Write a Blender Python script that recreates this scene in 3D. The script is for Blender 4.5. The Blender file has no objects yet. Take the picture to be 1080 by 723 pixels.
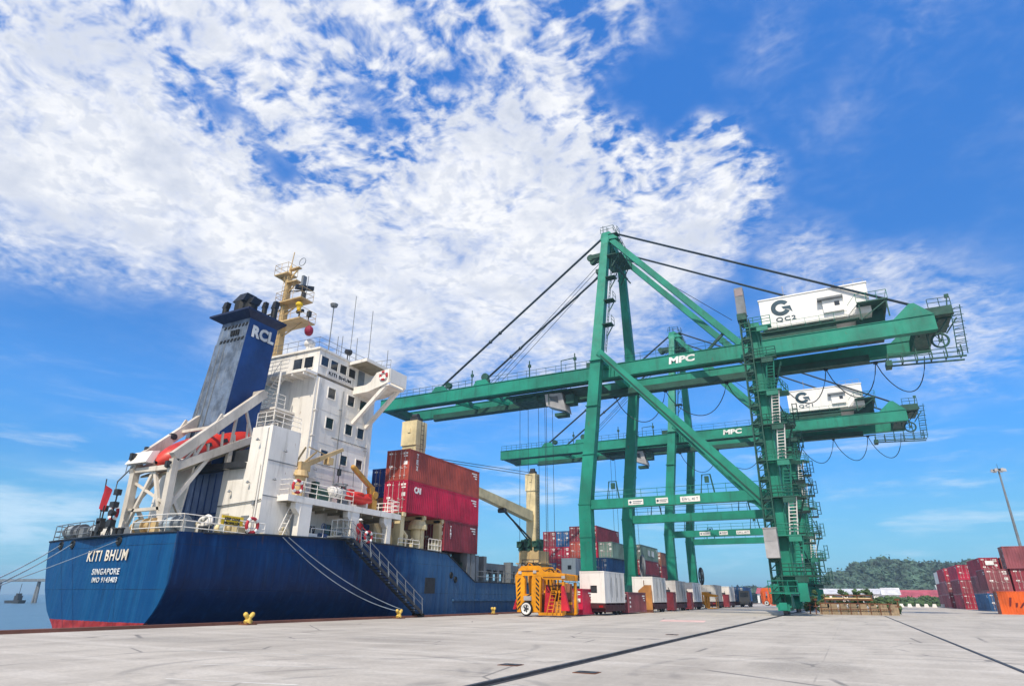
import bpy, math, random
from mathutils import Vector, Matrix
sc = bpy.context.scene
col = sc.collection
R = math.radians
random.seed(7)

# ------------------------------------------------------------------ camera, sky, sun, exposure
cam_d = bpy.data.cameras.new('camera'); cam = bpy.data.objects.new('camera', cam_d); col.objects.link(cam)
cam_d.sensor_width = 36.0; cam_d.lens = 36.0 * 652.0 / 1080.0
cam_d.clip_start = 0.1; cam_d.clip_end = 30000
yaw, pitch, roll = -0.470901463, 0.389613559, 0.007774586
fwd = Vector((math.sin(yaw) * math.cos(pitch), math.cos(yaw) * math.cos(pitch), math.sin(pitch)))
r0 = Vector((math.cos(yaw), -math.sin(yaw), 0)); u0 = r0.cross(fwd)
rt = r0 * math.cos(roll) + u0 * math.sin(roll); up = -r0 * math.sin(roll) + u0 * math.cos(roll)
cam.matrix_world = Matrix(((rt.x, up.x, -fwd.x, 0), (rt.y, up.y, -fwd.y, 0), (rt.z, up.z, -fwd.z, 1.5), (0, 0, 0, 1)))
sc.camera = cam

SUN_EL, SUN_AZ = R(50), R(9)                     # azimuth measured from -Y towards +X
sun_dir = Vector((math.cos(SUN_EL) * math.sin(SUN_AZ), -math.cos(SUN_EL) * math.cos(SUN_AZ), math.sin(SUN_EL)))
sun_d = bpy.data.lights.new('sun', 'SUN'); sun = bpy.data.objects.new('sun', sun_d); col.objects.link(sun)
sun_d.energy = 3.3; sun_d.angle = R(0.5); sun_d.color = (1.0, 0.9, 0.75)
sun.rotation_euler = (-sun_dir).to_track_quat('-Z', 'Y').to_euler()

sc.view_settings.view_transform = 'Standard'; sc.view_settings.look = 'None'
sc.view_settings.gamma = 1.0; sc.view_settings.exposure = 0.46
sc.view_settings.use_curve_mapping = False
sc.render.engine = 'CYCLES'
sc.cycles.max_bounces = 6; sc.cycles.diffuse_bounces = 3; sc.cycles.glossy_bounces = 3
sc.cycles.use_denoising = True
sc.cycles.transparent_max_bounces = 8

world = bpy.data.worlds.new('World'); sc.world = world; world.use_nodes = True
class NT:
    """small helper for node graphs"""
    def __init__(s, tree): s.t = tree; s.n = tree.nodes; s.l = tree.links
    def node(s, kind, **kw):
        nd = s.n.new(kind)
        for k, v in kw.items(): setattr(nd, k, v)
        return nd
    def put(s, sock, v):
        if hasattr(v, 'is_linked') or isinstance(v, bpy.types.NodeSocket): s.l.new(v, sock)
        else: sock.default_value = v
    def math(s, op, a, b=None, c=None, clamp=False):
        nd = s.node('ShaderNodeMath', operation=op, use_clamp=clamp)
        s.put(nd.inputs[0], a)
        if b is not None: s.put(nd.inputs[1], b)
        if c is not None: s.put(nd.inputs[2], c)
        return nd.outputs[0]
    def vmath(s, op, a, b=None):
        nd = s.node('ShaderNodeVectorMath', operation=op)
        s.put(nd.inputs[0], a)
        if b is not None: s.put(nd.inputs[1], b)
        return nd.outputs[1] if op in ('DISTANCE', 'DOT_PRODUCT', 'LENGTH') else nd.outputs[0]
    def ramp(s, v, a, b, lo=0.0, hi=1.0, smooth=True):
        nd = s.node('ShaderNodeMapRange'); nd.interpolation_type = 'SMOOTHSTEP' if smooth else 'LINEAR'
        s.put(nd.inputs[0], v); s.put(nd.inputs[1], a); s.put(nd.inputs[2], b); s.put(nd.inputs[3], lo); s.put(nd.inputs[4], hi)
        return nd.outputs[0]
    def noise(s, vec, scale, detail=4, rough=0.55, dist=0.0, lac=2.0):
        nd = s.node('ShaderNodeTexNoise'); s.put(nd.inputs['Vector'], vec)
        nd.inputs['Scale'].default_value = scale; nd.inputs['Detail'].default_value = detail
        nd.inputs['Roughness'].default_value = rough; nd.inputs['Distortion'].default_value = dist; nd.inputs['Lacunarity'].default_value = lac
        return nd.outputs[0]
    def mix(s, f, a, b, mode='MIX'):
        nd = s.node('ShaderNodeMix', data_type='RGBA', blend_type=mode)
        s.put(nd.inputs[0], f); s.put(nd.inputs[6], a); s.put(nd.inputs[7], b)
        return nd.outputs[2]
    def scale(s, vec, x, y, z):
        return s.vmath('MULTIPLY', vec, (x, y, z))

w = NT(world.node_tree)
bg = w.n['Background']
sky = w.node('ShaderNodeTexSky', sky_type='NISHITA'); sky.sun_disc = False
sky.sun_elevation = SUN_EL
sky.sun_rotation = math.atan2(sun_dir.x, sun_dir.y)
sky.altitude = 0; sky.air_density = 1.0; sky.dust_density = 0.25; sky.ozone_density = 2.0
hs = w.node('ShaderNodeHueSaturation'); hs.inputs['Saturation'].default_value = 1.28; hs.inputs['Value'].default_value = 1.0
w.l.new(sky.outputs[0], hs.inputs['Color'])
blue_air = w.mix(1.0, hs.outputs[0], (0.82, 1.17, 1.5, 1), 'MULTIPLY')   # humid, deep blue tropical air
dirv = w.node('ShaderNodeTexCoord').outputs['Generated']
dirn = w.vmath('NORMALIZE', dirv)
sep = w.node('ShaderNodeSeparateXYZ'); w.l.new(dirn, sep.inputs[0])
dz = w.math('MAXIMUM', sep.outputs[2], 0.0)
den = w.math('ADD', dz, 0.12)
tone = w.math('ADD', w.ramp(sep.outputs[2], 0.0, 0.3, 0.42, 0.9), w.ramp(sep.outputs[2], 0.3, 0.8, 0.0, 0.5))   # even out the bright band at the horizon
blue_air = w.vmath('MULTIPLY', blue_air, tone)
blue_air = w.mix(w.ramp(sep.outputs[2], 0.45, 0.12), blue_air, w.vmath('MULTIPLY', blue_air, (0.72, 1.0, 1.06)))
cmb = w.node('ShaderNodeCombineXYZ')
w.l.new(w.math('DIVIDE', sep.outputs[0], den), cmb.inputs[0]); w.l.new(w.math('DIVIDE', sep.outputs[1], den), cmb.inputs[1])
plane = cmb.outputs[0]                             # the cloud layer seen as a flat sheet overhead
CLOUDS = [(-0.771, 0.232, 0.594, 0.16, 0.9), (-0.744, 0.321, 0.585, 0.165, 1), (-0.81, 0.312, 0.497, 0.124, 1), (-0.772, 0.403, 0.492, 0.105, 1), (-0.615, 0.365, 0.698, 0.16, 0.8), (-0.703, 0.457, 0.545, 0.118, 0.9), (-0.712, 0.51, 0.483, 0.101, 1), (-0.585, 0.503, 0.637, 0.102, 0.75), (-0.645, 0.595, 0.479, 0.129, 1), (-0.557, 0.694, 0.456, 0.135, 0.92), (-0.464, 0.678, 0.57, 0.134, 1), (-0.471, 0.576, 0.668, 0.126, 0.62), (-0.429, 0.774, 0.465, 0.145, 0.85), (-0.382, 0.681, 0.625, 0.146, 0.9), (-0.314, 0.78, 0.542, 0.149, 1), (-0.328, 0.845, 0.423, 0.136, 0.72), (-0.295, 0.634, 0.715, 0.11, 0.75), (-0.401, 0.513, 0.759, 0.144, 0.65), (-0.273, 0.723, 0.634, 0.1, 0.75), (-0.235, 0.857, 0.459, 0.103, 0.7), (-0.175, 0.825, 0.537, 0.1, 0.85), (-0.103, 0.832, 0.546, 0.083, 0.9), (-0.054, 0.83, 0.555, 0.061, 0.75), (-0.095, 0.788, 0.608, 0.061, 0.8), (-0.171, 0.854, 0.492, 0.086, 0.8), (-0.182, 0.653, 0.735, 0.092, 0.35), (0.026, 0.708, 0.705, 0.054, 0.13), (0.114, 0.777, 0.619, 0.041, 0.1), (0.186, 0.72, 0.669, 0.073, 0.13), (-0.698, 0.61, 0.376, 0.085, 0.6), (-0.609, 0.701, 0.371, 0.082, 0.75), (-0.501, 0.781, 0.373, 0.092, 0.7), (0.111, 0.908, 0.403, 0.06, 0.52), (0.022, 0.897, 0.442, 0.07, 0.46), (0.175, 0.926, 0.334, 0.09, 0.46)]
HOLES = [(-0.68, 0.365, 0.636, 0.033, 0.7), (-0.669, 0.404, 0.624, 0.037, 0.7), (-0.654, 0.441, 0.614, 0.038, 0.6), (-0.642, 0.496, 0.584, 0.04, 0.7), (-0.632, 0.525, 0.57, 0.038, 0.6), (-0.747, 0.296, 0.596, 0.027, 0.35), (-0.804, 0.248, 0.541, 0.025, 0.3), (-0.763, 0.197, 0.615, 0.029, 0.5), (-0.532, 0.484, 0.695, 0.059, 0.35), (-0.501, 0.545, 0.672, 0.061, 0.4), (-0.508, 0.583, 0.634, 0.056, 0.5), (-0.355, 0.582, 0.732, 0.067, 0.55), (-0.415, 0.59, 0.693, 0.048, 0.3), (-0.176, 0.713, 0.679, 0.082, 0.4), (-0.239, 0.792, 0.562, 0.044, 0.2), (-0.127, 0.739, 0.662, 0.067, 0.3)]
warp = w.node('ShaderNodeTexNoise'); w.put(warp.inputs['Vector'], plane); warp.inputs['Scale'].default_value = 5.0; warp.inputs['Detail'].default_value = 3
wv = w.vmath('SUBTRACT', warp.outputs[1], (0.5, 0.5, 0.5))
dwarp = w.vmath('ADD', dirn, w.scale(wv, 0.07, 0.07, 0.07))
CLOUDS += [(-0.52, 0.6, 0.61, 0.09, .72), (-0.36, 0.56, 0.745, 0.12, .62), (-0.47, 0.45, 0.76, 0.14, .72), (-0.2, 0.76, 0.62, 0.08, .6), (-0.33, .47, .82, .12, .7), (-0.28, .86, .38, .08, .6)]
acc = None
for (x, y, z, r, wt) in CLOUDS:
    b = w.ramp(w.vmath('DISTANCE', dwarp, (x, y, z)), r * 1.6, r * 0.2, 0.0, wt)
    acc = b if acc is None else w.math('MAXIMUM', acc, b)
acc = w.math('MAXIMUM', acc, w.math('MULTIPLY', w.ramp(sep.outputs[1], 0.0, -0.35, 0.0, 0.85), w.ramp(sep.outputs[2], 0.0, 0.2)))   # unseen cloud added behind the camera to whiten and brighten fill light
for (x, y, z, r, wt) in HOLES:
    b = w.ramp(w.vmath('DISTANCE', dwarp, (x, y, z)), r * 1.7, r * 0.3, 0.0, wt * 0.46)
    acc = w.math('SUBTRACT', acc, b)
pl2 = w.vmath('ADD', plane, w.scale(wv, 0.1, 0.1, 0.1))
nb = w.noise(pl2, 2.6, 4, 0.5)
ns = w.noise(pl2, 25.0, 3, 0.5)
nf = w.noise(w.scale(pl2, 1.0, 1.4, 1.0), 58.0, 2, 0.55)
nm = w.noise(pl2, 7.5, 5, 0.55)
dens = w.math('ADD', acc, w.math('MULTIPLY', w.math('SUBTRACT', nb, 0.5), 0.7))
dens = w.math('ADD', dens, w.math('MULTIPLY', w.math('MULTIPLY', w.math('SUBTRACT', nm, 0.5), 0.8), w.ramp(acc, 0.02, 0.4, 0.3, 1.0)))
high = w.ramp(sep.outputs[2], 0.44, 0.62, 0.3, 1.0)
thick = w.ramp(acc, 1.0, 0.5, 0.5, 1.0)        # thin parts break up into small puffs
edge = w.ramp(acc, 0.05, 0.4, 0.1, 1.0)
puff = w.math('ADD', w.math('MULTIPLY', w.math('SUBTRACT', ns, 0.5), 3.0), w.math('MULTIPLY', w.math('SUBTRACT', nf, 0.5), 0.9))
dens = w.math('ADD', dens, w.math('MULTIPLY', puff, w.math('MULTIPLY', edge, w.math('MULTIPLY', thick, high))))
cov = w.ramp(dens, -0.08, 1.08, 0.0, 0.97)
# low streaks and haze bands near the horizon
low = w.scale(dirn, 4.0, 4.0, 26.0)
nl = w.noise(low, 1.3, 5, 0.6, 0.3)
band = w.math('MULTIPLY', w.ramp(sep.outputs[2], 0.0, 0.05), w.ramp(sep.outputs[2], 0.34, 0.12))
lowc = w.math('MULTIPLY', w.ramp(nl, 0.49, 0.78, 0.0, 0.75), band)
haze = w.ramp(sep.outputs[2], 0.17, 0.0, 0.0, 0.62, smooth=False)
sea_cloud = w.math('MULTIPLY', w.ramp(w.vmath('DISTANCE', w.scale(dirn, 1, 1, 2.4), (-0.9, 0.43, 0.16)), 0.26, 0.06, 0.0, 0.75), w.ramp(nl, 0.38, 0.62))
cov2 = w.math('MAXIMUM', w.math('MAXIMUM', cov, lowc), sea_cloud)
shade = w.math('MULTIPLY', w.ramp(w.noise(w.vmath('ADD', pl2, (3.3, 1.7, 0)), 5.0, 6, 0.6), 0.4, 0.66), w.ramp(dens, 0.6, 1.3, 0.5, 1.0))
shade = w.math('MAXIMUM', shade, w.math('MULTIPLY', w.ramp(w.noise(w.vmath('ADD', pl2, (0.02, 0.03, 0)), 25.0, 3, 0.55), 0.58, 0.36), 0.6))
white = w.mix(shade, (7.4, 7.45, 7.6, 1), (4.7, 5.1, 6.0, 1))
white = w.mix(w.ramp(sep.outputs[2], 0.26, 0.03), white, (4.9, 6.75, 8.3, 1))
final = w.mix(cov2, w.mix(haze, blue_air, (2.3, 5.9, 8.7, 1)), white)
w.l.new(final, bg.inputs[0]); bg.inputs[1].default_value = 0.1
world.cycles.sampling_method = 'MANUAL'; world.cycles.sample_map_resolution = 512

# ------------------------------------------------------------------ materials
def lin(h):
    h = h.lstrip('#'); o = []
    for i in (0, 2, 4):
        c = int(h[i:i + 2], 16) / 255
        o.append(c / 12.92 if c <= 0.04045 else ((c + 0.055) / 1.055) ** 2.4)
    return tuple(o) + (1.0,)
MATS = {}
def mat(name, color, rough=0.55, metal=0.0, dirt=None, amount=0.35, scale=1.2, streak=False, spec=0.4, bump=0.0, vary=0.18, rust=None, rust_amt=0.0, coat=0.0):
    """painted surface with worn, uneven colour; dirt runs downwards when streak is set"""
    if name in MATS: return MATS[name]
    m = bpy.data.materials.new(name); m.use_nodes = True; MATS[name] = m
    n = NT(m.node_tree); b = n.n['Principled BSDF']
    b.inputs['Roughness'].default_value = rough; b.inputs['Metallic'].default_value = metal
    b.inputs['Specular IOR Level'].default_value = spec
    if coat: b.inputs['Coat Weight'].default_value = coat
    c = color if not isinstance(color, str) else lin(color)
    geo = n.node('ShaderNodeNewGeometry').outputs['Position']
    v1 = n.noise(geo, scale * 0.35, 4, 0.6)
    dark = tuple(x * (1 - vary * 1.6) for x in c[:3]) + (1,); light = tuple(min(1, x * (1 + vary)) for x in c[:3]) + (1,)
    base = n.mix(n.ramp(v1, 0.3, 0.7), dark, light)
    if dirt:
        dc = lin(dirt)
        vec = n.scale(geo, 2.2, 2.2, 0.22) if streak else geo
        v2 = n.noise(vec, scale, 6, 0.65)
        base = n.mix(n.ramp(v2, 0.5, 0.78, 0.0, amount), base, dc)
    if rust:
        v3 = n.noise(n.scale(geo, 1.5, 1.5, 0.6), scale * 1.7, 7, 0.7)
        base = n.mix(n.ramp(v3, 0.62 - rust_amt * 0.2, 0.72, 0.0, 0.85), base, lin(rust))
    n.l.new(base, b.inputs['Base Color'])
    rv = n.ramp(n.noise(geo, scale * 2, 3, 0.6), 0.3, 0.7, max(0.05, rough - 0.12), min(1, rough + 0.12))
    n.l.new(rv, b.inputs['Roughness'])
    if bump:
        bp = n.node('ShaderNodeBump'); bp.inputs['Strength'].default_value = bump; bp.inputs['Distance'].default_value = 0.05
        n.l.new(n.noise(geo, scale * 3, 5, 0.6), bp.inputs['Height']); n.l.new(bp.outputs[0], b.inputs['Normal'])
    return m
crane_green = mat('crane_green', (0.005, 0.215, 0.145, 1), 0.55, dirt='#12382e', amount=0.6, scale=0.7, streak=True, rust='#5a4a34', rust_amt=-0.08, bump=0.12)
crane_dark = mat('crane_dark_steel', (0.012, 0.075, 0.055, 1), 0.6, dirt='#1a1a16', amount=0.5)
rope_steel = mat('wire_rope', '#2b3a44', 0.5, 0.3)
rail_green = mat('railing_green', (0.02, 0.19, 0.13, 1), 0.5)
house_white = mat('house_white', (0.8, 0.76, 0.695, 1), 0.55, dirt='#8d8678', amount=0.55, scale=0.9, streak=True, vary=0.06, rust='#8a5a38', rust_amt=-0.24)
plain_white = mat('machine_house_white', (0.82, 0.8, 0.77, 1), 0.45, dirt='#b5b3ad', amount=0.3, streak=True, vary=0.03)
reefer_white = mat('reefer_white', (0.74, 0.715, 0.68, 1), 0.5, dirt='#8b8782', amount=0.5, streak=True, vary=0.05, rust='#7a5a44', rust_amt=-0.4)
logo_ink = mat('logo_ink', '#274656', 0.5)
white_ink = mat('white_ink', (0.8, 0.8, 0.78, 1), 0.5, dirt='#9a9c98', amount=0.4)
black_paint = mat('black_paint', '#15171a', 0.5)
dark_grey = mat('dark_grey', '#2e3136', 0.55)
mid_grey = mat('mid_grey', '#767b80', 0.5, dirt='#4a4a48', amount=0.4)
lift_grey = mat('lift_grey', '#a9a7a8', 0.45, dirt='#6d6460', amount=0.4)
tan_paint = mat('tan_paint', '#c4a878', 0.5, dirt='#7b5a34', amount=0.45, streak=True, rust='#6b4224', rust_amt=-0.05)
cream_paint = mat('cream_paint', '#d8c79c', 0.5, dirt='#8a7a5c', amount=0.4, streak=True, rust='#7a5230', rust_amt=-0.2)
bollard_yellow = mat('bollard_yellow', (0.74, 0.5, 0.1, 1), 0.6, dirt='#8a6a3a', amount=0.5, rust='#6a3c22', rust_amt=0.0, scale=3)
yellow_paint = mat('yellow_paint', (0.72, 0.29, 0.006, 1), 0.45, dirt='#5a3d14', amount=0.45, rust='#4a3018', rust_amt=-0.1)
sign_yellow = mat('sign_yellow', (0.75, 0.5, 0.02, 1), 0.5)
orange_boat = mat('lifeboat_orange', (0.52, 0.03, 0.016, 1), 0.45, dirt='#6c1d18', amount=0.6)
ramp_cream = mat('ramp_cream', (0.6, 0.54, 0.46, 1), 0.5, dirt='#7d6a52', amount=0.5, streak=True, rust='#8a5a38', rust_amt=-0.15)
yoke = mat('pane_grey', '#2c3238', 0.1, spec=0.8)
red_sheet = mat('red_sheet', (0.5, 0.012, 0.03, 1), 0.6)
rust_steel = mat('rusty_steel', '#6e432c', 0.8, dirt='#35231a', amount=0.6, scale=3)
glass_dark = mat('window_glass', '#262c33', 0.08, spec=0.8, vary=0.05)
rubber = mat('rubber', '#101010', 0.8)
rope_fibre = mat('rope_fibre', '#93a0a8', 0.9)
concrete_block = mat('concrete_block', '#94826a', 0.9, dirt='#4a3c2e', amount=0.7, scale=1.6, bump=0.3, streak=True, rust='#6a4630', rust_amt=0.1)
deck_brown = mat('deck_underside', '#8d8672', 0.7, dirt='#4c3c28', amount=0.6)
deck_green = mat('deck_green', '#2f4a40', 0.7)
skin = mat('skin', '#7a4f38', 0.6)
boilersuit = mat('boilersuit_red', '#7c1420', 0.85)
helmet_white = mat('helmet_white', '#e8e6e0', 0.35)
groove = mat('rail_groove', '#3b3c40', 0.85, dirt='#25241f', amount=0.6, scale=3)
reefer_grey = mat('reefer_grey', (0.5, 0.49, 0.47, 1), 0.55, dirt='#6f6860', amount=0.6, streak=True)
steel_rail = mat('steel_rail', '#4a4b50', 0.45, 0.4, dirt='#1b1a1a', amount=0.5)
edge_rust = mat('quay_edge_steel', '#7c5244', 0.85, dirt='#3c2a24', amount=0.6, scale=1.0)
leaf_green = mat('leaf_green', (0.06, 0.11, 0.035, 1), 0.7, vary=0.35, scale=2)
forest_green = mat('forest_green', (0.062, 0.11, 0.075, 1), 0.75, vary=0.55, scale=0.35, dirt='#1c2f22', amount=0.6)
trunk_brown = mat('trunk_brown', '#4a3a2c', 0.9)

def hull_material():
    m = bpy.data.materials.new('hull_paint'); m.use_nodes = True
    n = NT(m.node_tree); b = n.n['Principled BSDF']
    geo = n.node('ShaderNodeNewGeometry').outputs['Position']
    s3 = n.node('ShaderNodeSeparateXYZ'); n.l.new(geo, s3.inputs[0])
    blue = n.mix(n.ramp(n.noise(geo, 0.35, 5, 0.6), 0.3, 0.7), (0.0004, 0.0155, 0.068, 1), (0.0008, 0.025, 0.105, 1))  # navy darkened to carry the shade of the starboard side
    # sunlit tone painted into the chalky transom; faded straight side by the cut-down bulwark
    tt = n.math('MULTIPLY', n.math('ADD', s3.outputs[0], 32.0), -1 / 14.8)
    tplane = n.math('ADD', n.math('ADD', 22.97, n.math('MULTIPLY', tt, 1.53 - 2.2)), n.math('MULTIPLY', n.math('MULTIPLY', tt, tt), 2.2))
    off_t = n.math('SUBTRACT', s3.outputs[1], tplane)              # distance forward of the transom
    fade_and_sun = n.math('MAXIMUM', n.ramp(off_t, 0.12, 0.05), n.ramp(n.math('ADD', s3.outputs[1], n.math('MULTIPLY', n.noise(geo, 0.5, 4, 0.6), 7.0)), 45.5, 50.0))
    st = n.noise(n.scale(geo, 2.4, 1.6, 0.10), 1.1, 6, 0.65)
    chalk_and_sun = n.mix(n.ramp(st, 0.4, 0.68), (0.0008, 0.06, 0.19, 1), (0.003, 0.088, 0.225, 1))
    blue = n.mix(n.math('MULTIPLY', fade_and_sun, 0.9), blue, chalk_and_sun)
    fore = n.ramp(n.math('ADD', s3.outputs[1], n.math('MULTIPLY', n.noise(geo, 0.5, 4, 0.6), 9.0)), 46.5, 53.0, 0.0, 0.85)
    blue = n.mix(fore, blue, n.mix(n.ramp(st, 0.4, 0.68), (0.035, 0.11, 0.24, 1), (0.085, 0.16, 0.26, 1)))
    blue = n.mix(n.ramp(st, 0.5, 0.74, 0.0, 0.42), blue, lin('#184a80'))
    st2 = n.noise(n.scale(geo, 1.8, 1.3, 0.12), 1.7, 6, 0.7)
    blue = n.mix(n.ramp(st2, 0.54, 0.78, 0.0, 0.62), blue, lin('#0c1a24'))
    st4 = n.noise(n.scale(geo, 2.6, 2.0, 0.07), 2.6, 5, 0.7)
    blue = n.mix(n.math('MULTIPLY', n.ramp(st4, 0.55, 0.75, 0.0, 0.5), fade_and_sun), blue, lin('#2c5f8e'))
    st3 = n.noise(n.scale(geo, 1.6, 1.2, 0.35), 2.3, 7, 0.72)
    blue = n.mix(n.ramp(st3, 0.66, 0.75, 0.0, 0.55), blue, lin('#3a3028'))
    red = n.mix(n.ramp(n.noise(geo, 1.5, 5, 0.6), 0.3, 0.7), lin('#7a1f22'), lin('#a8383a'))
    red = n.mix(n.ramp(st2, 0.5, 0.75, 0.0, 0.5), red, lin('#3a2422'))
    k = n.math('GREATER_THAN', s3.outputs[2], n.math('ADD', n.ramp(off_t, 0.1, 1.0, 0.1, -0.7), n.math('MULTIPLY', n.math('SUBTRACT', st3, 0.5), 0.12)))
    run0 = n.math('ADD', s3.outputs[1], n.math('MULTIPLY', s3.outputs[0], n.ramp(off_t, 0.12, 0.05)))
    seam_c = n.math('MAXIMUM', n.ramp(n.math('PINGPONG', n.math('ADD', s3.outputs[2], 0.55), 1.15), 0.03, 0.008), n.ramp(n.math('PINGPONG', n.math('ADD', run0, 0.9), 3.1), 0.03, 0.008))
    blue = n.mix(n.math('MULTIPLY', seam_c, n.ramp(n.noise(geo, 0.8, 3, 0.6), 0.3, 0.7, 0.15, 0.6)), blue, lin('#0a1626'))
    scuff = n.noise(n.scale(geo, 1.0, 0.35, 3.0), 1.6, 6, 0.7)            # fender and tug scrapes
    blue = n.mix(n.math('MULTIPLY', n.ramp(scuff, 0.62, 0.72, 0.0, 0.5), n.ramp(s3.outputs[2], 3.6, 1.8)), blue, lin('#33557a'))
    weep = n.noise(n.scale(geo, 3.4, 2.8, 0.12), 1.9, 4, 0.6)             # rust weeping from the deck edge
    blue = n.mix(n.math('MULTIPLY', n.ramp(weep, 0.6, 0.7, 0.0, 0.6), n.ramp(s3.outputs[2], 2.6, 5.2)), blue, lin('#4f3a2c'))
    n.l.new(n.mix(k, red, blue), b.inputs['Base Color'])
    b.inputs['Roughness'].default_value = 0.5; b.inputs['Specular IOR Level'].default_value = 0.2
    run = n.math('ADD', s3.outputs[1], n.math('MULTIPLY', s3.outputs[0], n.ramp(off_t, 0.12, 0.05)))
    frame = n.math('PINGPONG', run, 0.36)                                 # plating hollowed between the frames
    seam_h = n.ramp(n.math('PINGPONG', n.math('ADD', s3.outputs[2], 0.55), 1.15), 0.02, 0.0)
    seam_v = n.ramp(n.math('PINGPONG', n.math('ADD', run, 0.9), 3.1), 0.02, 0.0)
    ht = n.math('ADD', n.math('MULTIPLY', n.math('MULTIPLY', frame, frame), 2.2), n.math('MULTIPLY', n.noise(geo, 0.9, 3, 0.5), 0.9))
    ht = n.math('ADD', ht, n.math('MULTIPLY', n.math('MAXIMUM', seam_h, seam_v), 0.35))
    bp = n.node('ShaderNodeBump'); bp.inputs['Strength'].default_value = 0.45; bp.inputs['Distance'].default_value = 0.12
    n.l.new(ht, bp.inputs['Height']); n.l.new(bp.outputs[0], b.inputs['Normal'])
    return m
hull_mat = hull_material()
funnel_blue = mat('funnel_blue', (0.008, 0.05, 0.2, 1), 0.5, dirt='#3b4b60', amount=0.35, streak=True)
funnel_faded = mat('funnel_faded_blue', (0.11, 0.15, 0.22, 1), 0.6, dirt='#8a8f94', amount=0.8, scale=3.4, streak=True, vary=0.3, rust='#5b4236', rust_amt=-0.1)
wall_blue = mat('casing_blue', (0.1, 0.155, 0.32, 1), 0.5, dirt='#2a3038', amount=0.5, streak=True)

def concrete_ground():
    m = bpy.data.materials.new('quay_concrete'); m.use_nodes = True
    n = NT(m.node_tree); b = n.n['Principled BSDF']
    geo = n.node('ShaderNodeNewGeometry').outputs['Position']
    a = n.noise(geo, 0.07, 5, 0.6)
    base = n.mix(n.ramp(a, 0.3, 0.7), (0.425, 0.385, 0.33, 1), (0.545, 0.498, 0.428, 1))
    lon = n.noise(n.scale(geo, 0.9, 0.16, 1), 0.7, 6, 0.65)           # wear along the traffic lanes
    base = n.mix(n.ramp(lon, 0.4, 0.68, 0.0, 0.58), base, (0.3, 0.27, 0.232, 1))
    wide = n.noise(n.scale(geo, 0.14, 0.9, 1), 0.9, 6, 0.65)
    base = n.mix(n.ramp(wide, 0.46, 0.68, 0.0, 0.65), base, (0.62, 0.575, 0.505, 1))
    spot = n.noise(geo, 0.9, 6, 0.7)
    base = n.mix(n.ramp(spot, 0.57, 0.72, 0.0, 0.55), base, (0.22, 0.2, 0.175, 1))
    fine = n.noise(geo, 9.0, 5, 0.7)
    base = n.mix(n.ramp(fine, 0.35, 0.65, 0.0, 0.36), base, (0.3, 0.275, 0.24, 1))
    vor = n.node('ShaderNodeTexVoronoi', feature='DISTANCE_TO_EDGE'); vor.inputs['Scale'].default_value = 0.22
    n.put(vor.inputs['Vector'], n.vmath('ADD', geo, n.scale(n.vmath('SUBTRACT', n.node('ShaderNodeTexNoise').outputs[1], (0.5, 0.5, 0.5)), 2, 2, 0)))
    crack = n.ramp(vor.outputs[0], 0.014, 0.003, 0.0, 0.75)
    base = n.mix(n.math('MULTIPLY', crack, n.ramp(n.noise(geo, 0.25, 2, 0.5), 0.5, 0.6)), base, (0.14, 0.135, 0.13, 1))
    for (px_, py_, rx_, ry_, tone_) in ((-15.5, 21.0, 2.6, 1.7, 0.2), (-1.2, 18.2, 1.5, 2.4, 0.17), (-11.0, 33.0, 3.5, 3.0, 0.22), (6.5, 27.0, 2.2, 3.0, 0.2), (-22.0, 16.5, 3.0, 1.6, 0.21)):   # patched and oily areas
        dd = n.vmath('LENGTH', n.scale(n.vmath('SUBTRACT', geo, (px_, py_, 0)), 1 / rx_, 1 / ry_, 0))
        kk = n.math('MULTIPLY', n.ramp(n.math('ADD', dd, n.math('MULTIPLY', n.math('SUBTRACT', spot, 0.5), 1.3)), 1.1, 0.5, 0.0, 0.4), n.ramp(fine, 0.3, 0.6, 0.5, 1.0))
        base = n.mix(kk, base, (tone_, tone_ * 0.94, tone_ * 0.85, 1))
    # slab joints
    s3 = n.node('ShaderNodeSeparateXYZ'); n.l.new(geo, s3.inputs[0])
    for ax, per in ((0, 7.2), (1, 7.2)):
        f = n.math('PINGPONG', n.math('ADD', s3.outputs[ax], 0.9), per / 2)
        j = n.math('MULTIPLY', n.ramp(f, 0.03, 0.012, 0.0, 0.45), n.ramp(n.noise(geo, 0.3, 3, 0.6), 0.4, 0.65))
        base = n.mix(j, base, (0.2, 0.19, 0.18, 1))
    # rubber left by turning trucks
    for (cx, cy, rad) in ((-7.6, 9.4, 2.6), (-8.0, 9.6, 3.5), (-10.4, 11.6, 3.0), (-10.9, 11.9, 3.8), (2.5, 16.0, 6.2), (3.0, 16.2, 7.6), (-14.0, 18.5, 5.0)):
        d = n.vmath('DISTANCE', n.scale(geo, 1, 1, 0), (cx, cy, 0))
        f = n.math('ABSOLUTE', n.math('SUBTRACT', d, rad))
        k = n.math('MULTIPLY', n.ramp(f, 0.2, 0.03, 0.0, 0.36), n.ramp(n.noise(geo, 0.6, 4, 0.6), 0.42, 0.6))
        base = n.mix(k, base, (0.16, 0.155, 0.15, 1))
    n.l.new(base, b.inputs['Base Color'])
    b.inputs['Roughness'].default_value = 0.85; b.inputs['Specular IOR Level'].default_value = 0.25
    bp = n.node('ShaderNodeBump'); bp.inputs['Strength'].default_value = 0.25; bp.inputs['Distance'].default_value = 0.03
    n.l.new(fine, bp.inputs['Height']); n.l.new(bp.outputs[0], b.inputs['Normal'])
    return m
quay_mat = concrete_ground()
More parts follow.
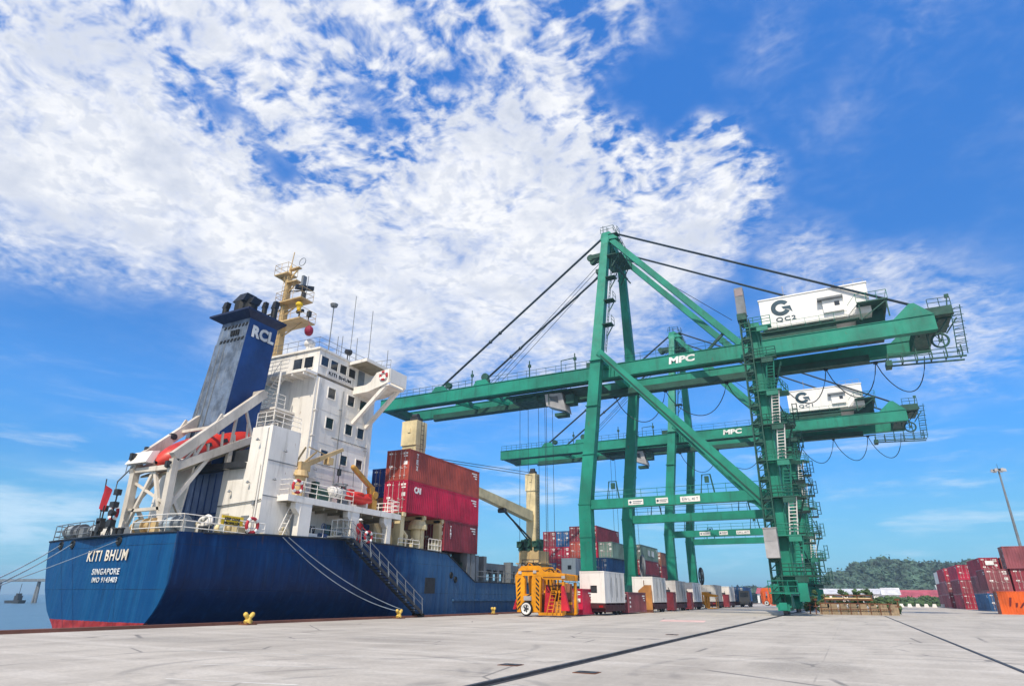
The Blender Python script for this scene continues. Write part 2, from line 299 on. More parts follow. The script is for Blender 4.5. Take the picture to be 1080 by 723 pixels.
def sea_material():
    m = bpy.data.materials.new('sea_water'); m.use_nodes = True
    n = NT(m.node_tree); b = n.n['Principled BSDF']
    b.inputs['Base Color'].default_value = (0.07, 0.15, 0.22, 1); b.inputs['Roughness'].default_value = 0.3
    b.inputs['IOR'].default_value = 1.33
    geo = n.node('ShaderNodeNewGeometry').outputs['Position']
    h = n.math('ADD', n.noise(n.scale(geo, 1, 0.7, 1), 0.5, 6, 0.65), n.math('MULTIPLY', n.noise(geo, 0.06, 4, 0.6), 2.0))
    bp = n.node('ShaderNodeBump'); bp.inputs['Strength'].default_value = 0.9; bp.inputs['Distance'].default_value = 0.5
    n.l.new(h, bp.inputs['Height']); n.l.new(bp.outputs[0], b.inputs['Normal'])
    return m
sea_mat = sea_material()
# ------------------------------------------------------------------ mesh helpers
class MB:
    """collects shapes and links them as ONE mesh object"""
    def __init__(s): s.v = []; s.f = []; s.m = []
    def add(s, vs, fs, mi=0):
        o = len(s.v); s.v += [tuple(p) for p in vs]; s.f += [tuple(i + o for i in f) for f in fs]; s.m += [mi] * len(fs)
    def corners(s, c, mi=0):          # eight corners: bottom ring 0-3, top ring 4-7
        s.add(c, [(3, 2, 1, 0), (4, 5, 6, 7), (0, 1, 5, 4), (1, 2, 6, 5), (2, 3, 7, 6), (3, 0, 4, 7)], mi)
    def box(s, x0, x1, y0, y1, z0, z1, mi=0):
        s.corners([(x0, y0, z0), (x1, y0, z0), (x1, y1, z0), (x0, y1, z0), (x0, y0, z1), (x1, y0, z1), (x1, y1, z1), (x0, y1, z1)], mi)
    def beam(s, p0, p1, wd, ht, wd1=None, ht1=None, mi=0, side=None):
        p0, p1 = Vector(p0), Vector(p1); d = (p1 - p0).normalized()
        if side is None:
            a = Vector((0, 0, 1)) if abs(d.z) < 0.9 else Vector((0, 1, 0))
            sd = d.cross(a).normalized()
        else:
            sd = Vector(side); sd = (sd - d * sd.dot(d)).normalized()
        u = sd.cross(d).normalized(); wd1 = wd if wd1 is None else wd1; ht1 = ht if ht1 is None else ht1
        def ring(p, a, b): return [p - sd * a / 2 - u * b / 2, p + sd * a / 2 - u * b / 2, p + sd * a / 2 + u * b / 2, p - sd * a / 2 + u * b / 2]
        s.add(ring(p0, wd, ht) + ring(p1, wd1, ht1), [(0, 1, 2, 3), (7, 6, 5, 4), (0, 4, 5, 1), (1, 5, 6, 2), (2, 6, 7, 3), (3, 7, 4, 0)], mi)
    def tube(s, pts, r, n=5, mi=0):
        pts = [Vector(p) for p in pts]; k = len(pts); vs = []
        for i, p in enumerate(pts):
            d = (pts[min(i + 1, k - 1)] - pts[max(i - 1, 0)]).normalized()
            a = Vector((0, 0, 1)) if abs(d.z) < 0.95 else Vector((1, 0, 0))
            e1 = d.cross(a).normalized(); e2 = d.cross(e1)
            vs += [p + e1 * (r * math.cos(2 * math.pi * j / n)) + e2 * (r * math.sin(2 * math.pi * j / n)) for j in range(n)]
        fs = [(i * n + j, i * n + (j + 1) % n, (i + 1) * n + (j + 1) % n, (i + 1) * n + j) for i in range(k - 1) for j in range(n)]
        fs += [tuple(range(n))[::-1], tuple((k - 1) * n + j for j in range(n))]
        s.add(vs, fs, mi)
    def cone(s, p0, p1, r0, r1, n=14, mi=0):
        p0, p1 = Vector(p0), Vector(p1); d = (p1 - p0).normalized()
        a = Vector((0, 0, 1)) if abs(d.z) < 0.95 else Vector((1, 0, 0)); e1 = d.cross(a).normalized(); e2 = d.cross(e1); vs = []
        for p, r in ((p0, r0), (p1, r1)):
            vs += [p + e1 * (r * math.cos(2 * math.pi * j / n)) + e2 * (r * math.sin(2 * math.pi * j / n)) for j in range(n)]
        s.add(vs, [(j, (j + 1) % n, n + (j + 1) % n, n + j) for j in range(n)] + [tuple(range(n))[::-1], tuple(range(n, 2 * n))], mi)
    def ring(s, c, ax, rad, r, n=18, k=6, mi=0):   # torus
        c, ax = Vector(c), Vector(ax).normalized(); a = Vector((0, 0, 1)) if abs(ax.z) < 0.9 else Vector((1, 0, 0))
        e1 = ax.cross(a).normalized(); e2 = ax.cross(e1); vs = []
        for i in range(n):
            t = 2 * math.pi * i / n; o = e1 * math.cos(t) + e2 * math.sin(t)
            vs += [c + o * (rad + r * math.cos(2 * math.pi * j / k)) + ax * (r * math.sin(2 * math.pi * j / k)) for j in range(k)]
        s.add(vs, [(i * k + j, i * k + (j + 1) % k, ((i + 1) % n) * k + (j + 1) % k, ((i + 1) % n) * k + j) for i in range(n) for j in range(k)], mi)
    def ball(s, c, r, sx=1, sy=1, sz=1, n=12, k=8, mi=0, fn=None):
        c = Vector(c); vs = []
        for i in range(k + 1):
            th = math.pi * i / k
            for j in range(n):
                ph = 2 * math.pi * j / n
                d = Vector((math.sin(th) * math.cos(ph), math.sin(th) * math.sin(ph), math.cos(th)))
                q = r * (fn(d) if fn else 1)
                vs.append(c + Vector((d.x * sx * q, d.y * sy * q, d.z * sz * q)))
        s.add(vs, [(i * n + j, (i + 1) * n + j, (i + 1) * n + (j + 1) % n, i * n + (j + 1) % n) for i in range(k) for j in range(n)], mi)
    def prism(s, poly, ext, mi=0):
        n = len(poly); e = Vector(ext); vs = [Vector(p) for p in poly] + [Vector(p) + e for p in poly]
        s.add(vs, [tuple(range(n))[::-1], tuple(range(n, 2 * n))] + [(i, (i + 1) % n, n + (i + 1) % n, n + i) for i in range(n)], mi)
    def rails(s, pts, h=1.05, step=1.6, r=0.03, levels=(0.55, 1.05), mi=0):
        pts = [Vector(p) for p in pts]; u = Vector((0, 0, 1))
        for l in levels: s.tube([p + u * l for p in pts], r, 4, mi)
        for a, b in zip(pts, pts[1:]):
            k = max(1, round((b - a).length / step))
            for i in range(k + 1):
                q = a.lerp(b, i / k); s.tube([q, q + u * h], r, 4, mi)
    def ladder(s, p0, p1, wd, side, step=0.32, r=0.03, mi=0):
        p0, p1 = Vector(p0), Vector(p1); sd = Vector(side) * wd / 2
        s.tube([p0 - sd, p1 - sd], r, 4, mi); s.tube([p0 + sd, p1 + sd], r, 4, mi)
        k = int((p1 - p0).length / step)
        for i in range(1, k): q = p0.lerp(p1, i / k); s.tube([q - sd, q + sd], r * 0.8, 4, mi)
    def build(s, name, mats, parent=None, smooth=False, at=None):
        if not isinstance(mats, (list, tuple)): mats = [mats]
        if parent is not None: org = root_loc(parent)
        elif at is not None: org = Vector(at)
        else:
            xs, ys, zs = zip(*s.v); org = Vector(((min(xs) + max(xs)) / 2, (min(ys) + max(ys)) / 2, min(zs)))
        me = bpy.data.meshes.new(name)
        me.from_pydata([(x - org.x, y - org.y, z - org.z) for x, y, z in s.v], [], s.f)
        for m in mats: me.materials.append(m)
        me.polygons.foreach_set('material_index', s.m)
        if smooth: me.polygons.foreach_set('use_smooth', [True] * len(s.f))
        me.update(); fix_normals(me)
        o = bpy.data.objects.new(name, me); col.objects.link(o)
        if parent is not None: o.parent = parent
        else: o.location = org
        return o
import bmesh
def fix_normals(me):
    b = bmesh.new(); b.from_mesh(me); bmesh.ops.recalc_face_normals(b, faces=b.faces[:]); b.to_mesh(me); b.free()
def root_loc(o):
    v = Vector((0, 0, 0))
    while o is not None: v += o.location; o = o.parent
    return v
def tag(o, label=None, cat=None, group=None, kind=None):
    if label: o['label'] = label
    if cat: o['category'] = cat
    if group: o['group'] = group
    if kind: o['kind'] = kind
    return o
def thing(name, label, cat, loc=(0, 0, 0), group=None):
    o = bpy.data.objects.new(name, None); col.objects.link(o); o.location = loc; o.empty_display_size = 0.3
    return tag(o, label, cat, group)
def copy_tree(o, parent=None):
    c = o.copy(); col.objects.link(c)
    if parent is not None: c.parent = parent
    for ch in list(o.children): copy_tree(ch, c)
    return c
def text(name, body, loc, xdir, ydir, height, m, parent=None, bold=0.0, width=None, spacing=1.0, depth=0.01):
    """lettering as a thin raised mesh; loc is the centre of the words"""
    cu = bpy.data.curves.new(name, 'FONT'); cu.body = body; cu.align_x = 'CENTER'; cu.align_y = 'CENTER'
    cu.size = 1.0; cu.extrude = 0.01; cu.offset = bold; cu.space_character = spacing; cu.resolution_u = 3
    t = bpy.data.objects.new(name, cu); col.objects.link(t)
    bpy.context.view_layer.update()
    me = bpy.data.meshes.new_from_object(t.evaluated_get(bpy.context.evaluated_depsgraph_get()))
    bpy.data.objects.remove(t); bpy.data.curves.remove(cu)
    xs = [v.co.x for v in me.vertices]; ys = [v.co.y for v in me.vertices]
    h0 = max(ys) - min(ys); w0 = max(xs) - min(xs); cx = (max(xs) + min(xs)) / 2; cy = (max(ys) + min(ys)) / 2
    sy = height / h0; sx = sy if width is None else width / w0
    X, Y = Vector(xdir).normalized(), Vector(ydir).normalized(); Z = X.cross(Y); L = Vector(loc)
    org = root_loc(parent) if parent is not None else L
    for v in me.vertices:
        v.co = L - org + X * ((v.co.x - cx) * sx) + Y * ((v.co.y - cy) * sy) + Z * (v.co.z * depth / 0.01)
    me.materials.clear(); me.materials.append(m); me.update()
    o = bpy.data.objects.new(name, me); col.objects.link(o)
    if parent is not None: o.parent = parent
    else: o.location = L
    return o
# ------------------------------------------------------------------ the setting
g = MB(); g.add([(-30.3, -120, 0), (1500, -120, 0), (1500, 1400, 0), (-30.3, 1400, 0), (-30.3, -120, -4), (-30.3, 1400, -4)], [(0, 1, 2, 3), (0, 3, 5, 4)])
tag(g.build('quay', quay_mat, at=(0, 0, 0)), kind='structure')
g = MB(); g.add([(-6000, -2000, -2.2), (6000, -2000, -2.2), (6000, 7000, -2.2), (-6000, 7000, -2.2)], [(0, 1, 2, 3)])
tag(g.build('sea', sea_mat, at=(0, 0, 0)), kind='structure')
g = MB()                                            # steel-faced kerb along the quay edge
g.box(-30.42, -30.0, -60, 420, -0.5, 0.14)
tag(g.build('kerb', edge_rust), kind='structure')
g = MB()
for k in range(-3, 26):                             # black rubber fenders on the quay face
    y = 8 + k * 12.0
    g.corners([(-31.3, y - .5, -1.9), (-30.44, y - .7, -1.9), (-30.44, y + .7, -1.9), (-31.3, y + .5, -1.9), (-31.3, y - .5, -.2), (-30.44, y - .7, -.2), (-30.44, y + .7, -.2), (-31.3, y + .5, -.2)])
tag(g.build('quay_wall_fender', rubber), kind='structure')
def rail_track(x0, x1, y0, y1, wd, nm):
    g = MB()
    g.add([(x0 - wd / 2, y0, .004), (x0 + wd / 2, y0, .004), (x1 + wd / 2, y1, .004), (x1 - wd / 2, y1, .004)], [(0, 1, 2, 3)], 1)
    g.beam((x0, y0, .03), (x1, y1, .03), .085, .05)
    tag(g.build(nm, [steel_rail, groove]), kind='structure')
rail_track(-6.28, -6.28, -10, 240, .34, 'crane_rail')
rail_track(-26.9, -26.9, 66, 240, .34, 'crane_rail')
g = MB(); g.add([(3.28, 8, .004), (3.42, 8, .004), (2.93, 78, .004), (2.78, 78, .004)], [(0, 1, 2, 3)])
g.add([(3.33, 8, .009), (3.37, 8, .009), (2.88, 78, .009), (2.84, 78, .009)], [(0, 1, 2, 3)], 1)
tag(g.build('cable_trench', [groove, steel_rail]), kind='structure')
paint_red = mat('faded_red_marking', '#d8b4aa', 0.85, dirt='#cfc6bc', amount=1.0, scale=2.5)
g = MB(); g.add([(-12.2, 47, .004), (-9.2, 47.4, .004), (-9.8, 51.5, .004), (-13.0, 51.2, .004)], [(0, 1, 2, 3)])
tag(g.build('ground_marking', paint_red), kind='structure')
pale_line = mat('pale_line', '#c9c7c2', 0.9, dirt='#a09e98', amount=0.9, scale=2)
for (x0, y0, x1, y1) in ((-14.2, 11.0, -10.6, 12.2), (-17.6, 13.6, -11.8, 14.6), (-12.0, 9.0, -9.2, 9.6), (-2.0, 12.0, -0.6, 13.5)):
    g = MB(); g.beam((x0, y0, .004), (x1, y1, .004), .06, .003); tag(g.build('ground_marking', pale_line), kind='structure')
pit = [(-7.5, 14.8, 'dark steel pit cover in the concrete just seaward of the crane rail'), (-5.35, 14.2, 'dark steel pit cover in the concrete just landward of the crane rail'), (-7.35, 30.4, 'far steel pit cover in the concrete seaward of the crane rail, nearer the cranes')]
for x, y, lb in pit:
    t = thing('pit_cover', lb, 'pit cover', (x, y, 0), 'pit covers along the crane rail')
    g = MB(); g.box(x - .26, x + .26, y - .2, y + .2, .001, .012); g.build('frame', rust_steel, t)
    g = MB(); g.box(x - .22, x + .22, y - .16, y + .16, .012, .02); g.box(x - .06, x + .06, y - .03, y + .03, .02, .03); g.build('lid', dark_grey, t)

# hill with forest, far behind the yard
HX = [(-160, 1), (-60, 2), (-40, 3), (-20, 5), (-12, 10), (-4, 13), (6, 16.5), (14, 20), (24, 20.5), (33, 19.8), (44, 18), (58, 17.5), (74, 18), (90, 15.5), (110, 13), (150, 10), (240, 5)]
def lerp_table(T, x):
    if x <= T[0][0]: return T[0][1]
    for (a, p), (b, q) in zip(T, T[1:]):
        if x <= b: return p + (q - p) * (x - a) / (b - a)
    return T[-1][1]
def hill_z(x, y):
    s = x * 500.0 / max(300, y)
    a = max(0, min(1, (y - 420) / 95)); b = max(0, min(1, (760 - y) / 200))
    a = a * a * (3 - 2 * a); b = b * b * (3 - 2 * b)
    return lerp_table(HX, s) * a * b
g = MB(); nx, ny = 60, 34; vs = []
for j in range(ny):
    for i in range(nx):
        x = -170 + i * 440 / (nx - 1); y = 415 + j * 345 / (ny - 1); vs.append((x, y, hill_z(x, y) - 0.6))
g.add(vs, [(j * nx + i, j * nx + i + 1, (j + 1) * nx + i + 1, (j + 1) * nx + i) for j in range(ny - 1) for i in range(nx - 1)])
tag(g.build('hill', mat('hill_soil', (0.05, 0.075, 0.03, 1), 0.95), smooth=True), kind='structure')
rnd = random.Random(11)
def leaf_clump(g, c, r, flakes=26, sq=0.85, mi=0, rn=rnd):
    """one crown: a rough inner mass plus loose leaf sprays standing out of it"""
    ph = [rn.uniform(0, 6.28) for _ in range(6)]
    f = lambda d: 0.72 + 0.16 * math.sin(4 * d.x + ph[0]) * math.sin(4.5 * d.y + ph[1]) + 0.14 * math.sin(6 * d.z + ph[2] + 3 * d.x) + 0.1 * math.sin(9 * d.y + ph[3]) + rn.uniform(-.07, .07)
    g.ball(c, r, 1, 1, sq, 9, 7, mi, f)
    for _ in range(flakes):
        d = Vector((rn.gauss(0, 1), rn.gauss(0, 1), rn.gauss(0.25, 1))).normalized(); q = Vector(c) + Vector((d.x, d.y, d.z * sq)) * r * rn.uniform(0.7, 1.12)
        a = Vector((rn.gauss(0, 1), rn.gauss(0, 1), rn.gauss(0, 1))).normalized() * r * rn.uniform(.12, .22); b = a.cross(d).normalized() * r * rn.uniform(.1, .2)
        g.add([q - a, q - b * .8, q + a * 1.1, q + b], [(0, 1, 2, 3)], mi)
def no_fix_build(g, name, m, kind=None, at=(0, 0, 0)):
    global fix_normals
    keep = fix_normals; fix_normals = lambda me: None
    o = g.build(name, m, at=at); fix_normals = keep
    if kind: tag(o, kind=kind)
    return o
g = MB()
pts = []
for _ in range(2600):
    y = rnd.uniform(425, 640); s = rnd.uniform(-75, 150); x = s * y / 500
    if y > 560 and rnd.random() < .6: continue
    pts.append((x, y))
for x, y in pts:
    z = hill_z(x, y); r = rnd.uniform(2.2, 4.6) * (1.25 if rnd.random() < .12 else 1)
    leaf_clump(g, (x, y, z + r * .75 + rnd.uniform(0, 1.4)), r, 22)
for _ in range(90):                                  # lower trees behind the cranes on the seaward side
    y = rnd.uniform(330, 380); x = rnd.uniform(-46, 2); r = rnd.uniform(1.6, 2.9)
    leaf_clump(g, (x, y, r * .7 + rnd.uniform(1.2, 3.6)), r, 16)
no_fix_build(g, 'forest', forest_green, 'stuff')
g = MB()
for _ in range(170):
    x = rnd.uniform(6, 36); y = rnd.uniform(205, 222); r = rnd.uniform(.7, 1.3)
    leaf_clump(g, (x, y, r * .6 + (rnd.uniform(0, 1.3) if y > 210 else 0)), r, 18)
no_fix_build(g, 'shrubbery', leaf_green, 'stuff')

# sheds beyond the yard
def shed(lb, x0, x1, y0, y1, eave, ridge, wall_m, roof_m, doors=2):
    t = thing('shed', lb, 'shed', ((x0 + x1) / 2, (y0 + y1) / 2, 0), 'sheds at the foot of the hill')
    g = MB(); g.box(x0, x1, y0, y1, 0, eave); g.build('wall', wall_m, t)
    g = MB(); yc = (y0 + y1) / 2
    g.prism([(x0 - .5, y0 - .6, eave + .003), (x0 - .5, y1 + .6, eave + .003), (x0 - .5, yc, ridge)], (x1 - x0 + 1, 0, 0))
    for k in range(int((x1 - x0) / 2.4)):
        q = x0 + 1.2 + k * 2.4; g.beam((q, y0 - .6, eave + .05), (q, yc, ridge + .05), .12, .08)
    g.build('roof', roof_m, t)
    for k in range(doors):
        q = x0 + (k + .5) * (x1 - x0) / doors
        g = MB(); g.box(q - 1.6, q + 1.6, y0 - .06, y0 - .002, 0.02, eave * .8); g.build('door', dark_grey, t)
roof_white = mat('roof_white', (0.62, 0.62, 0.63, 1), 0.6, dirt='#9a948c', amount=0.4)
roof_red = mat('roof_red', '#a8505a', 0.7, dirt='#c08a88', amount=0.5)
roof_grey = mat('roof_grey', '#a9b2ac', 0.7)
shed('long low white shed in front of the wooded hill', -11, 13, 262, 278, 3.4, 5.2, plain_white, roof_white, 5)
shed('low shed with a faded red roof before the hill', 14.5, 25, 246, 258, 2.4, 4.6, reefer_white, roof_red, 2)
shed('small shed with a steep pale grey roof by the red stacks', 26, 33, 252, 262, 3.4, 6.2, roof_grey, roof_grey, 1)
shed('pale shed with a red fascia behind the far blue container truck', -34, -19, 292, 306, 3.6, 5.9, plain_white, roof_red, 3)
shed('grey gabled shed just left of the red roofed shed', 9.5, 13.8, 238, 246, 3.0, 5.1, plain_white, roof_white, 1)
for k in range(15):                                  # painted marker blocks along the far edge of the yard
    x = 5.6 + k * 1.65; y = 182 + (k % 2) * .4
    g = MB(); g.corners([(x - .5, y - .25, 0), (x + .5, y - .25, 0), (x + .5, y + .25, 0), (x - .5, y + .25, 0), (x - .3, y - .12, .75), (x + .3, y - .12, .75), (x + .3, y + .12, .75), (x - .3, y + .12, .75)])
    tag(g.build('marker_block', reefer_white), 'small white painted marker block in the row before the shrubs', 'marker block', 'white marker blocks along the yard edge')

# jetty and a small boat out on the water
t = thing('jetty', 'long thin jetty on piles standing in the sea beyond the stern', 'jetty', (-330, 160, -2.2))
g = MB(); g.box(-560, -150, 158, 162, 6.2, 7.2); g.build('deck', mid_grey, t)
for k in range(14):
    x = -545 + k * 30; g = MB(); g.cone((x - 1.2, 160, -4), (x - .3, 160, 6.2), .55, .5, 8); g.cone((x + 1.2, 160, -4), (x + .3, 160, 6.2), .55, .5, 8); g.build('pile', mid_grey, t)
t = thing('work_boat', 'small dark work boat on the sea under the jetty', 'boat', (-300, 150, -2.2))
g = MB(); g.prism([(-304.5, 149, -2.5), (-305.3, 149, -1.2), (-294.5, 149, -1.0), (-295.5, 149, -2.5)], (0, 2.6, 0)); g.build('hull', dark_grey, t)
g = MB(); g.box(-299.6, -297, 149.4, 151.2, -1.1, .7); g.box(-299.2, -297.6, 149.6, 151.0, .7, 1.5); g.build('wheelhouse', dark_grey, t)
g = MB(); g.tube([(-298.2, 150.2, 1.5), (-298.2, 150.2, 5.2)], .1, 5); g.build('mast', dark_grey, t)
# ------------------------------------------------------------------ the container ship
ship = thing('container_ship', 'blue hulled container ship with white deckhouse moored stern towards the viewer', 'container ship', (-39.4, 60, -2.2))
STB = [(-3.2, -38.6), (-2.4, -37.2), (-1.5, -35.4), (-.6, -33.95), (.06, -33.1), (.5, -32.7), (1, -32.35), (2, -31.93), (3.3, -31.85), (4.7, -32.0), (9, -32.0)]
PRT = [(-3.2, -39.4), (-2.4, -39.9), (-1.5, -41.0), (-.6, -42.0), (-.1, -42.65), (.5, -43.8), (1.8, -45.2), (3.3, -46.2), (4.7, -46.8), (9, -46.8)]
KB = [(22, 1), (26, 1), (32, 1.0), (38, .8), (44, .38), (50, .08), (54, 0), (120, 0), (140, .6), (160, 1.2)]
TOP = [(22, 4.66), (26, 4.8), (29, 5.0), (38, 5.32), (45, 5.25), (50.2, 5.1), (55.3, 2.85), (130, 2.9), (138, 6.0), (170, 8.0)]
def bow_in(y): return 0 if y < 125 else 7.3 * ((y - 125) / 42) ** 1.8
def xs(y, z): return -32 + (lerp_table(STB, z) + 32) * lerp_table(KB, y) - bow_in(y)
def xp(y, z): return -46.8 + (lerp_table(PRT, z) + 46.8) * lerp_table(KB, y) + bow_in(y)
def yt(x):
    t = max(0, min(1, (-32 - x) / 14.8)); return 22.97 + 1.53 * t - 0.55 * 4 * t * (1 - t)
Ysta = [23, 24.6, 26, 28, 30, 32, 34, 36, 38, 40, 42, 44, 46, 48, 50.2, 51.5, 52.8, 54, 55.3, 57, 62, 70, 80, 90, 100, 110, 120, 128, 134, 140, 146, 152, 158, 164, 167]
NZ = 22
def zrow(top): return [-3.2 + (top + 3.2) * k / (NZ - 1) for k in range(NZ)]
g = MB(); vs = []
for y in Ysta:
    for z in zrow(lerp_table(TOP, y)):
        x = xs(y, z); vs.append((x, yt(x) if y == 23 else y, z))
n = len(Ysta)
g.add(vs, [(i * NZ + k, (i + 1) * NZ + k, (i + 1) * NZ + k + 1, i * NZ + k + 1) for i in range(n - 1) for k in range(NZ - 1)])
vs = []
for y in Ysta:
    yy = y if y > 25 else (24.5 if y == 23 else 25.4)
    for z in zrow(lerp_table(TOP, y)):
        x = xp(yy, z); vs.append((x, yt(x) if y == 23 else yy + .2, z))
g.add(vs, [(i * NZ + k, (i + 1) * NZ + k, (i + 1) * NZ + k + 1, i * NZ + k + 1) for i in range(n - 1) for k in range(NZ - 1)])
NT_ = 24; vs = []
for j in range(NT_):
    for z in zrow(4.66):
        a, b = xs(23, z), xp(24.5, z); x = a + (b - a) * j / (NT_ - 1); vs.append((x, yt(x), z))
g.add(vs, [(j * NZ + k, (j + 1) * NZ + k, (j + 1) * NZ + k + 1, j * NZ + k + 1) for j in range(NT_ - 1) for k in range(NZ - 1)])
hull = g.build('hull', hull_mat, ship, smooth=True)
try: hull.data.set_sharp_from_angle(angle=R(35))
except Exception: pass
g = MB(); g.tube([(xs(y, lerp_table(TOP, y)) + .02, y, lerp_table(TOP, y)) for y in (24.6, 26, 29, 33, 38, 42, 45, 48, 50.2, 52.8, 55.3, 62, 80, 100, 120)], .06, 6)
g.tube([(-32 - 14.7 * k / 12, yt(-32 - 14.7 * k / 12) - .02, 4.66) for k in range(13)], .06, 6); g.build('gunwale', mat('gunwale_dark', '#232c36', .6, dirt='#5a3a28', amount=.7), ship)
# weather deck
g = MB(); vs = []
for y in [24.8, 27, 30, 40, 50, 53]: vs += [(xs(y, 4.6) - .05, y, 4.55), (xp(y, 4.6) + .05, y, 4.55)]
g.add(vs, [(2 * i, 2 * i + 1, 2 * i + 3, 2 * i + 2) for i in range(5)])
g.add([(-32.1, 23.1, 4.55), (-39.4, 22.8, 4.55), (-46.6, 24.6, 4.55), (-46.6, 24.8, 4.55), (-32.1, 24.8, 4.55)], [(0, 1, 2, 3, 4)])
g.add([(-32.06, 53, 2.8), (-46.74, 53, 2.8), (-46.74, 128, 2.8), (-32.06, 128, 2.8), (-32.06, 53, 4.5), (-46.74, 53, 4.5)], [(0, 1, 2, 3), (0, 1, 5, 4)])
g.build('weather_deck', deck_green, ship)
# hull fittings: rubbing strake, pilot-door recess, fairlead lips, draught of the cut-down side
g = MB(); g.beam((-31.93, 51.4, 1.22), (-31.93, 122, 1.22), .16, .18); g.build('rubbing_strake', hull_mat, ship)
g = MB(); g.box(-31.99, -31.955, 46.85, 48.4, 1.75, 3.0); g.build('recess_door', dark_grey, ship)
for (y, z) in ((51.0, 3.3), (51.75, 2.95)):
    g = MB(); g.ring((-31.97, y, z), (1, 0, 0), .22, .07, 14, 6); g.cone((-31.99, y, z), (-31.95, y, z), .2, .2, 14, 0); g.build('fairlead', black_paint, ship)
for x in (-44.2, -42.4, -36.9):
    y = yt(x); g = MB(); g.ring((x, y - .02, 4.32), (0, 1, 0), .2, .07, 14, 6); g.cone((x, y - .03, 4.32), (x, y + .02, 4.32), .18, .18, 14); g.build('fairlead', black_paint, ship)
tx = (1, -0.075, 0)
text('ship_name', 'KITI BHUM', (-37.75, yt(-37.75) - .05, 3.55), tx, (0, 0, 1), .6, mat('name_letters', '#e6dccb', .6, dirt='#b99a62', amount=.5), ship, bold=.015, width=4.2, spacing=1.2)
text('home_port', 'SINGAPORE', (-37.5, yt(-37.5) - .05, 2.68), tx, (0, 0, 1), .33, white_ink, ship, bold=.012, width=2.85, spacing=1.15)
text('ship_number', 'IMO 9143403', (-37.45, yt(-37.45) - .05, 2.24), tx, (0, 0, 1), .28, white_ink, ship, bold=.008, width=2.6, spacing=1.15)

# stern railings and mooring gear
g = MB(); ring_pts = [(xs(y, 4.7) - .12, y, 4.6) for y in (29, 27, 25, 23.3)] + [(x, yt(x) + .12, 4.6) for x in (-33.2, -34.6, -36.2)]
g.rails(ring_pts, 1.05, 1.2, .028, (.35, .7, 1.05)); g.build('railing', house_white, ship)
g = MB(); g.rails([(x, yt(x) + .12, 4.6) for x in (-40.6, -42.5, -44.4, -46.5)] + [(-46.6, 28, 4.6)], 1.05, 1.3, .028, (.35, .7, 1.05)); g.build('railing', mid_grey, ship)
def winch(x, y, z, m1=mid_grey, rad=.5, ln=1.4):
    g = MB()
    g.box(x - ln / 2 - .35, x + ln / 2 + .35, y - .5, y + .5, z, z + .16)
    for q in (-ln / 2, 0.05, ln / 2): g.cone((x + q - .05, y, z + .75), (x + q + .05, y, z + .75), rad, rad, 16)
    g.cone((x - ln / 2 - .3, y, z + .75), (x + ln / 2 + .3, y, z + .75), rad * .62, rad * .62, 14)
    g.box(x + ln / 2 + .1, x + ln / 2 + .55, y - .32, y + .32, z + .1, z + .95)
    g.cone((x - ln / 2 - .55, y, z + .75), (x - ln / 2 - .3, y, z + .75), .28, .2, 12)
    w0 = g.build('mooring_winch', m1, ship)
    g = MB(); g.cone((x - ln / 2 + .06, y, z + .75), (x, y, z + .75), rad * .85, rad * .85, 14); g.build('rope_coil', rope_fibre, w0)
winch(-45.6, 25.4, 4.57); winch(-43.6, 25.8, 4.57); winch(-37.6, 24.9, 4.57, tan_paint); winch(-34.6, 24.7, 4.57, mid_grey); winch(-33.6, 27.6, 4.57, cream_paint, .45, 1.0)
for x, y in ((-42.1, 24.5), (-38.9, 24.0), (-33.0, 25.4), (-33.1, 28.6)):
    g = MB()
    for q in (-.28, .28): g.cone((x + q, y, 4.55), (x + q, y, 5.15), .16, .16, 12); g.cone((x + q, y, 5.15), (x + q, y, 5.22), .21, .19, 12)
    g.box(x - .55, x + .55, y - .25, y + .25, 4.55, 4.62); g.build('deck_bitts', dark_grey, ship)
for x, y in ((-41.0, 24.1), (-39.7, 23.9)):            # stern light posts with boxes
    g = MB(); h = 7.2 if x > -40 else 6.3
    g.tube([(x, y, 4.55), (x, y, h)], .05, 6); g.box(x - .18, x + .18, y - .15, y + .15, h, h + .35); g.box(x - .22, x + .2, y - .2, y + .15, h - .75, h - .42); g.box(x - .14, x + .3, y - .2, y + .15, 5.3, 5.7); g.tube([(x - .3, y, 4.55), (x, y, 5.6)], .04, 5); g.tube([(x + .3, y, 4.55), (x, y, 5.6)], .04, 5)
    g.cone((x + .1, y - .25, h - 1.1), (x + .1, y + .1, h - 1.1), .2, .14, 10); g.build('stern_light', dark_grey, ship)
g = MB(); g.corners([(-42.6, 24.9, 4.6), (-39.7, 24.6, 4.6), (-39.7, 25.6, 4.6), (-42.6, 25.9, 4.6), (-42.5, 24.95, 5.35), (-39.8, 24.65, 5.35), (-39.8, 25.5, 5.5), (-42.5, 25.8, 5.5)]); g.build('covered_hatch', house_white, ship)
for x, y in ((-34.9, 26.4), (-33.9, 25.9)):             # gooseneck and mushroom vents
    g = MB(); c = [(x, y, 4.55), (x, y, 5.5)] + [(x + .35 - .35 * math.cos(a), y, 5.5 + .35 * math.sin(a)) for a in (.5, 1.0, 1.57, 2.1, 2.7, 3.14)] + [(x + .7, y, 5.3)]
    g.tube(c, .13, 8); g.build('gooseneck_vent', house_white, ship, smooth=True)
for x, y, s in ((-35.9, 26.8, 1), (-33.2, 29.7, .9), (-36.2, 28.2, .8)):
    g = MB(); g.cone((x, y, 4.55), (x, y, 5.2 * s + .3), .22 * s, .22 * s, 12); g.cone((x, y, 5.2 * s + .3), (x, y, 5.35 * s + .35), .42 * s, .34 * s, 14); g.build('mushroom_vent', cream_paint, ship)
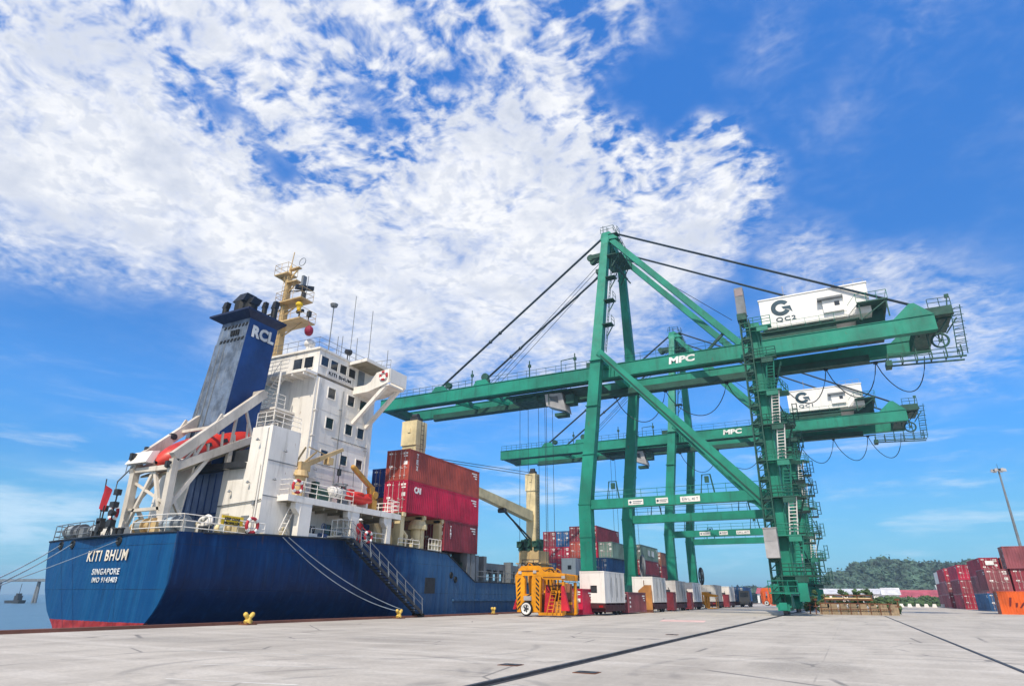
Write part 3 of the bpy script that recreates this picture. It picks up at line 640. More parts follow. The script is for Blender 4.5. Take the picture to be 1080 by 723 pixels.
for x, y in ((-33.9, 28.6), (-34.4, 29.0)):
    g = MB(); g.cone((x, y, 4.95), (x, y, 5.6), .33, .33, 14); g.ball((x, y, 5.6), .33, 1, 1, .5); g.box(x - .3, x + .3, y - .3, y + .3, 4.55, 4.95); g.build('vent_cowl', house_white, ship, smooth=False)
# yellow notice on the side railing
g = MB(); g.box(-32.16, -32.12, 25.75, 27.3, 5.28, 5.86); nb_ = g.build('notice_board', sign_yellow, ship)
text('notice_text', 'KEEP CLEAR', (-32.10, 26.5, 5.68), (0, 1, 0), (0, 0, 1), .16, black_paint, nb_, bold=.03, width=1.1)
text('notice_text', 'PROPELLER', (-32.10, 26.5, 5.43), (0, 1, 0), (0, 0, 1), .16, black_paint, nb_, bold=.03, width=1.15)

# casing block aft of the deckhouse
house = MB()
house.box(-37.1, -33.0, 29.2, 32.0, 4.55, 9.85)
house.box(-34.9, -33.0, 29.2, 31.8, 9.85, 12.2)
casing = house.build('stair_casing', house_white, ship)
g = MB()
g.box(-33.0, -32.97, 29.2, 31.8, 9.82, 9.88); g.box(-33.0, -32.97, 29.2, 31.8, 7.5, 7.56)
g.tube([(-37.0, 29.12, 7.0), (-33.2, 29.12, 7.2), (-33.0, 29.12, 7.25)], .04, 5); g.tube([(-33.6, 29.1, 6.9), (-33.6, 29.1, 7.2)], .12, 6)
g.build('pipe_run', mid_grey, casing)
g = MB(); g.box(-41.6, -37.1, 29.4, 31.0, 4.55, 9.4); wallb = g.build('engine_casing', wall_blue, ship)
g = MB()
for k in range(7): x = -41.4 + k * .68; g.box(x - .03, x + .03, 29.36, 29.4, 4.6, 9.3)
g.tube([(-41.5, 29.3, 6.6), (-37.2, 29.3, 6.6)], .05, 5); g.tube([(-41.5, 29.3, 6.1), (-37.2, 29.3, 6.1)], .035, 5)
g.cone((-38.4, 29.36, 6.35), (-38.4, 29.2, 6.35), .16, .16, 8); g.cone((-40.2, 29.36, 6.35), (-40.2, 29.2, 6.35), .16, .16, 8); g.build('stiffener', funnel_blue, wallb)
g = MB(); g.box(-42.5, -34.95, 28.6, 34.5, 9.42, 9.8); g.box(-42.3, -38, 32, 34.4, 4.6, 9.4); g.box(-37.5, -34.95, 29.3, 32.0, 9.86, 10.75); g.build('casing_deck_shade', dark_grey, ship)  # last box added dark, standing in for the shaded void under the boat

# main deckhouse
hb = MB(); hb.box(-44.0, -35.0, 34.5, 41.8, 4.55, 17.72); dh = hb.build('deckhouse', house_white, ship)
g = MB()
for z in (9.9, 12.6, 15.2): g.box(-35.0, -34.985, 34.5, 41.8, z - .02, z + .02)
for z in (14.9, 12.9, 11.0, 9.2): g.box(-35.0, -34.8, 34.62, 34.9, z, z + .08)
g.tube([(-34.93, 34.75, 8), (-34.93, 34.75, 17.6)], .06, 6); g.tube([(-34.95, 41.2, 8), (-34.95, 41.2, 13.5)], .03, 5)
g.build('weld_seam', house_white, dh)
def side_window(x, y0, y1, z0, z1, par, m=house_white, glass=glass_dark):
    g = MB(); t = .07
    g.box(x, x + .06, y0 - t, y0, z0 - t, z1 + t); g.box(x, x + .06, y1, y1 + t, z0 - t, z1 + t); g.box(x, x + .06, y0, y1, z0 - t, z0); g.box(x, x + .06, y0, y1, z1, z1 + t)
    f = g.build('window', m, par); g = MB(); g.box(x + .004, x + .02, y0, y1, z0, z1); g.build('pane', glass, f)
def aft_window(y, x0, x1, z0, z1, par, m=house_white, glass=glass_dark):
    g = MB(); t = .07
    g.box(x0 - t, x0, y - .06, y, z0 - t, z1 + t); g.box(x1, x1 + t, y - .06, y, z0 - t, z1 + t); g.box(x0, x1, y - .06, y, z0 - t, z0); g.box(x0, x1, y - .06, y, z1, z1 + t)
    f = g.build('window', m, par); g = MB(); g.box(x0, x1, y - .02, y - .004, z0, z1); g.build('pane', glass, f)
for y in (35.95, 38.3, 39.85): side_window(-35.0, y, y + .82, 16.3, 17.15, dh)
for y in (36.1, 38.4, 39.9): side_window(-35.0, y, y + .8, 13.85, 14.7, dh)
for y in (35.95, 38.2, 40.1): side_window(-35.0, y, y + .75, 11.3, 12.05, dh)
for y in (34.9, 38.6): side_window(-35.0, y, y + .6, 8.9, 9.6, dh)
# boat deck with its pillars, and the inner wall of the side passage under it
g = MB(); g.prism([(-35.9, 30.45, 7.3), (-32.0, 30.45, 7.3), (-31.95, 42.8, 7.3), (-35.9, 42.8, 7.3)], (0, 0, .42)); bd = g.build('boat_deck', house_white, ship)
g = MB(); g.add([(-35.8, 30.6, 7.29), (-32.15, 30.6, 7.29), (-32.1, 42.7, 7.29), (-35.8, 42.7, 7.29)], [(0, 1, 2, 3)])
for k in range(9): y = 31.4 + k * 1.35; g.box(-35.8, -32.2, y - .05, y + .05, 7.08, 7.285)
g.build('deck_beam', deck_brown, bd)
for y, wd in ((31.7, 1.05), (36.9, .85), (41.2, .5)):
    g = MB(); g.box(-32.5, -32.02, y, y + wd, 4.56, 7.3); g.corners([(-32.5, y - .45, 6.9), (-32.05, y - .45, 6.9), (-32.05, y, 6.5), (-32.5, y, 6.5), (-32.5, y - .45, 7.29), (-32.05, y - .45, 7.29), (-32.05, y, 7.29), (-32.5, y, 7.29)]); g.build('pillar', house_white, bd)
g = MB(); g.box(-35.2, -34.3, 32.0, 38.2, 4.55, 7.28); pw = g.build('passage_wall', house_white, ship)
side_window(-34.3, 32.6, 33.15, 5.6, 6.3, pw); side_window(-34.3, 35.0, 35.6, 5.5, 6.2, pw); side_window(-34.3, 36.6, 37.2, 4.7, 6.4, pw, mid_grey)
g = MB(); g.box(-39, -35.3, 41.9, 43.0, 4.55, 7.1); g.box(-34.8, -34.2, 38.6, 39.6, 4.6, 5.9); g.build('pump_housing', funnel_blue, ship)
g = MB(); g.rails([(-32.15, 30.6, 7.72), (-32.15, 37.0, 7.72)], 1.0, 1.4, .03, (.35, .68, 1.0)); g.rails([(-35, 30.6, 7.72), (-32.15, 30.6, 7.72)], 1.0, 1.2, .03, (.35, .68, 1.0)); g.build('railing', house_white, bd)
g = MB(); g.rails([(-32.15, 41.2, 7.72), (-32.15, 42.7, 7.72), (-35, 42.7, 7.72)], 1.0, .8, .035, (.35, .68, 1.0)); g.build('railing', house_white, bd)
g = MB(); g.rails([(-32.25, 33.2, 4.55), (-32.25, 36.6, 4.55)], 1.25, 1.2, .03, (.7, 1.25)); g.rails([(-32.25, 38.0, 4.9), (-32.25, 41.2, 4.9)], 1.15, 1.1, .03, (.4, .8, 1.15)); g.build('railing', house_white, ship)
g = MB(); g.ladder((-32.9, 30.7, 4.55), (-32.9, 31.9, 7.3), .6, (1, 0, 0), .28, .035); g.tube([(-32.6, 30.6, 5.4), (-32.6, 31.8, 8.1)], .03, 5); g.build('inclined_ladder', house_white, ship)
# passage clutter: small valves, hose boxes, blue and grey machinery
for (x, y, z, s, m) in ((-33.0, 33.9, 4.55, .9, mid_grey), (-33.2, 35.3, 4.55, 1.1, wall_blue), (-33.0, 36.2, 4.55, .8, cream_paint), (-33.4, 39.0, 4.55, 1.0, wall_blue), (-33.4, 40.2, 4.55, 1.1, funnel_blue), (-32.8, 31.2, 4.55, .7, cream_paint)):
    g = MB(); g.box(x - .3 * s, x + .3 * s, y - .25 * s, y + .25 * s, z, z + .5 * s); g.cone((x, y - .3 * s, z + .75 * s), (x, y + .3 * s, z + .75 * s), .26 * s, .26 * s, 12); g.tube([(x, y, z + .5 * s), (x, y, z + 1.5 * s)], .05, 6); g.ring((x + .05, y, z + 1.4 * s), (1, 0, 0), .22 * s, .035, 12, 5); g.build('deck_machinery', m, ship)
g = MB(); g.box(-32.3, -32.24, 33.0, 33.8, 5.05, 5.45); g.build('hose_box', house_white, ship)

# lamps, cable trays, vents and pipes on the walls
for (x, y, z) in ((-34.96, 37.4, 15.6), (-34.96, 40.9, 12.9), (-34.96, 35.4, 10.4), (-32.96, 30.4, 10.6), (-32.96, 29.8, 8.6)):
    g = MB(); g.tube([(x, y, z), (x + .2, y, z + .08)], .025, 5); g.cone((x + .2, y, z + .1), (x + .23, y, z - .05), .05, .1, 10); g.build('wall_lamp', mid_grey, dh)
for (x, y, z) in ((-34.3, 29.17, 8.4), (-35.9, 29.17, 7.9), (-33.9, 29.07, 11.2)):
    g = MB(); g.tube([(x, y, z), (x, y - .2, z + .07)], .025, 5); g.cone((x, y - .2, z + .1), (x, y - .23, z - .05), .05, .1, 10); g.build('wall_lamp', mid_grey, casing)
g = MB(); g.box(-36.5, -35.8, 29.14, 29.2, 4.6, 6.5); g.box(-36.42, -35.88, 29.11, 29.14, 4.75, 6.4); g.cone((-36.0, 29.1, 5.6), (-36.0, 29.05, 5.6), .05, .05, 6); g.build('door', ramp_cream, casing)
g = MB()
for k in range(6): g.box(-34.6, -33.9, 29.15, 29.2, 5.5 + k * .14, 5.58 + k * .14)
g.build('vent_grille', mid_grey, casing)
g = MB(); g.tube([(-33.35, 29.1, 4.6), (-33.35, 29.1, 12.0), (-33.35, 29.5, 12.4)], .05, 6); g.tube([(-33.55, 29.12, 4.6), (-33.55, 29.12, 9.6)], .035, 5); g.build('riser_pipe', house_white, casing)
g = MB(); g.tube([(-34.94, 37.7, 8.0), (-34.94, 37.7, 17.3)], .035, 5); g.tube([(-34.94, 36.9, 13.2), (-34.94, 41.3, 13.2)], .03, 5); g.tube([(-34.94, 34.6, 10.9), (-34.94, 41.5, 10.9)], .025, 5); g.build('cable_run', mid_grey, dh)
g = MB(); g.rails([(-34.7, 29.25, 12.2), (-33.05, 29.25, 12.2), (-33.05, 31.7, 12.2)], 1.0, .8, .028, (.35, .7, 1.0)); g.build('railing', house_white, casing)
g = MB()
for y in (34.9, 35.7): g.tube([(-34.97, y, 7.8), (-34.97, y, 9.0)], .02, 4)
g.box(-35.0, -34.93, 34.85, 35.75, 7.75, 9.75); g.cone((-34.93, 35.6, 8.7), (-34.88, 35.6, 8.7), .05, .05, 6); g.build('door', ramp_cream, dh)
for k in range(6):
    x = -45.8 + k * 1.3; g = MB(); g.cone((x, 26.8, 4.57), (x, 26.8, 5.1 + .25 * (k % 3)), .28, .24, 10); g.box(x - .3, x + .3, 26.6, 27.1, 4.57, 4.8); g.tube([(x, 26.8, 5.1), (x + .2, 26.8, 5.9)], .03, 5); g.build('deck_fitting', [cream_paint, mid_grey, ramp_cream][k % 3], ship)
# stair platforms on the aft face
g = MB(); g.box(-41.6, -34.95, 33.2, 34.5, 17.72, 17.95)
for k in range(6): x = -41.2 + k * 1.2; g.box(x - .05, x + .05, 33.25, 34.5, 17.5, 17.718)
bp = g.build('bridge_deck', house_white, ship)
g = MB(); g.rails([(-41.5, 33.28, 17.95), (-36.9, 33.28, 17.95)], 1.05, 1.0, .025, (.35, .7, 1.05)); g.rails([(-41.5, 33.28, 17.95), (-41.5, 34.4, 17.95)], 1.05, 1.0, .025); g.build('railing', house_white, bp)
g = MB(); g.box(-41.0, -36.8, 32.5, 34.5, 14.7, 14.86); mp = g.build('stair_platform', house_white, ship)
g = MB(); g.rails([(-41, 34.4, 14.86), (-40.95, 32.56, 14.86), (-36.86, 32.56, 14.86), (-36.86, 33.4, 14.86)], 1.05, .9, .028, (.35, .7, 1.05)); g.build('railing', house_white, mp)
g = MB(); g.rails([(-40.6, 31.7, 12.2), (-36.9, 31.7, 12.2), (-35.6, 31.9, 12.2)], 1.05, .9, .028, (.35, .7, 1.05)); g.tube([(-36.9, 32.6, 12.2), (-36.9, 32.6, 17.7)], .08, 6); g.tube([(-40.9, 32.6, 12.2), (-40.9, 32.6, 14.7)], .07, 6); g.build('railing', house_white, mp)
g = MB(); g.box(-41.4, -36.0, 32.0, 34.5, 12.05, 12.2); g.build('stair_platform', house_white, ship)
g = MB(); g.ladder((-39.4, 33.2, 14.9), (-37.2, 33.2, 17.9), .65, (0, 1, 0), .28, .04); g.tube([(-39.5, 32.85, 15.8), (-37.3, 32.85, 18.8)], .03, 5); g.build('inclined_ladder', house_white, ship)
g = MB(); g.ladder((-37.6, 33.0, 12.2), (-39.6, 33.0, 14.8), .65, (0, 1, 0), .28, .04); g.tube([(-37.6, 32.7, 13.1), (-39.6, 32.7, 15.7)], .03, 5); g.build('inclined_ladder', house_white, ship)

# wheelhouse
g = MB(); g.box(-43.5, -35.0, 34.5, 41.4, 17.95, 20.0); g.box(-43.7, -34.9, 34.35, 41.5, 20.0, 20.16); wh = g.build('wheelhouse', house_white, ship)
for y0 in (34.75, 35.85, 36.95, 38.05): side_window(-35.0, y0, y0 + .82, 18.72, 19.5, wh)
for x0 in (-37.7, -36.5): aft_window(34.5, x0, x0 + .95, 18.5, 19.45, wh)
g = MB(); g.box(-35.0, -34.96, 39.3, 40.1, 17.98, 19.7); g.build('door', mid_grey, wh)
g = MB(); g.box(-34.99, -34.95, 35.5, 38.6, 18.08, 18.56); nb2 = g.build('name_board', reefer_white, wh)
text('board_text', 'KITI BHUM', (-34.94, 37.05, 18.32), (0, 1, 0), (0, 0, 1), .3, black_paint, nb2, bold=.03, width=2.7, spacing=1.1)
g = MB(); g.corners([(-35, 38.0, 19.75), (-32.9, 37.8, 19.75), (-32.9, 41.2, 19.75), (-35, 41.2, 19.75), (-35, 38.0, 20.02), (-32.9, 37.8, 20.02), (-32.9, 41.2, 20.02), (-35, 41.2, 20.02)]); cn = g.build('wing_canopy', house_white, wh)
g = MB(); g.add([(-34.95, 38.1, 19.74), (-33, 37.9, 19.74), (-33, 41.1, 19.74), (-34.95, 41.1, 19.74)], [(0, 1, 2, 3)]); g.build('soffit', deck_brown, cn)
g = MB(); g.rails([(-43.4, 34.5, 20.16), (-35.2, 34.5, 20.16), (-35.1, 41.2, 20.16), (-33.0, 41.1, 20.02)], .95, 1.2, .022, (.5, .95)); g.build('railing', mid_grey, wh)
g = MB(); g.cone((-37.4, 35.6, 20.16), (-37.4, 35.6, 21.1), .28, .28, 12); g.cone((-37.4, 35.6, 21.1), (-37.4, 35.6, 21.2), .45, .45, 14); g.ball((-37.4, 35.6, 21.25), .48, 1, 1, .8); g.build('satellite_dome', reefer_white, wh, smooth=False)
for (x, y, h) in ((-35.6, 36.0, 24.6), (-35.3, 37.2, 22.2), (-35.4, 38.4, 26.6), (-35.8, 39.6, 23.0), (-35.2, 40.6, 26.0), (-36.4, 37.8, 22.6), (-33.2, 40.8, 21.8)):
    g = MB(); g.tube([(x, y, 20.1), (x, y, h)], .03, 5)
    if h == 24.6: g.cone((x, y, h - .05), (x, y, h + .18), .28, .34, 12); g.tube([(x, y, 20.1), (x, y, h)], .045, 5)
    g.build('antenna', mid_grey, wh)
g = MB(); g.tube([(-34.9, 37.6, 20.1), (-34.9, 37.6, 20.7)], .05, 5); g.cone((-34.95, 37.4, 20.8), (-34.9, 37.9, 20.85), .2, .26, 10); g.build('searchlight', dark_grey, wh)
# bridge wing
g = MB(); prof = [(-35, 18.02), (-33.7, 18.06), (-33.2, 18.3), (-32.65, 19.0), (-31.25, 19.18), (-31.25, 18.0), (-32.3, 17.7), (-33.5, 17.42), (-35, 17.4)]
g.prism([(x, 38.9, z) for x, z in prof], (0, .1, 0)); g.prism([(x, 41.1, z) for x, z in prof], (0, .1, 0))
g.box(-31.3, -31.2, 38.9, 41.2, 17.98, 19.18); g.box(-35, -31.3, 39.0, 41.1, 17.74, 17.86)
g.prism([(-35, 39.0, 17.42), (-33.5, 39.0, 17.44), (-32.3, 39.0, 17.72), (-35, 39.0, 17.73)], (0, 2.1, 0)); bw = g.build('bridge_wing', house_white, ship)
for y in (39.2, 40.9):
    g = MB(); g.beam((-31.7, y, 17.9), (-35.0, y, 14.9), .3, .3); g.build('strut', house_white, bw)

# funnel
fz0, fz1 = 9.8, 20.9
FB = [(-41.3, 28.5), (-37.6, 28.5), (-37.6, 31.5), (-41.3, 31.5)]; FT = [(-40.0, 29.0), (-37.0, 29.0), (-37.0, 31.7), (-40.0, 31.7)]
g = MB(); c = [(x, y, fz0) for x, y in FB] + [(x, y, fz1) for x, y in FT]
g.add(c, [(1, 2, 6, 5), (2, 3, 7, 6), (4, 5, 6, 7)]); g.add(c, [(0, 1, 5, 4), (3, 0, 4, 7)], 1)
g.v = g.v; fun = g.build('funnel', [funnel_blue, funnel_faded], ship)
g = MB(); g.corners([(-40.0, 29.0, 20.9), (-37.0, 29.0, 20.9), (-37.0, 31.7, 20.9), (-40.0, 31.7, 20.9), (-40.85, 28.35, 21.35), (-36.55, 28.35, 21.35), (-36.55, 32.1, 21.35), (-40.85, 32.1, 21.35)])
g.box(-40.85, -36.55, 28.35, 32.1, 21.35, 21.5); g.build('funnel_cap', mat('cap_navy', (0.008, 0.02, 0.07, 1), .6), fun)
for (x, y, r, h) in ((-38.9, 29.6, .6, 2.1), (-38.2, 29.8, .5, 1.7), (-40.0, 29.0, .24, 1.3), (-37.2, 30.3, .2, 1.3), (-36.9, 31.0, .24, 1.6)):
    g = MB(); g.cone((x, y, 21.4), (x, y, 21.5 + h * .6), r, r, 14); g.prism([(x - r, y - r * .9, 21.5 + h * .6), (x + r, y - r * .9, 21.5 + h * .6), (x + r * .7, y - .1, 21.5 + h), (x - r * .7, y - .1, 21.5 + h)], (0, r * 1.6, 0)); g.build('exhaust_pipe', black_paint, fun)
for z0, xa in ((20.45, -39.8), (19.3, -39.95)):
    for k in range(7):
        x = xa + .15 + k * .38; yy = 28.5 + (z0 - fz0) / (fz1 - fz0) * .5; g = MB()
        g.corners([(x, yy - .05, z0 - .12), (x + .2, yy - .05, z0 - .1), (x + .2, yy + .04, z0 - .1), (x, yy + .04, z0 - .12), (x + .08, yy - .05, z0 + .1), (x + .28, yy - .05, z0 + .12), (x + .28, yy + .04, z0 + .12), (x + .08, yy + .04, z0 + .1)])
        g.build('vent_slot', black_paint, fun)
for k in range(4): g = MB(); g.box(-38.75 + k * .24, -38.6 + k * .24, 28.86, 28.95, 19.65, 20.1); g.build('louvre', black_paint, fun)
text('funnel_letters', 'RCL', (-36.97, 30.42, 20.0), (0.02, 1, 0), (.055, 0, 1), .95, white_ink, fun, bold=.05, width=2.1, spacing=1.05)
for k in range(3): g = MB(); x = -40.6 + k * .55; g.tube([(x, 28.45, 9.9), (x + .35, 28.95, 19.2)], .05, 5); g.build('drain_pipe', mid_grey, fun)

# mast
mx, my = -40.4, 34.95
g = MB(); g.beam((mx, my, 19.9), (mx, my, 27.9), .62, .62, .4, .4); g.cone((mx, my, 27.9), (mx, my, 29.2), .2, .12, 8); g.tube([(mx, my, 29.2), (mx + .15, my, 30.6)], .05, 6); mast = g.build('signal_mast', tan_paint, ship)
def mast_platform(z, x0, x1, y0, y1, rail=True):
    g = MB(); g.box(mx + x0, mx + x1, my + y0, my + y1, z, z + .1)
    g.beam((mx, my, z - 1.0), (mx + x1 * .8, my, z - .02), .1, .1); g.beam((mx, my, z - 1.0), (mx + x0 * .8, my, z - .02), .1, .1)
    if rail: g.rails([(mx + x0, my + y0, z + .1), (mx + x1, my + y0, z + .1), (mx + x1, my + y1, z + .1), (mx + x0, my + y1, z + .1), (mx + x0, my + y0, z + .1)], .95, 1.0, .025, (.5, .95))
    g.build('mast_platform', tan_paint, mast)
mast_platform(23.1, -1.5, 3.0, -.9, .9); mast_platform(25.2, -.5, 2.6, -.7, .7); mast_platform(28.2, -1.3, .3, -.6, .6); mast_platform(27.3, 0, 1.3, -.35, .35, False); mast_platform(28.7, 0.1, 1.2, -.2, .2, False)
g = MB(); g.tube([(mx - 2.6, my - .3, 24.3), (mx - .3, my, 24.9)], .07, 5); g.tube([(mx - 2.6, my - .3, 24.1), (mx - 2.6, my - .3, 24.7)], .09, 6); g.tube([(mx, my, 26.6), (mx + 2.4, my, 26.2)], .06, 5); g.build('yardarm', dark_grey, mast)
g = MB(); g.cone((mx + 2.1, my, 25.3), (mx + 2.1, my, 26.0), .25, .2, 10); g.corners([(mx + 1.9, my - .9, 26.0), (mx + 2.15, my - 1, 26.0), (mx + 2.3, my + .9, 26.6), (mx + 2.05, my + 1, 26.6), (mx + 1.9, my - .9, 26.4), (mx + 2.15, my - 1, 26.4), (mx + 2.3, my + .9, 27.0), (mx + 2.05, my + 1, 27.0)]); g.build('radar', dark_grey, mast)
g = MB(); g.box(mx + 1.75, mx + 2.0, my - .2, my + .2, 26.2, 27.7); g.tube([(mx + 2.4, my, 25.3), (mx + 2.4, my, 27.6)], .03, 5); g.build('radar', mid_grey, mast)
g = MB(); g.ball((mx + 2.1, my - .3, 24.75), .32, 1, 1, .8); g.cone((mx + 2.1, my - .3, 24.2), (mx + 2.1, my - .3, 24.5), .15, .2, 8); g.build('radome', sign_yellow, mast)
g = MB(); g.tube([(mx + 1.6, my + .3, 23.2), (mx + 1.6, my + .3, 24.4)], .08, 6); g.cone((mx + 1.3, my + .3, 24.45), (mx + 2.0, my + .3, 24.45), .16, .16, 8); g.tube([(mx + 3.1, my, 23.2), (mx + 3.1, my, 24)], .05, 5); g.box(mx + 2.95, mx + 3.25, my - .15, my + .15, 23.5, 24.0); g.build('navigation_light', dark_grey, mast)
g = MB(); g.ring((mx + 1.35, my, 29.3), (0, 1, 0), .38, .03, 16, 5); g.build('loop_antenna', mid_grey, mast)
g = MB(); g.tube([(mx + 3.2, my, 23.1), (mx + 3.3, my, 22.6)], .03, 4); g.ball((mx + 3.35, my, 22.15), .42, .9, .9, 1.1); g.build('signal_ball', mat('signal_red', '#7d1230', .5), mast)
g = MB(); g.ladder((mx - .05, my - .48, 20), (mx - .02, my - .36, 28), .4, (1, 0, 0), .35, .025); g.build('ladder', tan_paint, mast)

# free-fall lifeboat ramp on the stern
dav = MB()
for x in (-36.5, -40.2):
    dav.beam((x, 31.0, 15.4), (x, 24.9, 9.5), .42, .62)                    # long upper arm
    dav.beam((x, 30.9, 12.0), (x, 24.8, 8.75), .36, .5)                    # skid rail under the boat
    dav.beam((x, 25.0, 9.4), (x, 25.1, 4.55), .42, .42)                    # aft post
    dav.beam((x, 27.4, 10.0), (x, 25.1, 6.3), .24, .24); dav.beam((x, 28.9, 9.4), (x, 28.9, 11.2), .3, .3)
    dav.beam((x, 29.6, 13.9), (x, 30.6, 11.8), .16, .16); dav.beam((x, 27.0, 11.5), (x, 25.4, 9.0), .14, .14)
dav.beam((-40.4, 30.9, 15.3), (-36.3, 30.9, 15.3), .5, .5); dav.beam((-40.2, 25, 8.9), (-36.5, 25, 8.9), .3, .3); dav.beam((-40.2, 25.1, 6.4), (-36.5, 25.1, 6.4), .2, .2)
dav.beam((-40.2, 25.1, 5.0), (-38.4, 25.1, 8.8), .2, .2); dav.beam((-36.5, 25.1, 5.0), (-38.3, 25.1, 8.8), .2, .2)
for x in (-36.5, -40.2):
    for k in range(6):
        t_ = (k + .6) / 6.4; y_ = 24.8 + 6.1 * t_; z_ = 8.75 + 3.25 * t_
        dav.beam((x, y_, z_), (x, y_ - .12, z_ + .75 + .5 * (k % 2)), .12, .12)
    dav.beam((x, 26.2, 9.5), (x, 27.8, 13.0), .16, .16); dav.beam((x, 28.9, 10.9), (x, 29.0, 13.6), .16, .16); dav.beam((x, 25.1, 7.4), (x, 27.2, 4.6), .2, .2)
dav.beam((-40.2, 27.6, 12.1), (-36.5, 27.6, 12.1), .16, .2); dav.beam((-40.2, 25.0, 9.6), (-36.5, 27.2, 9.9), .14, .14); dav.beam((-40.2, 25.1, 8.2), (-36.5, 25.1, 6.6), .14, .14)
davit = dav.build('lifeboat_ramp', ramp_cream, ship)
g = MB(); g.prism([(-41.3, 27.2, 4.6), (-38.3, 27.2, 4.6), (-37.6, 27.2, 9.4), (-41.0, 27.2, 9.4)], (0, .12, 0)); g.build('ramp_plate', house_white, davit)
for (x, y, z, s) in ((-40.3, 24.8, 9.75, .24), (-40.3, 25.7, 10.3, .28), (-36.6, 24.8, 9.0, .2), (-40.1, 27.0, 11.6, .2)):
    g = MB(); g.cone((x - .2, y, z), (x + .2, y, z), s, s, 12); g.box(x - .12, x + .12, y - s * 1.2, y + s * .6, z - s * .8, z + s * 1.1); g.build('sheave', dark_grey, davit)
g = MB(); g.corners([(-40.0, 25.3, 8.5), (-36.7, 25.3, 8.5), (-36.7, 30.9, 11.5), (-40.0, 30.9, 11.5), (-40.0, 25.3, 8.62), (-36.7, 25.3, 8.62), (-36.7, 30.9, 11.62), (-40.0, 30.9, 11.62)]); g.build('shade_slab', deck_brown, davit)  # sloping slab added to shade the void under the skids
g = MB(); g.corners([(-40.7, 24.5, 9.3), (-38.6, 24.5, 9.3), (-38.6, 25.0, 9.3), (-40.7, 25.0, 9.3), (-40.5, 24.9, 10.1), (-38.7, 24.9, 10.1), (-38.7, 25.4, 10.2), (-40.5, 25.4, 10.2)]); g.build('canvas_cover', house_white, davit)
g = MB(); g.tube([(-40.2, 24.8, 9.2), (-41.5, 24.8, 8.3), (-41.5, 24.8, 7.8)], .05, 5); g.rails([(-41.2, 25, 8.8), (-40.4, 25, 8.8)], .8, .5, .03); g.build('ramp_step', mid_grey, davit)

# deck cranes of the ship
def deck_crane(x, y, z0, z1, wd, jib=None, base=True):
    g = MB(); g.box(x - wd / 2, x + wd / 2, y - wd / 2, y + wd / 2, z0, z1)
    g.box(x - wd / 2 - .12, x + wd / 2 + .03, y - wd / 2 - .12, y + wd / 2 + .03, z1 - 2.4, z1 - .05); g.box(x - .15, x + .15, y - wd / 2 - .2, y - wd / 2 - .1, z1 - 1.2, z1 - .8)
    for k in range(3): g.box(x - wd / 2 - .02, x + wd / 2 + .02, y - wd / 2 - .02, y + wd / 2 + .02, z0 + (z1 - z0) * (k + 1) / 4, z0 + (z1 - z0) * (k + 1) / 4 + .1)
    p = g.build('deck_crane', cream_paint if base else cream_paint, ship)
    g = MB(); g.box(x - wd * .3, x + wd * .3, y - .3, y + .5, z1, z1 + .45); g.cone((x - .3, y, z1 + .55), (x + .3, y, z1 + .55), .3, .3, 10); g.build('crane_head', dark_grey, p)
    g = MB(); g.ladder((x + wd / 2 + .12, y, z0), (x + wd / 2 + .12, y, z1), .45, (0, 1, 0), .4, .03); g.build('ladder', dark_grey, p)
    if jib:
        a, b = jib
        g = MB(); g.beam(a, b, 1.0, 1.3, .6, .7); g.build('jib', cream_paint, p)
        g = MB(); m_ = Vector(a).lerp(Vector(b), .28); g.beam(m_ - Vector((0, 0, .7)), (x, y - wd / 2, a[2] - 3.0), .16, .16); g.beam(m_ - Vector((0, -.6, .7)), (x, y - wd / 2, a[2] - 3.6), .12, .12); g.cone(m_ + Vector((-.5, 0, -.85)), m_ + Vector((.5, 0, -.85)), .3, .3, 10); g.build('jib_ram', dark_grey, p)
        g = MB(); g.tube([(x - .3, y - wd / 2, z1 + .2), Vector(b) + Vector((0, 0, .5))], .04, 5); g.tube([(x + .3, y - wd / 2, z1 - .3), Vector(b) + Vector((0, 0, .3))], .04, 5); g.build('luffing_wire', rope_steel, p)
    return p
deck_crane(-37.5, 80.5, 2.8, 17.7, 1.4, ((-37.5, 79.4, 11.8), (-37.3, 50.0, 14.2)))
deck_crane(-34.6, 47.6, 13.45, 17.0, 1.55, None)
g = MB(); g.box(-38.9, -36.0, 79.0, 82.4, 2.85, 7.3); g.box(-39.3, -35.6, 78.8, 82.6, 5.6, 5.75); g.box(-38.6, -37.4, 78.9, 79.0, 6.2, 7.0); g.build('crane_house', tan_paint, ship)
for k in range(7):
    x = -38.7 + (k % 3) * 1.15; y = 79.2 + (k // 3) * 1.3
    g = MB(); g.cone((x, y, 7.3), (x, y, 8.2 + .3 * (k % 2)), .4, .35, 10); g.box(x - .45, x + .3, y - .45, y + .4, 7.7, 8.5 + .3 * (k % 2)); g.ring((x, y - .5, 8.1), (0, 1, 0), .35, .08, 10, 5); g.build('winch_gear', mat('winch_green', '#1e4a3c', .5), ship)
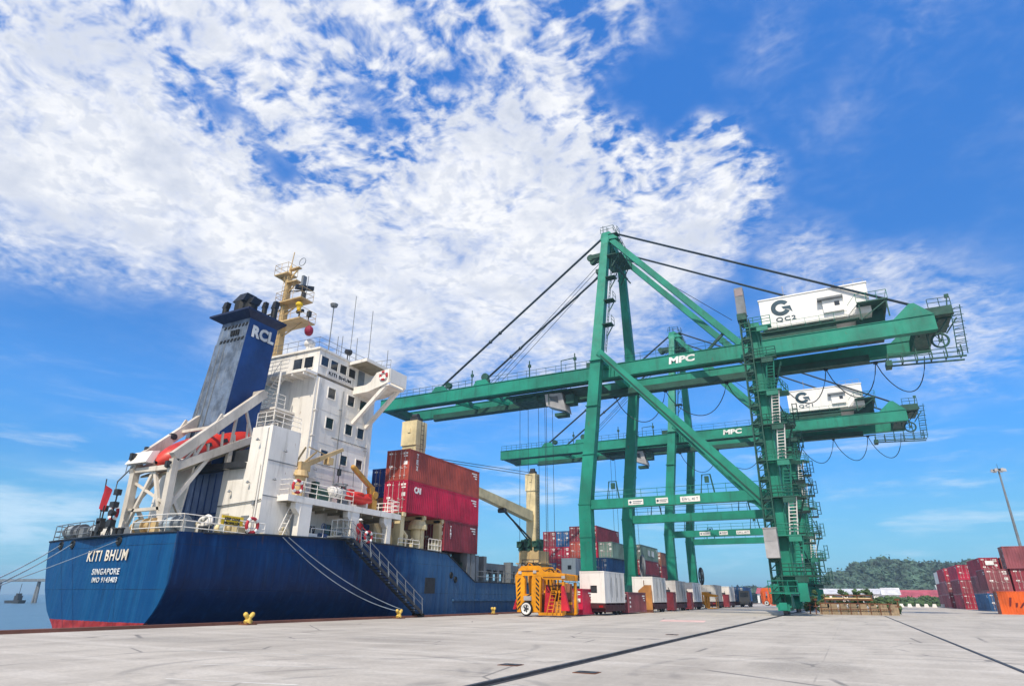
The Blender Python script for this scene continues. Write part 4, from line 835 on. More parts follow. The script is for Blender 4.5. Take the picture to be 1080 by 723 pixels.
# forward deck: hatch coaming with stanchions and openings
g = MB(); g.box(-46, -33.0, 56.2, 72, 4.1, 4.75); g.box(-46, -33.2, 56.2, 72, 2.8, 3.1)
for k in range(12): y = 56.2 + k * 1.4; g.box(-33.3, -32.95, y, y + .35, 2.8, 4.15)
for y in (56.0, 57.6, 63.6, 67.0): g.box(-33.2, -32.3, y, y + .55, 2.8, 5.3 if y < 63 else 5.0)
g.build('hatch_coaming', mid_grey, ship)
g = MB(); g.box(-34.4, -32.1, 54.7, 55.5, 2.8, 5.6); g.box(-32.9, -32.1, 54.0, 54.5, 2.8, 5.55); g.box(-46, -33, 53.2, 55.2, 2.8, 4.5); g.build('lashing_bridge', mid_grey, ship)
g = MB(); g.rails([(-32.2, 56, 2.85), (-32.2, 122, 2.85)], 1.0, 2.2, .03, (.5, 1.0)); g.build('railing', mid_grey, ship)
# pillars, ventilator and lashing frame under the overhanging containers
g = MB()
for y in (43.3, 46.3, 49.2): g.box(-33.0, -32.3, y, y + .5, 4.55, 7.95); g.box(-46, -32.1, y, y + .4, 7.7, 8.02)
g.box(-46, -35.0, 43.2, 55.6, 4.55, 8.0); g.build('container_pedestal', cream_paint, ship)
g = MB(); g.cone((-32.9, 46.6, 4.55), (-32.9, 46.6, 6.9), .6, .6, 16); g.cone((-32.9, 46.6, 6.9), (-32.9, 46.6, 7.2), .85, .85, 16); g.cone((-32.9, 46.6, 7.2), (-32.9, 46.6, 7.7), .85, .6, 16); g.build('ventilator', cream_paint, ship)
g = MB(); g.tube([(-32.6, 44.4, 4.55), (-32.6, 44.6, 6.2), (-33.4, 43.8, 7.6)], .16, 8); g.cone((-32.5, 45.2, 4.55), (-32.5, 45.2, 5.7), .25, .2, 10); g.ring((-32.4, 45.2, 5.8), (1, 0, 0), .25, .04); g.box(-32.7, -32.2, 48.0, 49.0, 4.55, 5.9); g.build('deck_machinery', cream_paint, ship)
g = MB(); g.rails([(-32.2, 43.0, 4.9), (-32.2, 46.0, 4.9)], 1.0, 1.0, .03, (.4, .7, 1.0)); g.rails([(-32.2, 47.4, 4.9), (-32.2, 49.4, 4.9)], 1.3, .5, .035, (.4, .8, 1.3)); g.build('railing', house_white, ship)

# small cranes on the boat deck
g = MB(); g.cone((-33.0, 32.2, 7.72), (-33.0, 32.2, 9.2), .48, .42, 14); g.cone((-33.0, 32.2, 9.2), (-33.0, 32.2, 9.6), .62, .5, 14); g.box(-33.3, -32.7, 31.9, 32.8, 9.6, 10.2)
g.beam((-33.0, 32.2, 9.9), (-33.0, 36.2, 11.9), .28, .38, .2, .24); g.beam((-33.0, 31.9, 9.7), (-33.0, 33.5, 11.2), .1, .1); g.beam((-33.3, 32.0, 10.2), (-33.3, 32.7, 11.4), .1, .1); g.beam((-33.0, 32.7, 11.4), (-33.0, 34.6, 11.15), .06, .06); g.box(-33.25, -32.75, 34.6, 35.1, 10.5, 11.0)
pc = g.build('provision_crane', tan_paint, ship)
g = MB(); g.tube([(-33, 36.1, 11.8), (-33, 36.1, 9.3)], .035, 5); g.box(-33.12, -32.88, 36.0, 36.2, 9.9, 10.4); g.build('hook_block', dark_grey, pc)
g = MB(); g.box(-33.3, -32.7, 39.9, 40.5, 7.72, 8.6); g.beam((-33, 40.2, 8.5), (-33, 39.9, 9.6), .45, .5); g.beam((-33, 40.1, 9.5), (-33, 37.7, 10.75), .26, .34); g.cone((-33.3, 40.3, 9.0), (-32.7, 40.3, 9.0), .3, .3, 12); g.ball((-33, 37.6, 10.8), .2)
rc = g.build('rescue_davit', mat('davit_ochre', '#b98a3c', .5, dirt='#6a4a24', amount=.5), ship)
g = MB(); g.tube([(-33, 37.7, 10.7), (-33, 37.8, 9.3)], .025, 4); g.build('hook_block', dark_grey, rc)
g = MB(); g.box(-33.6, -32.6, 33.9, 35.0, 7.72, 8.3); g.cone((-33.1, 34.0, 8.4), (-33.1, 35.0, 8.4), .35, .35, 12); g.box(-33.3, -32.9, 33.7, 34.1, 7.72, 9.1); g.build('deck_machinery', deck_green, ship)
g = MB(); g.rails([(-32.7, 35.2, 7.72), (-32.7, 36.7, 7.72)], 1.4, .75, .04, (.7, 1.4)); g.ring((-32.7, 36.1, 9.2), (0, 0, 1), .5, .05, 12, 5); g.box(-33.1, -32.6, 36.3, 36.9, 7.72, 8.9); g.build('raft_cradle', mid_grey, ship)

# ---- things carried by the ship
def lifebuoy(x, y, z, ax, lb, r=.36):
    t = thing('lifebuoy', lb, 'lifebuoy', (x, y, z), 'lifebuoys around the ship')
    g = MB(); g.ring((x, y, z), ax, r, .1, 20, 8); g.build('buoy_ring', mat('buoy_red', '#b02a34', .5), t, smooth=True)
    a = Vector(ax).normalized(); e1 = a.cross(Vector((0, 0, 1))).normalized(); e2 = a.cross(e1)
    for k in range(4):
        th = math.pi / 4 + k * math.pi / 2; o = e1 * math.cos(th) + e2 * math.sin(th); tn = -e1 * math.sin(th) + e2 * math.cos(th)
        g = MB(); g.cone(Vector((x, y, z)) + o * r - tn * .1, Vector((x, y, z)) + o * r + tn * .1, .115, .115, 10); g.build('band', white_ink, t)
lifebuoy(-32.05, 27.95, 5.45, (1, 0, 0), 'red and white lifebuoy on the side rail right of the yellow notice', .42)
lifebuoy(-32.05, 31.2, 8.3, (1, 0, .0), 'red and white lifebuoy on the boat deck rail beside the tan provision crane', .4)
lifebuoy(-31.95, 31.9 + 7.0, 5.65, (1, 0, 0), 'red lifebuoy on the passage rail just right of the gangway head', .38)
lifebuoy(-31.85, 38.84, 18.6, (0, -1, 0), 'red lifebuoy mounted on the outer end of the bridge wing', .34)
lifebuoy(-41.3, 24.92, 6.3, (0, -1, 0), 'dark red lifebuoy at the foot of the lifeboat ramp, above the stern', .4)

lb_t = thing('lifeboat', 'bright orange enclosed free fall lifeboat lying nose down on the stern ramp', 'lifeboat', (-38.3, 28.0, 10.6))
ax = Vector((0, 7.2, 3.3)).normalized(); up_ = Vector((1, 0, 0)).cross(ax).normalized(); c0 = Vector((-38.2, 28.6, 10.95))
def boat_body(c, ln, wd, ht, n=18, k=14):
    g = MB(); vs = []
    for i in range(n + 1):
        s_ = -1 + 2 * i / n; q = max(0.02, (1 - abs(s_) ** 3.2)) ** .55
        for j in range(k):
            a = 2 * math.pi * j / k; zz = math.sin(a); xx = math.cos(a)
            if zz < 0: zz *= .85
            vs.append(c + ax * (s_ * ln / 2) + Vector((1, 0, 0)) * (xx * wd / 2 * q * (1 - .1 * max(0, zz))) + up_ * (zz * ht / 2 * q))
    g.add(vs, [(i * k + j, (i + 1) * k + j, (i + 1) * k + (j + 1) % k, i * k + (j + 1) % k) for i in range(n) for j in range(k)])
    return g
g = boat_body(c0, 8.0, 2.5, 2.1); g.build('hull', orange_boat, lb_t, smooth=True)
g = MB(); q = c0 + ax * 1.9 + up_ * .85; g.corners([q - ax * .7 + Vector((-.6, 0, 0)) - up_ * .35, q - ax * .7 + Vector((.6, 0, 0)) - up_ * .35, q + ax * .8 + Vector((.6, 0, 0)) - up_ * .35, q + ax * .8 + Vector((-.6, 0, 0)) - up_ * .35, q - ax * .35 + Vector((-.45, 0, 0)) + up_ * .4, q - ax * .35 + Vector((.45, 0, 0)) + up_ * .4, q + ax * .5 + Vector((.45, 0, 0)) + up_ * .4, q + ax * .5 + Vector((-.45, 0, 0)) + up_ * .4]); g.build('cockpit', orange_boat, lb_t)
for s_ in (-2.2, -.9, .4): g = MB(); q = c0 + ax * s_ + up_ * .35 + Vector((1.2, 0, 0)); g.corners([q - ax * .22 - up_ * .12 - Vector((.2, 0, 0)), q + ax * .22 - up_ * .12 - Vector((.2, 0, 0)), q + ax * .22 - up_ * .12, q - ax * .22 - up_ * .12, q - ax * .2 + up_ * .12 - Vector((.2, 0, 0)), q + ax * .2 + up_ * .12 - Vector((.2, 0, 0)), q + ax * .2 + up_ * .12 - Vector((.03, 0, 0)), q - ax * .2 + up_ * .12 - Vector((.03, 0, 0))]); g.build('porthole', dark_grey, lb_t)
g = MB(); g.tube([c0 + ax * s_ + Vector((1.25 * max(.1, (1 - abs(s_ / 4.1) ** 3.2)) ** .55 + .02, 0, 0)) - up_ * .15 for s_ in (-3.3, -2.5, -1.5, 0, 1.5, 2.5, 3.3)], .05, 5); g.build('grab_line', white_ink, lb_t)

rb = thing('rescue_boat', 'open orange rescue boat on the boat deck under the yellow davit', 'rescue boat', (-33.0, 38.0, 7.9))
ax, up_ = Vector((0, 1, 0)), Vector((0, 0, 1)); g = boat_body(Vector((-33, 38.05, 8.45)), 3.9, 1.6, .95); g.build('hull', mat('rescue_red', (0.6, .03, .02, 1), .45), rb, smooth=True)
g = MB(); g.ring((-33, 38.05, 8.75), (0, 0, 1), .62, .16, 18, 7); g.box(-33.3, -32.7, 37.2, 37.7, 8.7, 9.05); g.tube([(-33, 37.0, 8.6), (-33, 36.6, 9.5)], .03, 4); g.build('collar', orange_boat, rb)
g = MB(); g.box(-33.3, -32.7, 39.4, 39.8, 8.4, 9.0); g.build('outboard_motor', orange_boat, rb)
g = MB(); g.box(-33.5, -32.5, 37.0, 37.15, 7.72, 8.2); g.box(-33.5, -32.5, 39.0, 39.15, 7.72, 8.2); g.build('cradle', house_white, rb)
lr = thing('liferaft', 'white barrel shaped liferaft canister on the boat deck left of the rescue boat', 'liferaft', (-32.7, 35.9, 7.9))
g = MB(); g.cone((-32.7, 35.1, 8.55), (-32.7, 36.3, 8.55), .4, .4, 18); g.ball((-32.7, 35.1, 8.55), .4, 1, .5, 1); g.ball((-32.7, 36.3, 8.55), .4, 1, .5, 1); g.build('canister', reefer_white, lr, smooth=True)
g = MB()
for y in (35.4, 35.95): g.ring((-32.7, y, 8.55), (0, 1, 0), .41, .025, 18, 5)
g.build('strap', dark_grey, lr)
fp = thing('flagpole', 'thin ensign staff standing on the stern rail', 'flagpole', (-41.0, 24.0, 4.55))
g = MB(); g.tube([(-40.9, 24.0, 4.55), (-41.2, 23.9, 8.3)], .04, 6); g.build('staff', dark_grey, fp)
g = MB(); vs = []
for i in range(8):
    for j in range(6):
        u_, v_ = i / 7, j / 5; vs.append((-41.12 + .62 * u_ * (1 - .25 * v_), 23.92 - .1 * math.sin(5 * u_ + 1.5 * v_), 8.0 - 1.55 * v_ - .75 * u_ * (1 - v_ * .4) * .55))
g.add(vs, [(i * 6 + j, (i + 1) * 6 + j, (i + 1) * 6 + j + 1, i * 6 + j + 1) for i in range(7) for j in range(5)])
tag(g.build('flag', mat('flag_red', '#a8202c', .8), at=(-41.1, 23.9, 7.2), smooth=True), 'red ensign hanging limp from the stern staff', 'flag')
# ------------------------------------------------------------------ the two ship-to-shore cranes
def sts_crane(D, num, label):
    root = thing('quay_crane', label, 'crane', (-16, 81 + D, 0), 'green ship to shore cranes on the quay')
    P = lambda x, y, z: (x, y + D, z)
    def B(): return MB()
    YN, YF = 73.3, 90.6                      # near and far frame
    # seaside legs: upright, kinked at the portal, closing towards the apex
    for s_, y0, y1 in ((0, YN, 78.0), (1, YF, 85.2)):
        g = B()
        g.beam(P(-26.9, y0, 2.0), P(-26.95, y0, 12.0), 1.5, 1.3, side=(1, 0, 0))
        g.beam(P(-26.95, y0, 11.9), P(-24.75, y0 + (.2 if s_ == 0 else -.2), 30.5), 1.5, 1.3, 1.4, 1.3, side=(1, 0, 0))
        g.beam(P(-24.75, y0 + (.2 if s_ == 0 else -.2), 30.3), P(-23.9, y1, 51.9), 1.4, 1.3, 1.05, 1.0, side=(1, 0, 0))
        for z, x in ((4.5, -26.91), (8.2, -26.93), (12, -26.95), (18.1, -26.22), (24.3, -25.5), (30.4, -24.75)): g.beam(P(x, y0, z - .06), P(x, y0, z + .06), 1.62, 1.42, side=(1, 0, 0))
        l = g.build('leg', crane_green, root)
        if s_ == 0:
            g = B()
            for k in range(5):
                z = 32 + k * 4; t = (z - 30.4) / 22; x = -24.75 + .85 * t; yy = y0 + (y1 - y0) * t
                g.ladder(P(x + .95, yy + .7, z), P(x + 1.35, yy + 1.0, z + 3.9), .5, (0, 1, 0), .45, .045)
                g.box(x + .7, x + 2.1, yy + .3 + D, yy + 1.6 + D, z + 3.85, z + 3.95); g.rails([P(x + 2.1, yy + .3, z + 3.95), P(x + 2.1, yy + 1.6, z + 3.95)], 1, 1, .035)
                g.beam(P(x + 1.2, yy + .9, z + 2.2), P(x + 2.0, yy + 1.2, z + 3.8), .25, .12)
            g.build('ladder', crane_dark, l)
    # landside legs
    for s_, y0 in ((0, YN - .5), (1, YF)):
        g = B(); g.beam(P(-5.55, y0, 2.2), P(-5.3, y0, 12), 1.55, 1.5, side=(1, 0, 0)); g.beam(P(-5.3, y0, 11.9), P(-5.0, y0, 31.5), 1.5, 1.4, side=(1, 0, 0))
        for z in (4.2, 12, 20, 27): g.beam(P(-5.3, y0, z - .06), P(-5.3, y0, z + .06), 1.68, 1.6, side=(1, 0, 0))
        g.build('leg', crane_green, root)
    # sill beams, bogies and wheels on both rails
    for x in (-26.9, -5.9):
        g = B(); g.box(x - .65, x + .65, 71.6 + D, 92 + D, 1.9, 3.1); g.build('sill_beam', crane_green, root)
        for y0 in (73.2, 90.4):
            g = B()
            g.corners([P(x - .7, y0 - 2.6, .75), P(x + .7, y0 - 2.6, .75), P(x + .7, y0 + 2.6, .75), P(x - .7, y0 + 2.6, .75), P(x - .7, y0 - 1.2, 2.0), P(x + .7, y0 - 1.2, 2.0), P(x + .7, y0 + 1.2, 2.0), P(x - .7, y0 + 1.2, 2.0)])
            for q in (-2.2, -.9, .9, 2.2): g.box(x - .55, x + .55, y0 + q - .55 + D, y0 + q + .55 + D, .45, 1.05)
            g.box(x - .35, x + .35, y0 - 3.1 + D, y0 - 2.6 + D, .5, 1.2)
            bg_ = g.build('bogie', crane_dark if x < -20 else crane_green, root)
            for q in (-2.2, -.9, .9, 2.2):
                g = B(); g.cone(P(x - .12, y0 + q, .4), P(x + .12, y0 + q, .4), .36, .36, 16); g.build('wheel', steel_rail, bg_)
    # portal beams with walkways
    for s_, y0 in ((0, YN), (1, YF)):
        g = B(); g.box(-26.25, -5.9, y0 - .45 + D, y0 + .45 + D, 11.42, 12.5); pb = g.build('portal_beam', crane_green, root)
        g = B(); g.rails([P(-26, y0 + .4, 12.5), P(-6.5, y0 + .4, 12.5)], 1.1, 2.0, .03)
        g.build('railing', rail_green, pb)
        for x in ((-23.7, -12.6) if s_ == 0 else (-23.0, -11.0)):
            g = B(); g.tube([P(x - .5, y0, 12.5), P(x - .2, y0, 14.6), P(x + .7, y0, 14.6), P(x + 1.0, y0, 12.5)], .09, 5); g.box(x + .05, x + .5, y0 - .15 + D, y0 + .15 + D, 13.7, 14.4); g.build('floodlight', crane_dark, pb)
        if s_ == 0:
            for x0, x1, body in ((-21.5, -19.7, ''), (-18.2, -16.8, ''), (-15.4, -13.2, 'S.W.L. 40 T')):
                g = B(); g.box(x0, x1, y0 - .5 + D, y0 - .453 + D, 11.62, 12.24); sg = g.build('sign_board', reefer_white, pb)
                if body: text('sign_text', body, P((x0 + x1) / 2, y0 - .512, 11.93), (1, 0, 0), (0, 0, 1), .28, logo_ink, sg, width=(x1 - x0) * .82)
                else:
                    g = B(); w_ = x1 - x0
                    g.box(x0 + w_ * .3, x1 - w_ * .06, y0 - .506 + D, y0 - .501 + D, 11.96, 12.04); g.box(x0 + w_ * .3, x1 - w_ * .15, y0 - .506 + D, y0 - .501 + D, 11.78, 11.85); g.cone(P(x0 + w_ * .15, y0 - .506, 11.93), P(x0 + w_ * .15, y0 - .501, 11.93), .14, .14, 12); g.build('sign_mark', logo_ink, sg)
    # diagonal braces of both frames, with a hand-railed ledge
    for y0 in (YN, YF):
        g = B(); g.beam(P(-24.3, y0, 31.6), P(-6.3, y0, 11.2), .95, .85, 1.05, 1.35); br = g.build('diagonal_brace', crane_green, root)
        g = B(); g.beam(P(-24.0, y0 - .55, 31.0), P(-6.4, y0 - .55, 10.9), .12, .14); g.build('cable_tray', crane_dark, br)
        g = B(); g.prism([P(-9.5, y0 - .2, 12.5), P(-7.2, y0 - .2, 12.5), P(-7.2, y0 - .2, 10.9), P(-8.2, y0 - .2, 11.3)], (0, .4, 0)); g.build('gusset', crane_green, br)
    # cross beams between the two frames
    for x, z in ((-24.75, 31.0), (-5.0, 31.0), (-5.3, 12.0)):
        g = B(); g.box(x - .5, x + .5, YN + .6 + D, YF - .6 + D, z - .5, z + .5); g.build('cross_beam', crane_green, root)
    # bridge: two box girders with boom, hinge near the seaside legs
    for y0, y1, zt in ((77.0, 77.75, 31.0), (84.0, 84.8, 30.7)):
        g = B(); g.box(-63.2, -23.6, y0 + D, y1 + D, 29.25, zt); g.box(-23.5, 13.6, y0 + D, y1 + D, 29.3, zt + .05)
        g.box(-63.2, 13.6, y0 - .12 + D, y1 + .12 + D, 29.2, 29.27); g.box(-63.2, 13.6, y0 - .1 + D, y1 + .1 + D, zt + .03, zt + .1)
        g.prism([P(9.6, y0 + .01, zt + .05), P(11.5, y0 + .01, zt + 1.75), P(12.0, y0 + .01, zt + 1.75), P(13.5, y0 + .01, zt + .2), P(13.5, y0 + .01, zt + .05)], (0, y1 - y0 - .02, 0))
        for xb in (-52, -44.5): g.prism([P(xb - 1.4, y0 + .01, zt), P(xb - .7, y0 + .01, zt + .9), P(xb + .8, y0 + .01, zt + .9), P(xb + 1.6, y0 + .01, zt)], (0, y1 - y0 - .02, 0))
        gi = g.build('girder', crane_green, root)
        for k in range(10): g = B(); x = -58 + k * 7.6; g.box(x - .22, x + .22, y0 - .03 + D, y0 - .001 + D, 29.4, zt - .1); g.box(x - .03, x + .03, y0 - .06 + D, y0 - .03 + D, 29.3, zt); g.build('splice_plate', crane_green, gi)
        g = B(); yy = y0 - .1 if y0 < 80 else y1 + .1
        yb = y0 + .9 if y0 < 80 else y1 - .9
        g.rails([P(-63, y0 + .1, 31.1), P(-46, y0 + .1, 31.1)], 1.1, 1.2, .035); g.rails([P(-43, y0 + .1, 31.1), P(-26, y0 + .1, 31.1)], 1.1, 1.6, .03); g.rails([P(-22, y0 + .1, 31.1), P(-7, y0 + .1, 31.1)], 1.1, 2.2, .025)
        g.build('railing', crane_dark, gi)
        if y0 < 80:
            text('girder_letters', 'MPC', P(-14.4, y0 - .02, 30.28), (1, 0, 0), (.12, 0, 1), .95, white_ink, gi, bold=.045, width=3.3)
            for x in (-46.0, -36.3, -29.2):
                g = B(); g.tube([P(x, y0, 31), P(x, y0, 33.6)], .09, 5); g.box(x - .2, x + .2, y0 - .1 + D, y0 + .2 + D, 32.6, 33.0); g.build('lamp_post', crane_dark, gi)
            g = B(); g.cone(P(-44.0, y0 + .3, 32.4), P(-44.0, y0 + .8, 32.4), .6, .6, 14); g.box(-45.6, -43.2, y0 + .2 + D, y0 + .7 + D, 31.1, 31.9); g.build('sheave', crane_dark, gi)
            g = B(); g.cone(P(-50.4, y0 + .2, 31.9), P(-50.4, y0 + .7, 31.9), .5, .5, 12); g.build('sheave', crane_dark, gi)
            g = B(); g.box(-27.5, -25.8, y0 + .1 + D, y0 + .7 + D, 31.1, 31.9); g.build('junction_box', crane_dark, gi)
            g = B(); g.tube([P(-31.5, y0 + .5, 31), P(-31.5, y0 + .5, 33), P(-29.6, y0 + .5, 33.1)], .08, 5); g.build('davit_arm', crane_dark, gi)
    # dark walkways, trolley rails and ties under the girders
    g = B()
    g.box(-61, 6, 77.8 + D, 78.2 + D, 29.05, 29.2)
    g.box(-58, 9, 84.9 + D, 85.5 + D, 28.95, 29.05); g.box(-57, 7, 83.25 + D, 83.98 + D, 28.7, 29.5); g.box(-41, -26, 78.6 + D, 83 + D, 29.0, 29.06)
    for x in range(-58, 12, 5): g.beam(P(x, 84.6, 29.3), P(x, 85.4, 28.95), .08, .08)
    g.build('walkway', crane_dark, root)
    g = B(); g.rails([P(-58, 85.45, 28.95), P(9, 85.45, 28.95)], 1.05, 2.5, .03); g.build('railing', crane_dark, root)
    for x in (-62.3, -50.0, -44.5, -24.0, -5.0, 12.6):
        g = B()
        if x in (-50.0, -44.5): g.beam(P(x, 78, 29.5), P(x + 1.6, 83.6, 29.6), .35, .5); g.beam(P(x + 2.6, 78, 29.5), P(x + 1.6, 81.5, 29.6), .3, .4)
        elif x == 12.6: g.box(11.6, 13.5, 77.76 + D, 84 + D, 29.32, 30.6)
        elif x == -62.3: g.box(-63.1, -61.6, 77.76 + D, 84 + D, 29.3, 30.4)
        else: g.box(x - .5, x + .5, 77.75 + D, 84 + D, 29.6, 30.6)
        g.build('cross_tie', crane_green if x < 12 and x > -60 else crane_dark, root)
    # apex, stays and inclined back struts
    g = B(); g.box(-24.5, -23.3, 77.4 + D, 85.8 + D, 50.6, 51.6)
    for y in (78.0, 85.2): g.prism([P(-24.7, y - .55, 51.2), P(-24.4, y - .55, 52.4), P(-23.2, y - .55, 52.4), P(-21.9, y - .55, 51.0)], (0, 1.1, 0))
    ap = g.build('apex_beam', crane_green, root)
    g = B(); g.box(-25.2, -22.0, 79 + D, 84.5 + D, 49.2, 49.35); g.rails([P(-25.2, 79, 49.35), P(-25.2, 84.5, 49.35), P(-22, 84.5, 49.35), P(-22, 79, 49.35)], 1.1, 1.3, .04); g.rails([P(-24.6, 77.6, 52.4), P(-22.6, 77.6, 52.4), P(-22.6, 85.6, 51.7)], .9, 1.2, .04)
    for q in range(4): y = 79.2 + q * 1.5; g.beam(P(-24, y, 49.3), P(-22.4, y + .9, 46.8), .15, .15); g.beam(P(-22.2, y, 49.3), P(-24, y + 1, 46.8), .12, .12)
    g.build('apex_platform', crane_dark, ap)
    for y in (78.3, 79.6): g = B(); g.box(-26.4, -24.6, y - .2 + D, y + .2 + D, 48.8, 49.5); g.cone(P(-26.6, y - .15, 49.1), P(-26.6, y + .15, 49.1), .55, .55, 14); g.build('sheave', crane_dark, ap)
    g = B(); g.box(-25.8, -24.4, 78 + D, 79 + D, 46.2, 46.8); g.build('bracket', crane_dark, ap)
    g = B(); g.cone(P(-22.2, 78.0, 50.2), P(-22.2, 78.4, 50.2), .6, .6, 14); g.build('sheave', crane_dark, ap)
    for (x, y, h) in ((-24.3, 78, 53.9), (-23.6, 78.2, 53.5), (-23.3, 85.2, 54.0), (-22.6, 82, 53.2)): g = B(); g.tube([P(x, y, 51.6), P(x, y, h)], .05, 4); g.build('aerial', crane_dark, ap)
    for y, yb in ((78.0, 77.4), (85.2, 84.4)):
        g = B(); g.tube([P(-24.6, y, 51.7), P(-52, yb, 31.7)], .17, 6)
        for t in (.62, .68): q = Vector(P(-24.6, y, 51.7)).lerp(Vector(P(-52, yb, 31.7)), t); g.ball(q, .3, 1, 1, 1, 8, 6)
        g.build('forestay', rope_steel, root)
        g = B(); g.tube([P(-22.6, y, 52.2), P(12.3, yb, 32.4)], .15, 6); g.build('backstay', rope_steel, root)
        g = B(); g.beam(P(-23.0, y, 51.0), P(-7.0, yb, 31.2), .8, .8); g.build('back_strut', crane_green, root)
    g = B(); g.beam(P(-8.6, 77.5, 33.4), P(-11.2, 77.5, 31.0), .3, .3); g.build('strut_tie', crane_dark, root)
    g = B()
    for y in (80.0, 80.8, 82.0): g.tube([P(-25.6, y, 49), P(-45, y, 31.8)], .045, 4)
    g.tube([P(-22.3, 81, 49.6), P(-8, 81, 36.2)], .04, 4)
    g.build('boom_rope', rope_steel, root)
    # machinery house with its emblem, entrance, stairs and gallery
    g = B(); g.prism([P(-4.2, 76.3, 32.35), P(7.9, 76.3, 32.35), P(7.9, 76.3, 36.25), P(-4.2, 76.3, 36.25)], (0, 9.0, 0)); g.box(-4.3, 8.0, 76.2 + D, 85.4 + D, 36.25, 36.4)
    mh = g.build('machine_house', plain_white, root)
    g = B()
    for k in range(1, 9): g.box(-4.2 + k * 1.34 - .02, -4.2 + k * 1.34 + .02, 76.285 + D, 76.3 + D, 32.4, 36.2)
    g.box(-4.2, 7.9, 76.27 + D, 76.3 + D, 32.35, 32.5); g.build('wall_seam', reefer_white, mh)
    em = B(); n_ = 26; ro, ri = 1.05, .56; cx, cz = -1.75, 34.9
    for k in range(n_):                               # letter G ring open at the upper right with an arrow-like bar
        a0 = R(38) + (R(292)) * k / n_; a1 = R(38) + (R(292)) * (k + 1) / n_
        q = [(cx + 1.08 * r * math.cos(a), cz + r * math.sin(a)) for r, a in ((ro, a0), (ri, a0), (ri, a1), (ro, a1))]
        em.prism([P(x, 76.24, z) for x, z in q], (0, .04, 0))
    em.prism([P(x, 76.235, z) for x, z in ((cx + .12, cz + .12), (cx + 1.12, cz + .12), (cx + 1.28, cz - .72), (cx + .92, cz - .3), (cx + .66, cz - .22), (cx + .3, cz - .18))], (0, .05, 0))
    em.build('emblem', logo_ink, mh)
    text('crane_number', num, P(-1.35, 76.25, 33.3), (1, 0, 0), (0, 0, 1), .66, logo_ink, mh, bold=.012, width=2.3, spacing=1.15)
    g = B(); g.box(2.9, 5.1, 75.9 + D, 76.3 + D, 33.1, 34.7); pr = g.build('entrance_porch', plain_white, mh)
    g = B(); g.box(2.4, 5.2, 75.5 + D, 76.3 + D, 34.7, 34.95); g.build('awning', mid_grey, pr)
    g = B(); g.box(4.2, 4.75, 75.87 + D, 75.9 + D, 33.8, 34.35); g.build('window', glass_dark, pr)
    g = B(); g.box(-5.6, 6.4, 75.4 + D, 76.25 + D, 31.5, 31.62); g.box(-5, 4, 76.9 + D, 84 + D, 31.1, 32.35); g.box(6.4, 9.6, 75.0 + D, 84 + D, 33.2, 33.35)
    for x in (6.6, 9.4): g.beam(P(x, 75.2, 33.2), P(x, 75.2, 31.1), .14, .14)
    g.beam(P(6.6, 75.2, 31.2), P(9.4, 75.2, 33.1), .1, .1); g.box(6.2, 9.2, 78 + D, 84 + D, 31.1, 33.2); g.build('gallery', crane_dark, mh)
    g = B(); g.rails([P(-5.6, 75.45, 31.62), P(5.4, 75.45, 31.62)], 1.05, 1.6, .022); g.tube([P(5.4, 75.2, 33.2), P(6.4, 75.1, 34.4), P(9.6, 75.1, 34.4), P(9.6, 83, 34.4)], .03, 4); g.rails([P(6.4, 75.05, 33.35), P(9.6, 75.05, 33.35)], 1.05, 1.1, .03); g.build('railing', rail_green, mh)
    g = B(); g.ladder(P(5.3, 75.5, 32.1), P(6.5, 75.5, 33.4), .8, (0, 1, 0), .2, .05); g.beam(P(5.2, 75.1, 32.1), P(6.4, 75.1, 33.4), .1, .35); g.build('gallery_stair', plain_white, mh)
    g = B(); g.tube([P(-1.2, 78, 36.4), P(-1.2, 78, 38.6)], .04, 4); g.tube([P(7.0, 80, 36.4), P(7.0, 80, 37.6)], .04, 4); g.rails([P(4.6, 77.5, 36.4), P(7.8, 77.5, 36.4)], .9, 1.0, .025); g.build('roof_rail', lift_grey, mh); mh.location = (0, 1.5, .45)
    # tail platform with ladder, sheaves and cable reel
    g = B(); g.beam(P(13.6, 79, 30.9), P(16.2, 79, 31.8), .5, .7); g.beam(P(13.6, 83, 30.9), P(16.2, 83, 31.8), .5, .7); g.box(13.6, 15.9, 78.6 + D, 83.4 + D, 30.9, 31.1); g.box(13.5, 16.0, 77.4 + D, 78.4 + D, 31.0, 32.0)
    for k in range(4): g.beam(P(13.7 + k * .9, 78.8, 30.9), P(12.4 + k * .9, 78.8, 29.2), .14, .14)
    tp = g.build('tail_platform', crane_dark, root)
    g = B(); g.rails([P(13.8, 77.4, 32), P(16.0, 77.6, 32.0)], 1.0, 1.0, .04); g.tube([P(15.6, 77.6, 32), P(15.8, 77.6, 33.2)], .07, 5); g.box(15.6, 16.0, 77.5 + D, 77.8 + D, 33.0, 33.4); g.build('railing', crane_dark, tp)
    g = B(); g.ladder(P(15.8, 77.6, 26.2), P(16.3, 77.6, 31.9), .9, (1, 0, 0), .4, .05, 0)
    for k in range(7): g.tube([P(15.4 + k * .08, 77.3, 26.6 + k * .8), P(15.9 + k * .08, 76.9, 26.6 + k * .8), P(16.4 + k * .08, 77.3, 26.6 + k * .8)], .035, 4)
    g.build('ladder', crane_dark, tp)
    g = B()
    for y in (78.2, 79.6): g.beam(P(8.9, y, 26.5), P(16.2, y, 26.15), .14, .16); g.beam(P(8.9, y, 27.5), P(15.8, y, 27.2), .07, .07); g.beam(P(8.9, y, 27.0), P(15.8, y, 26.7), .05, .05)
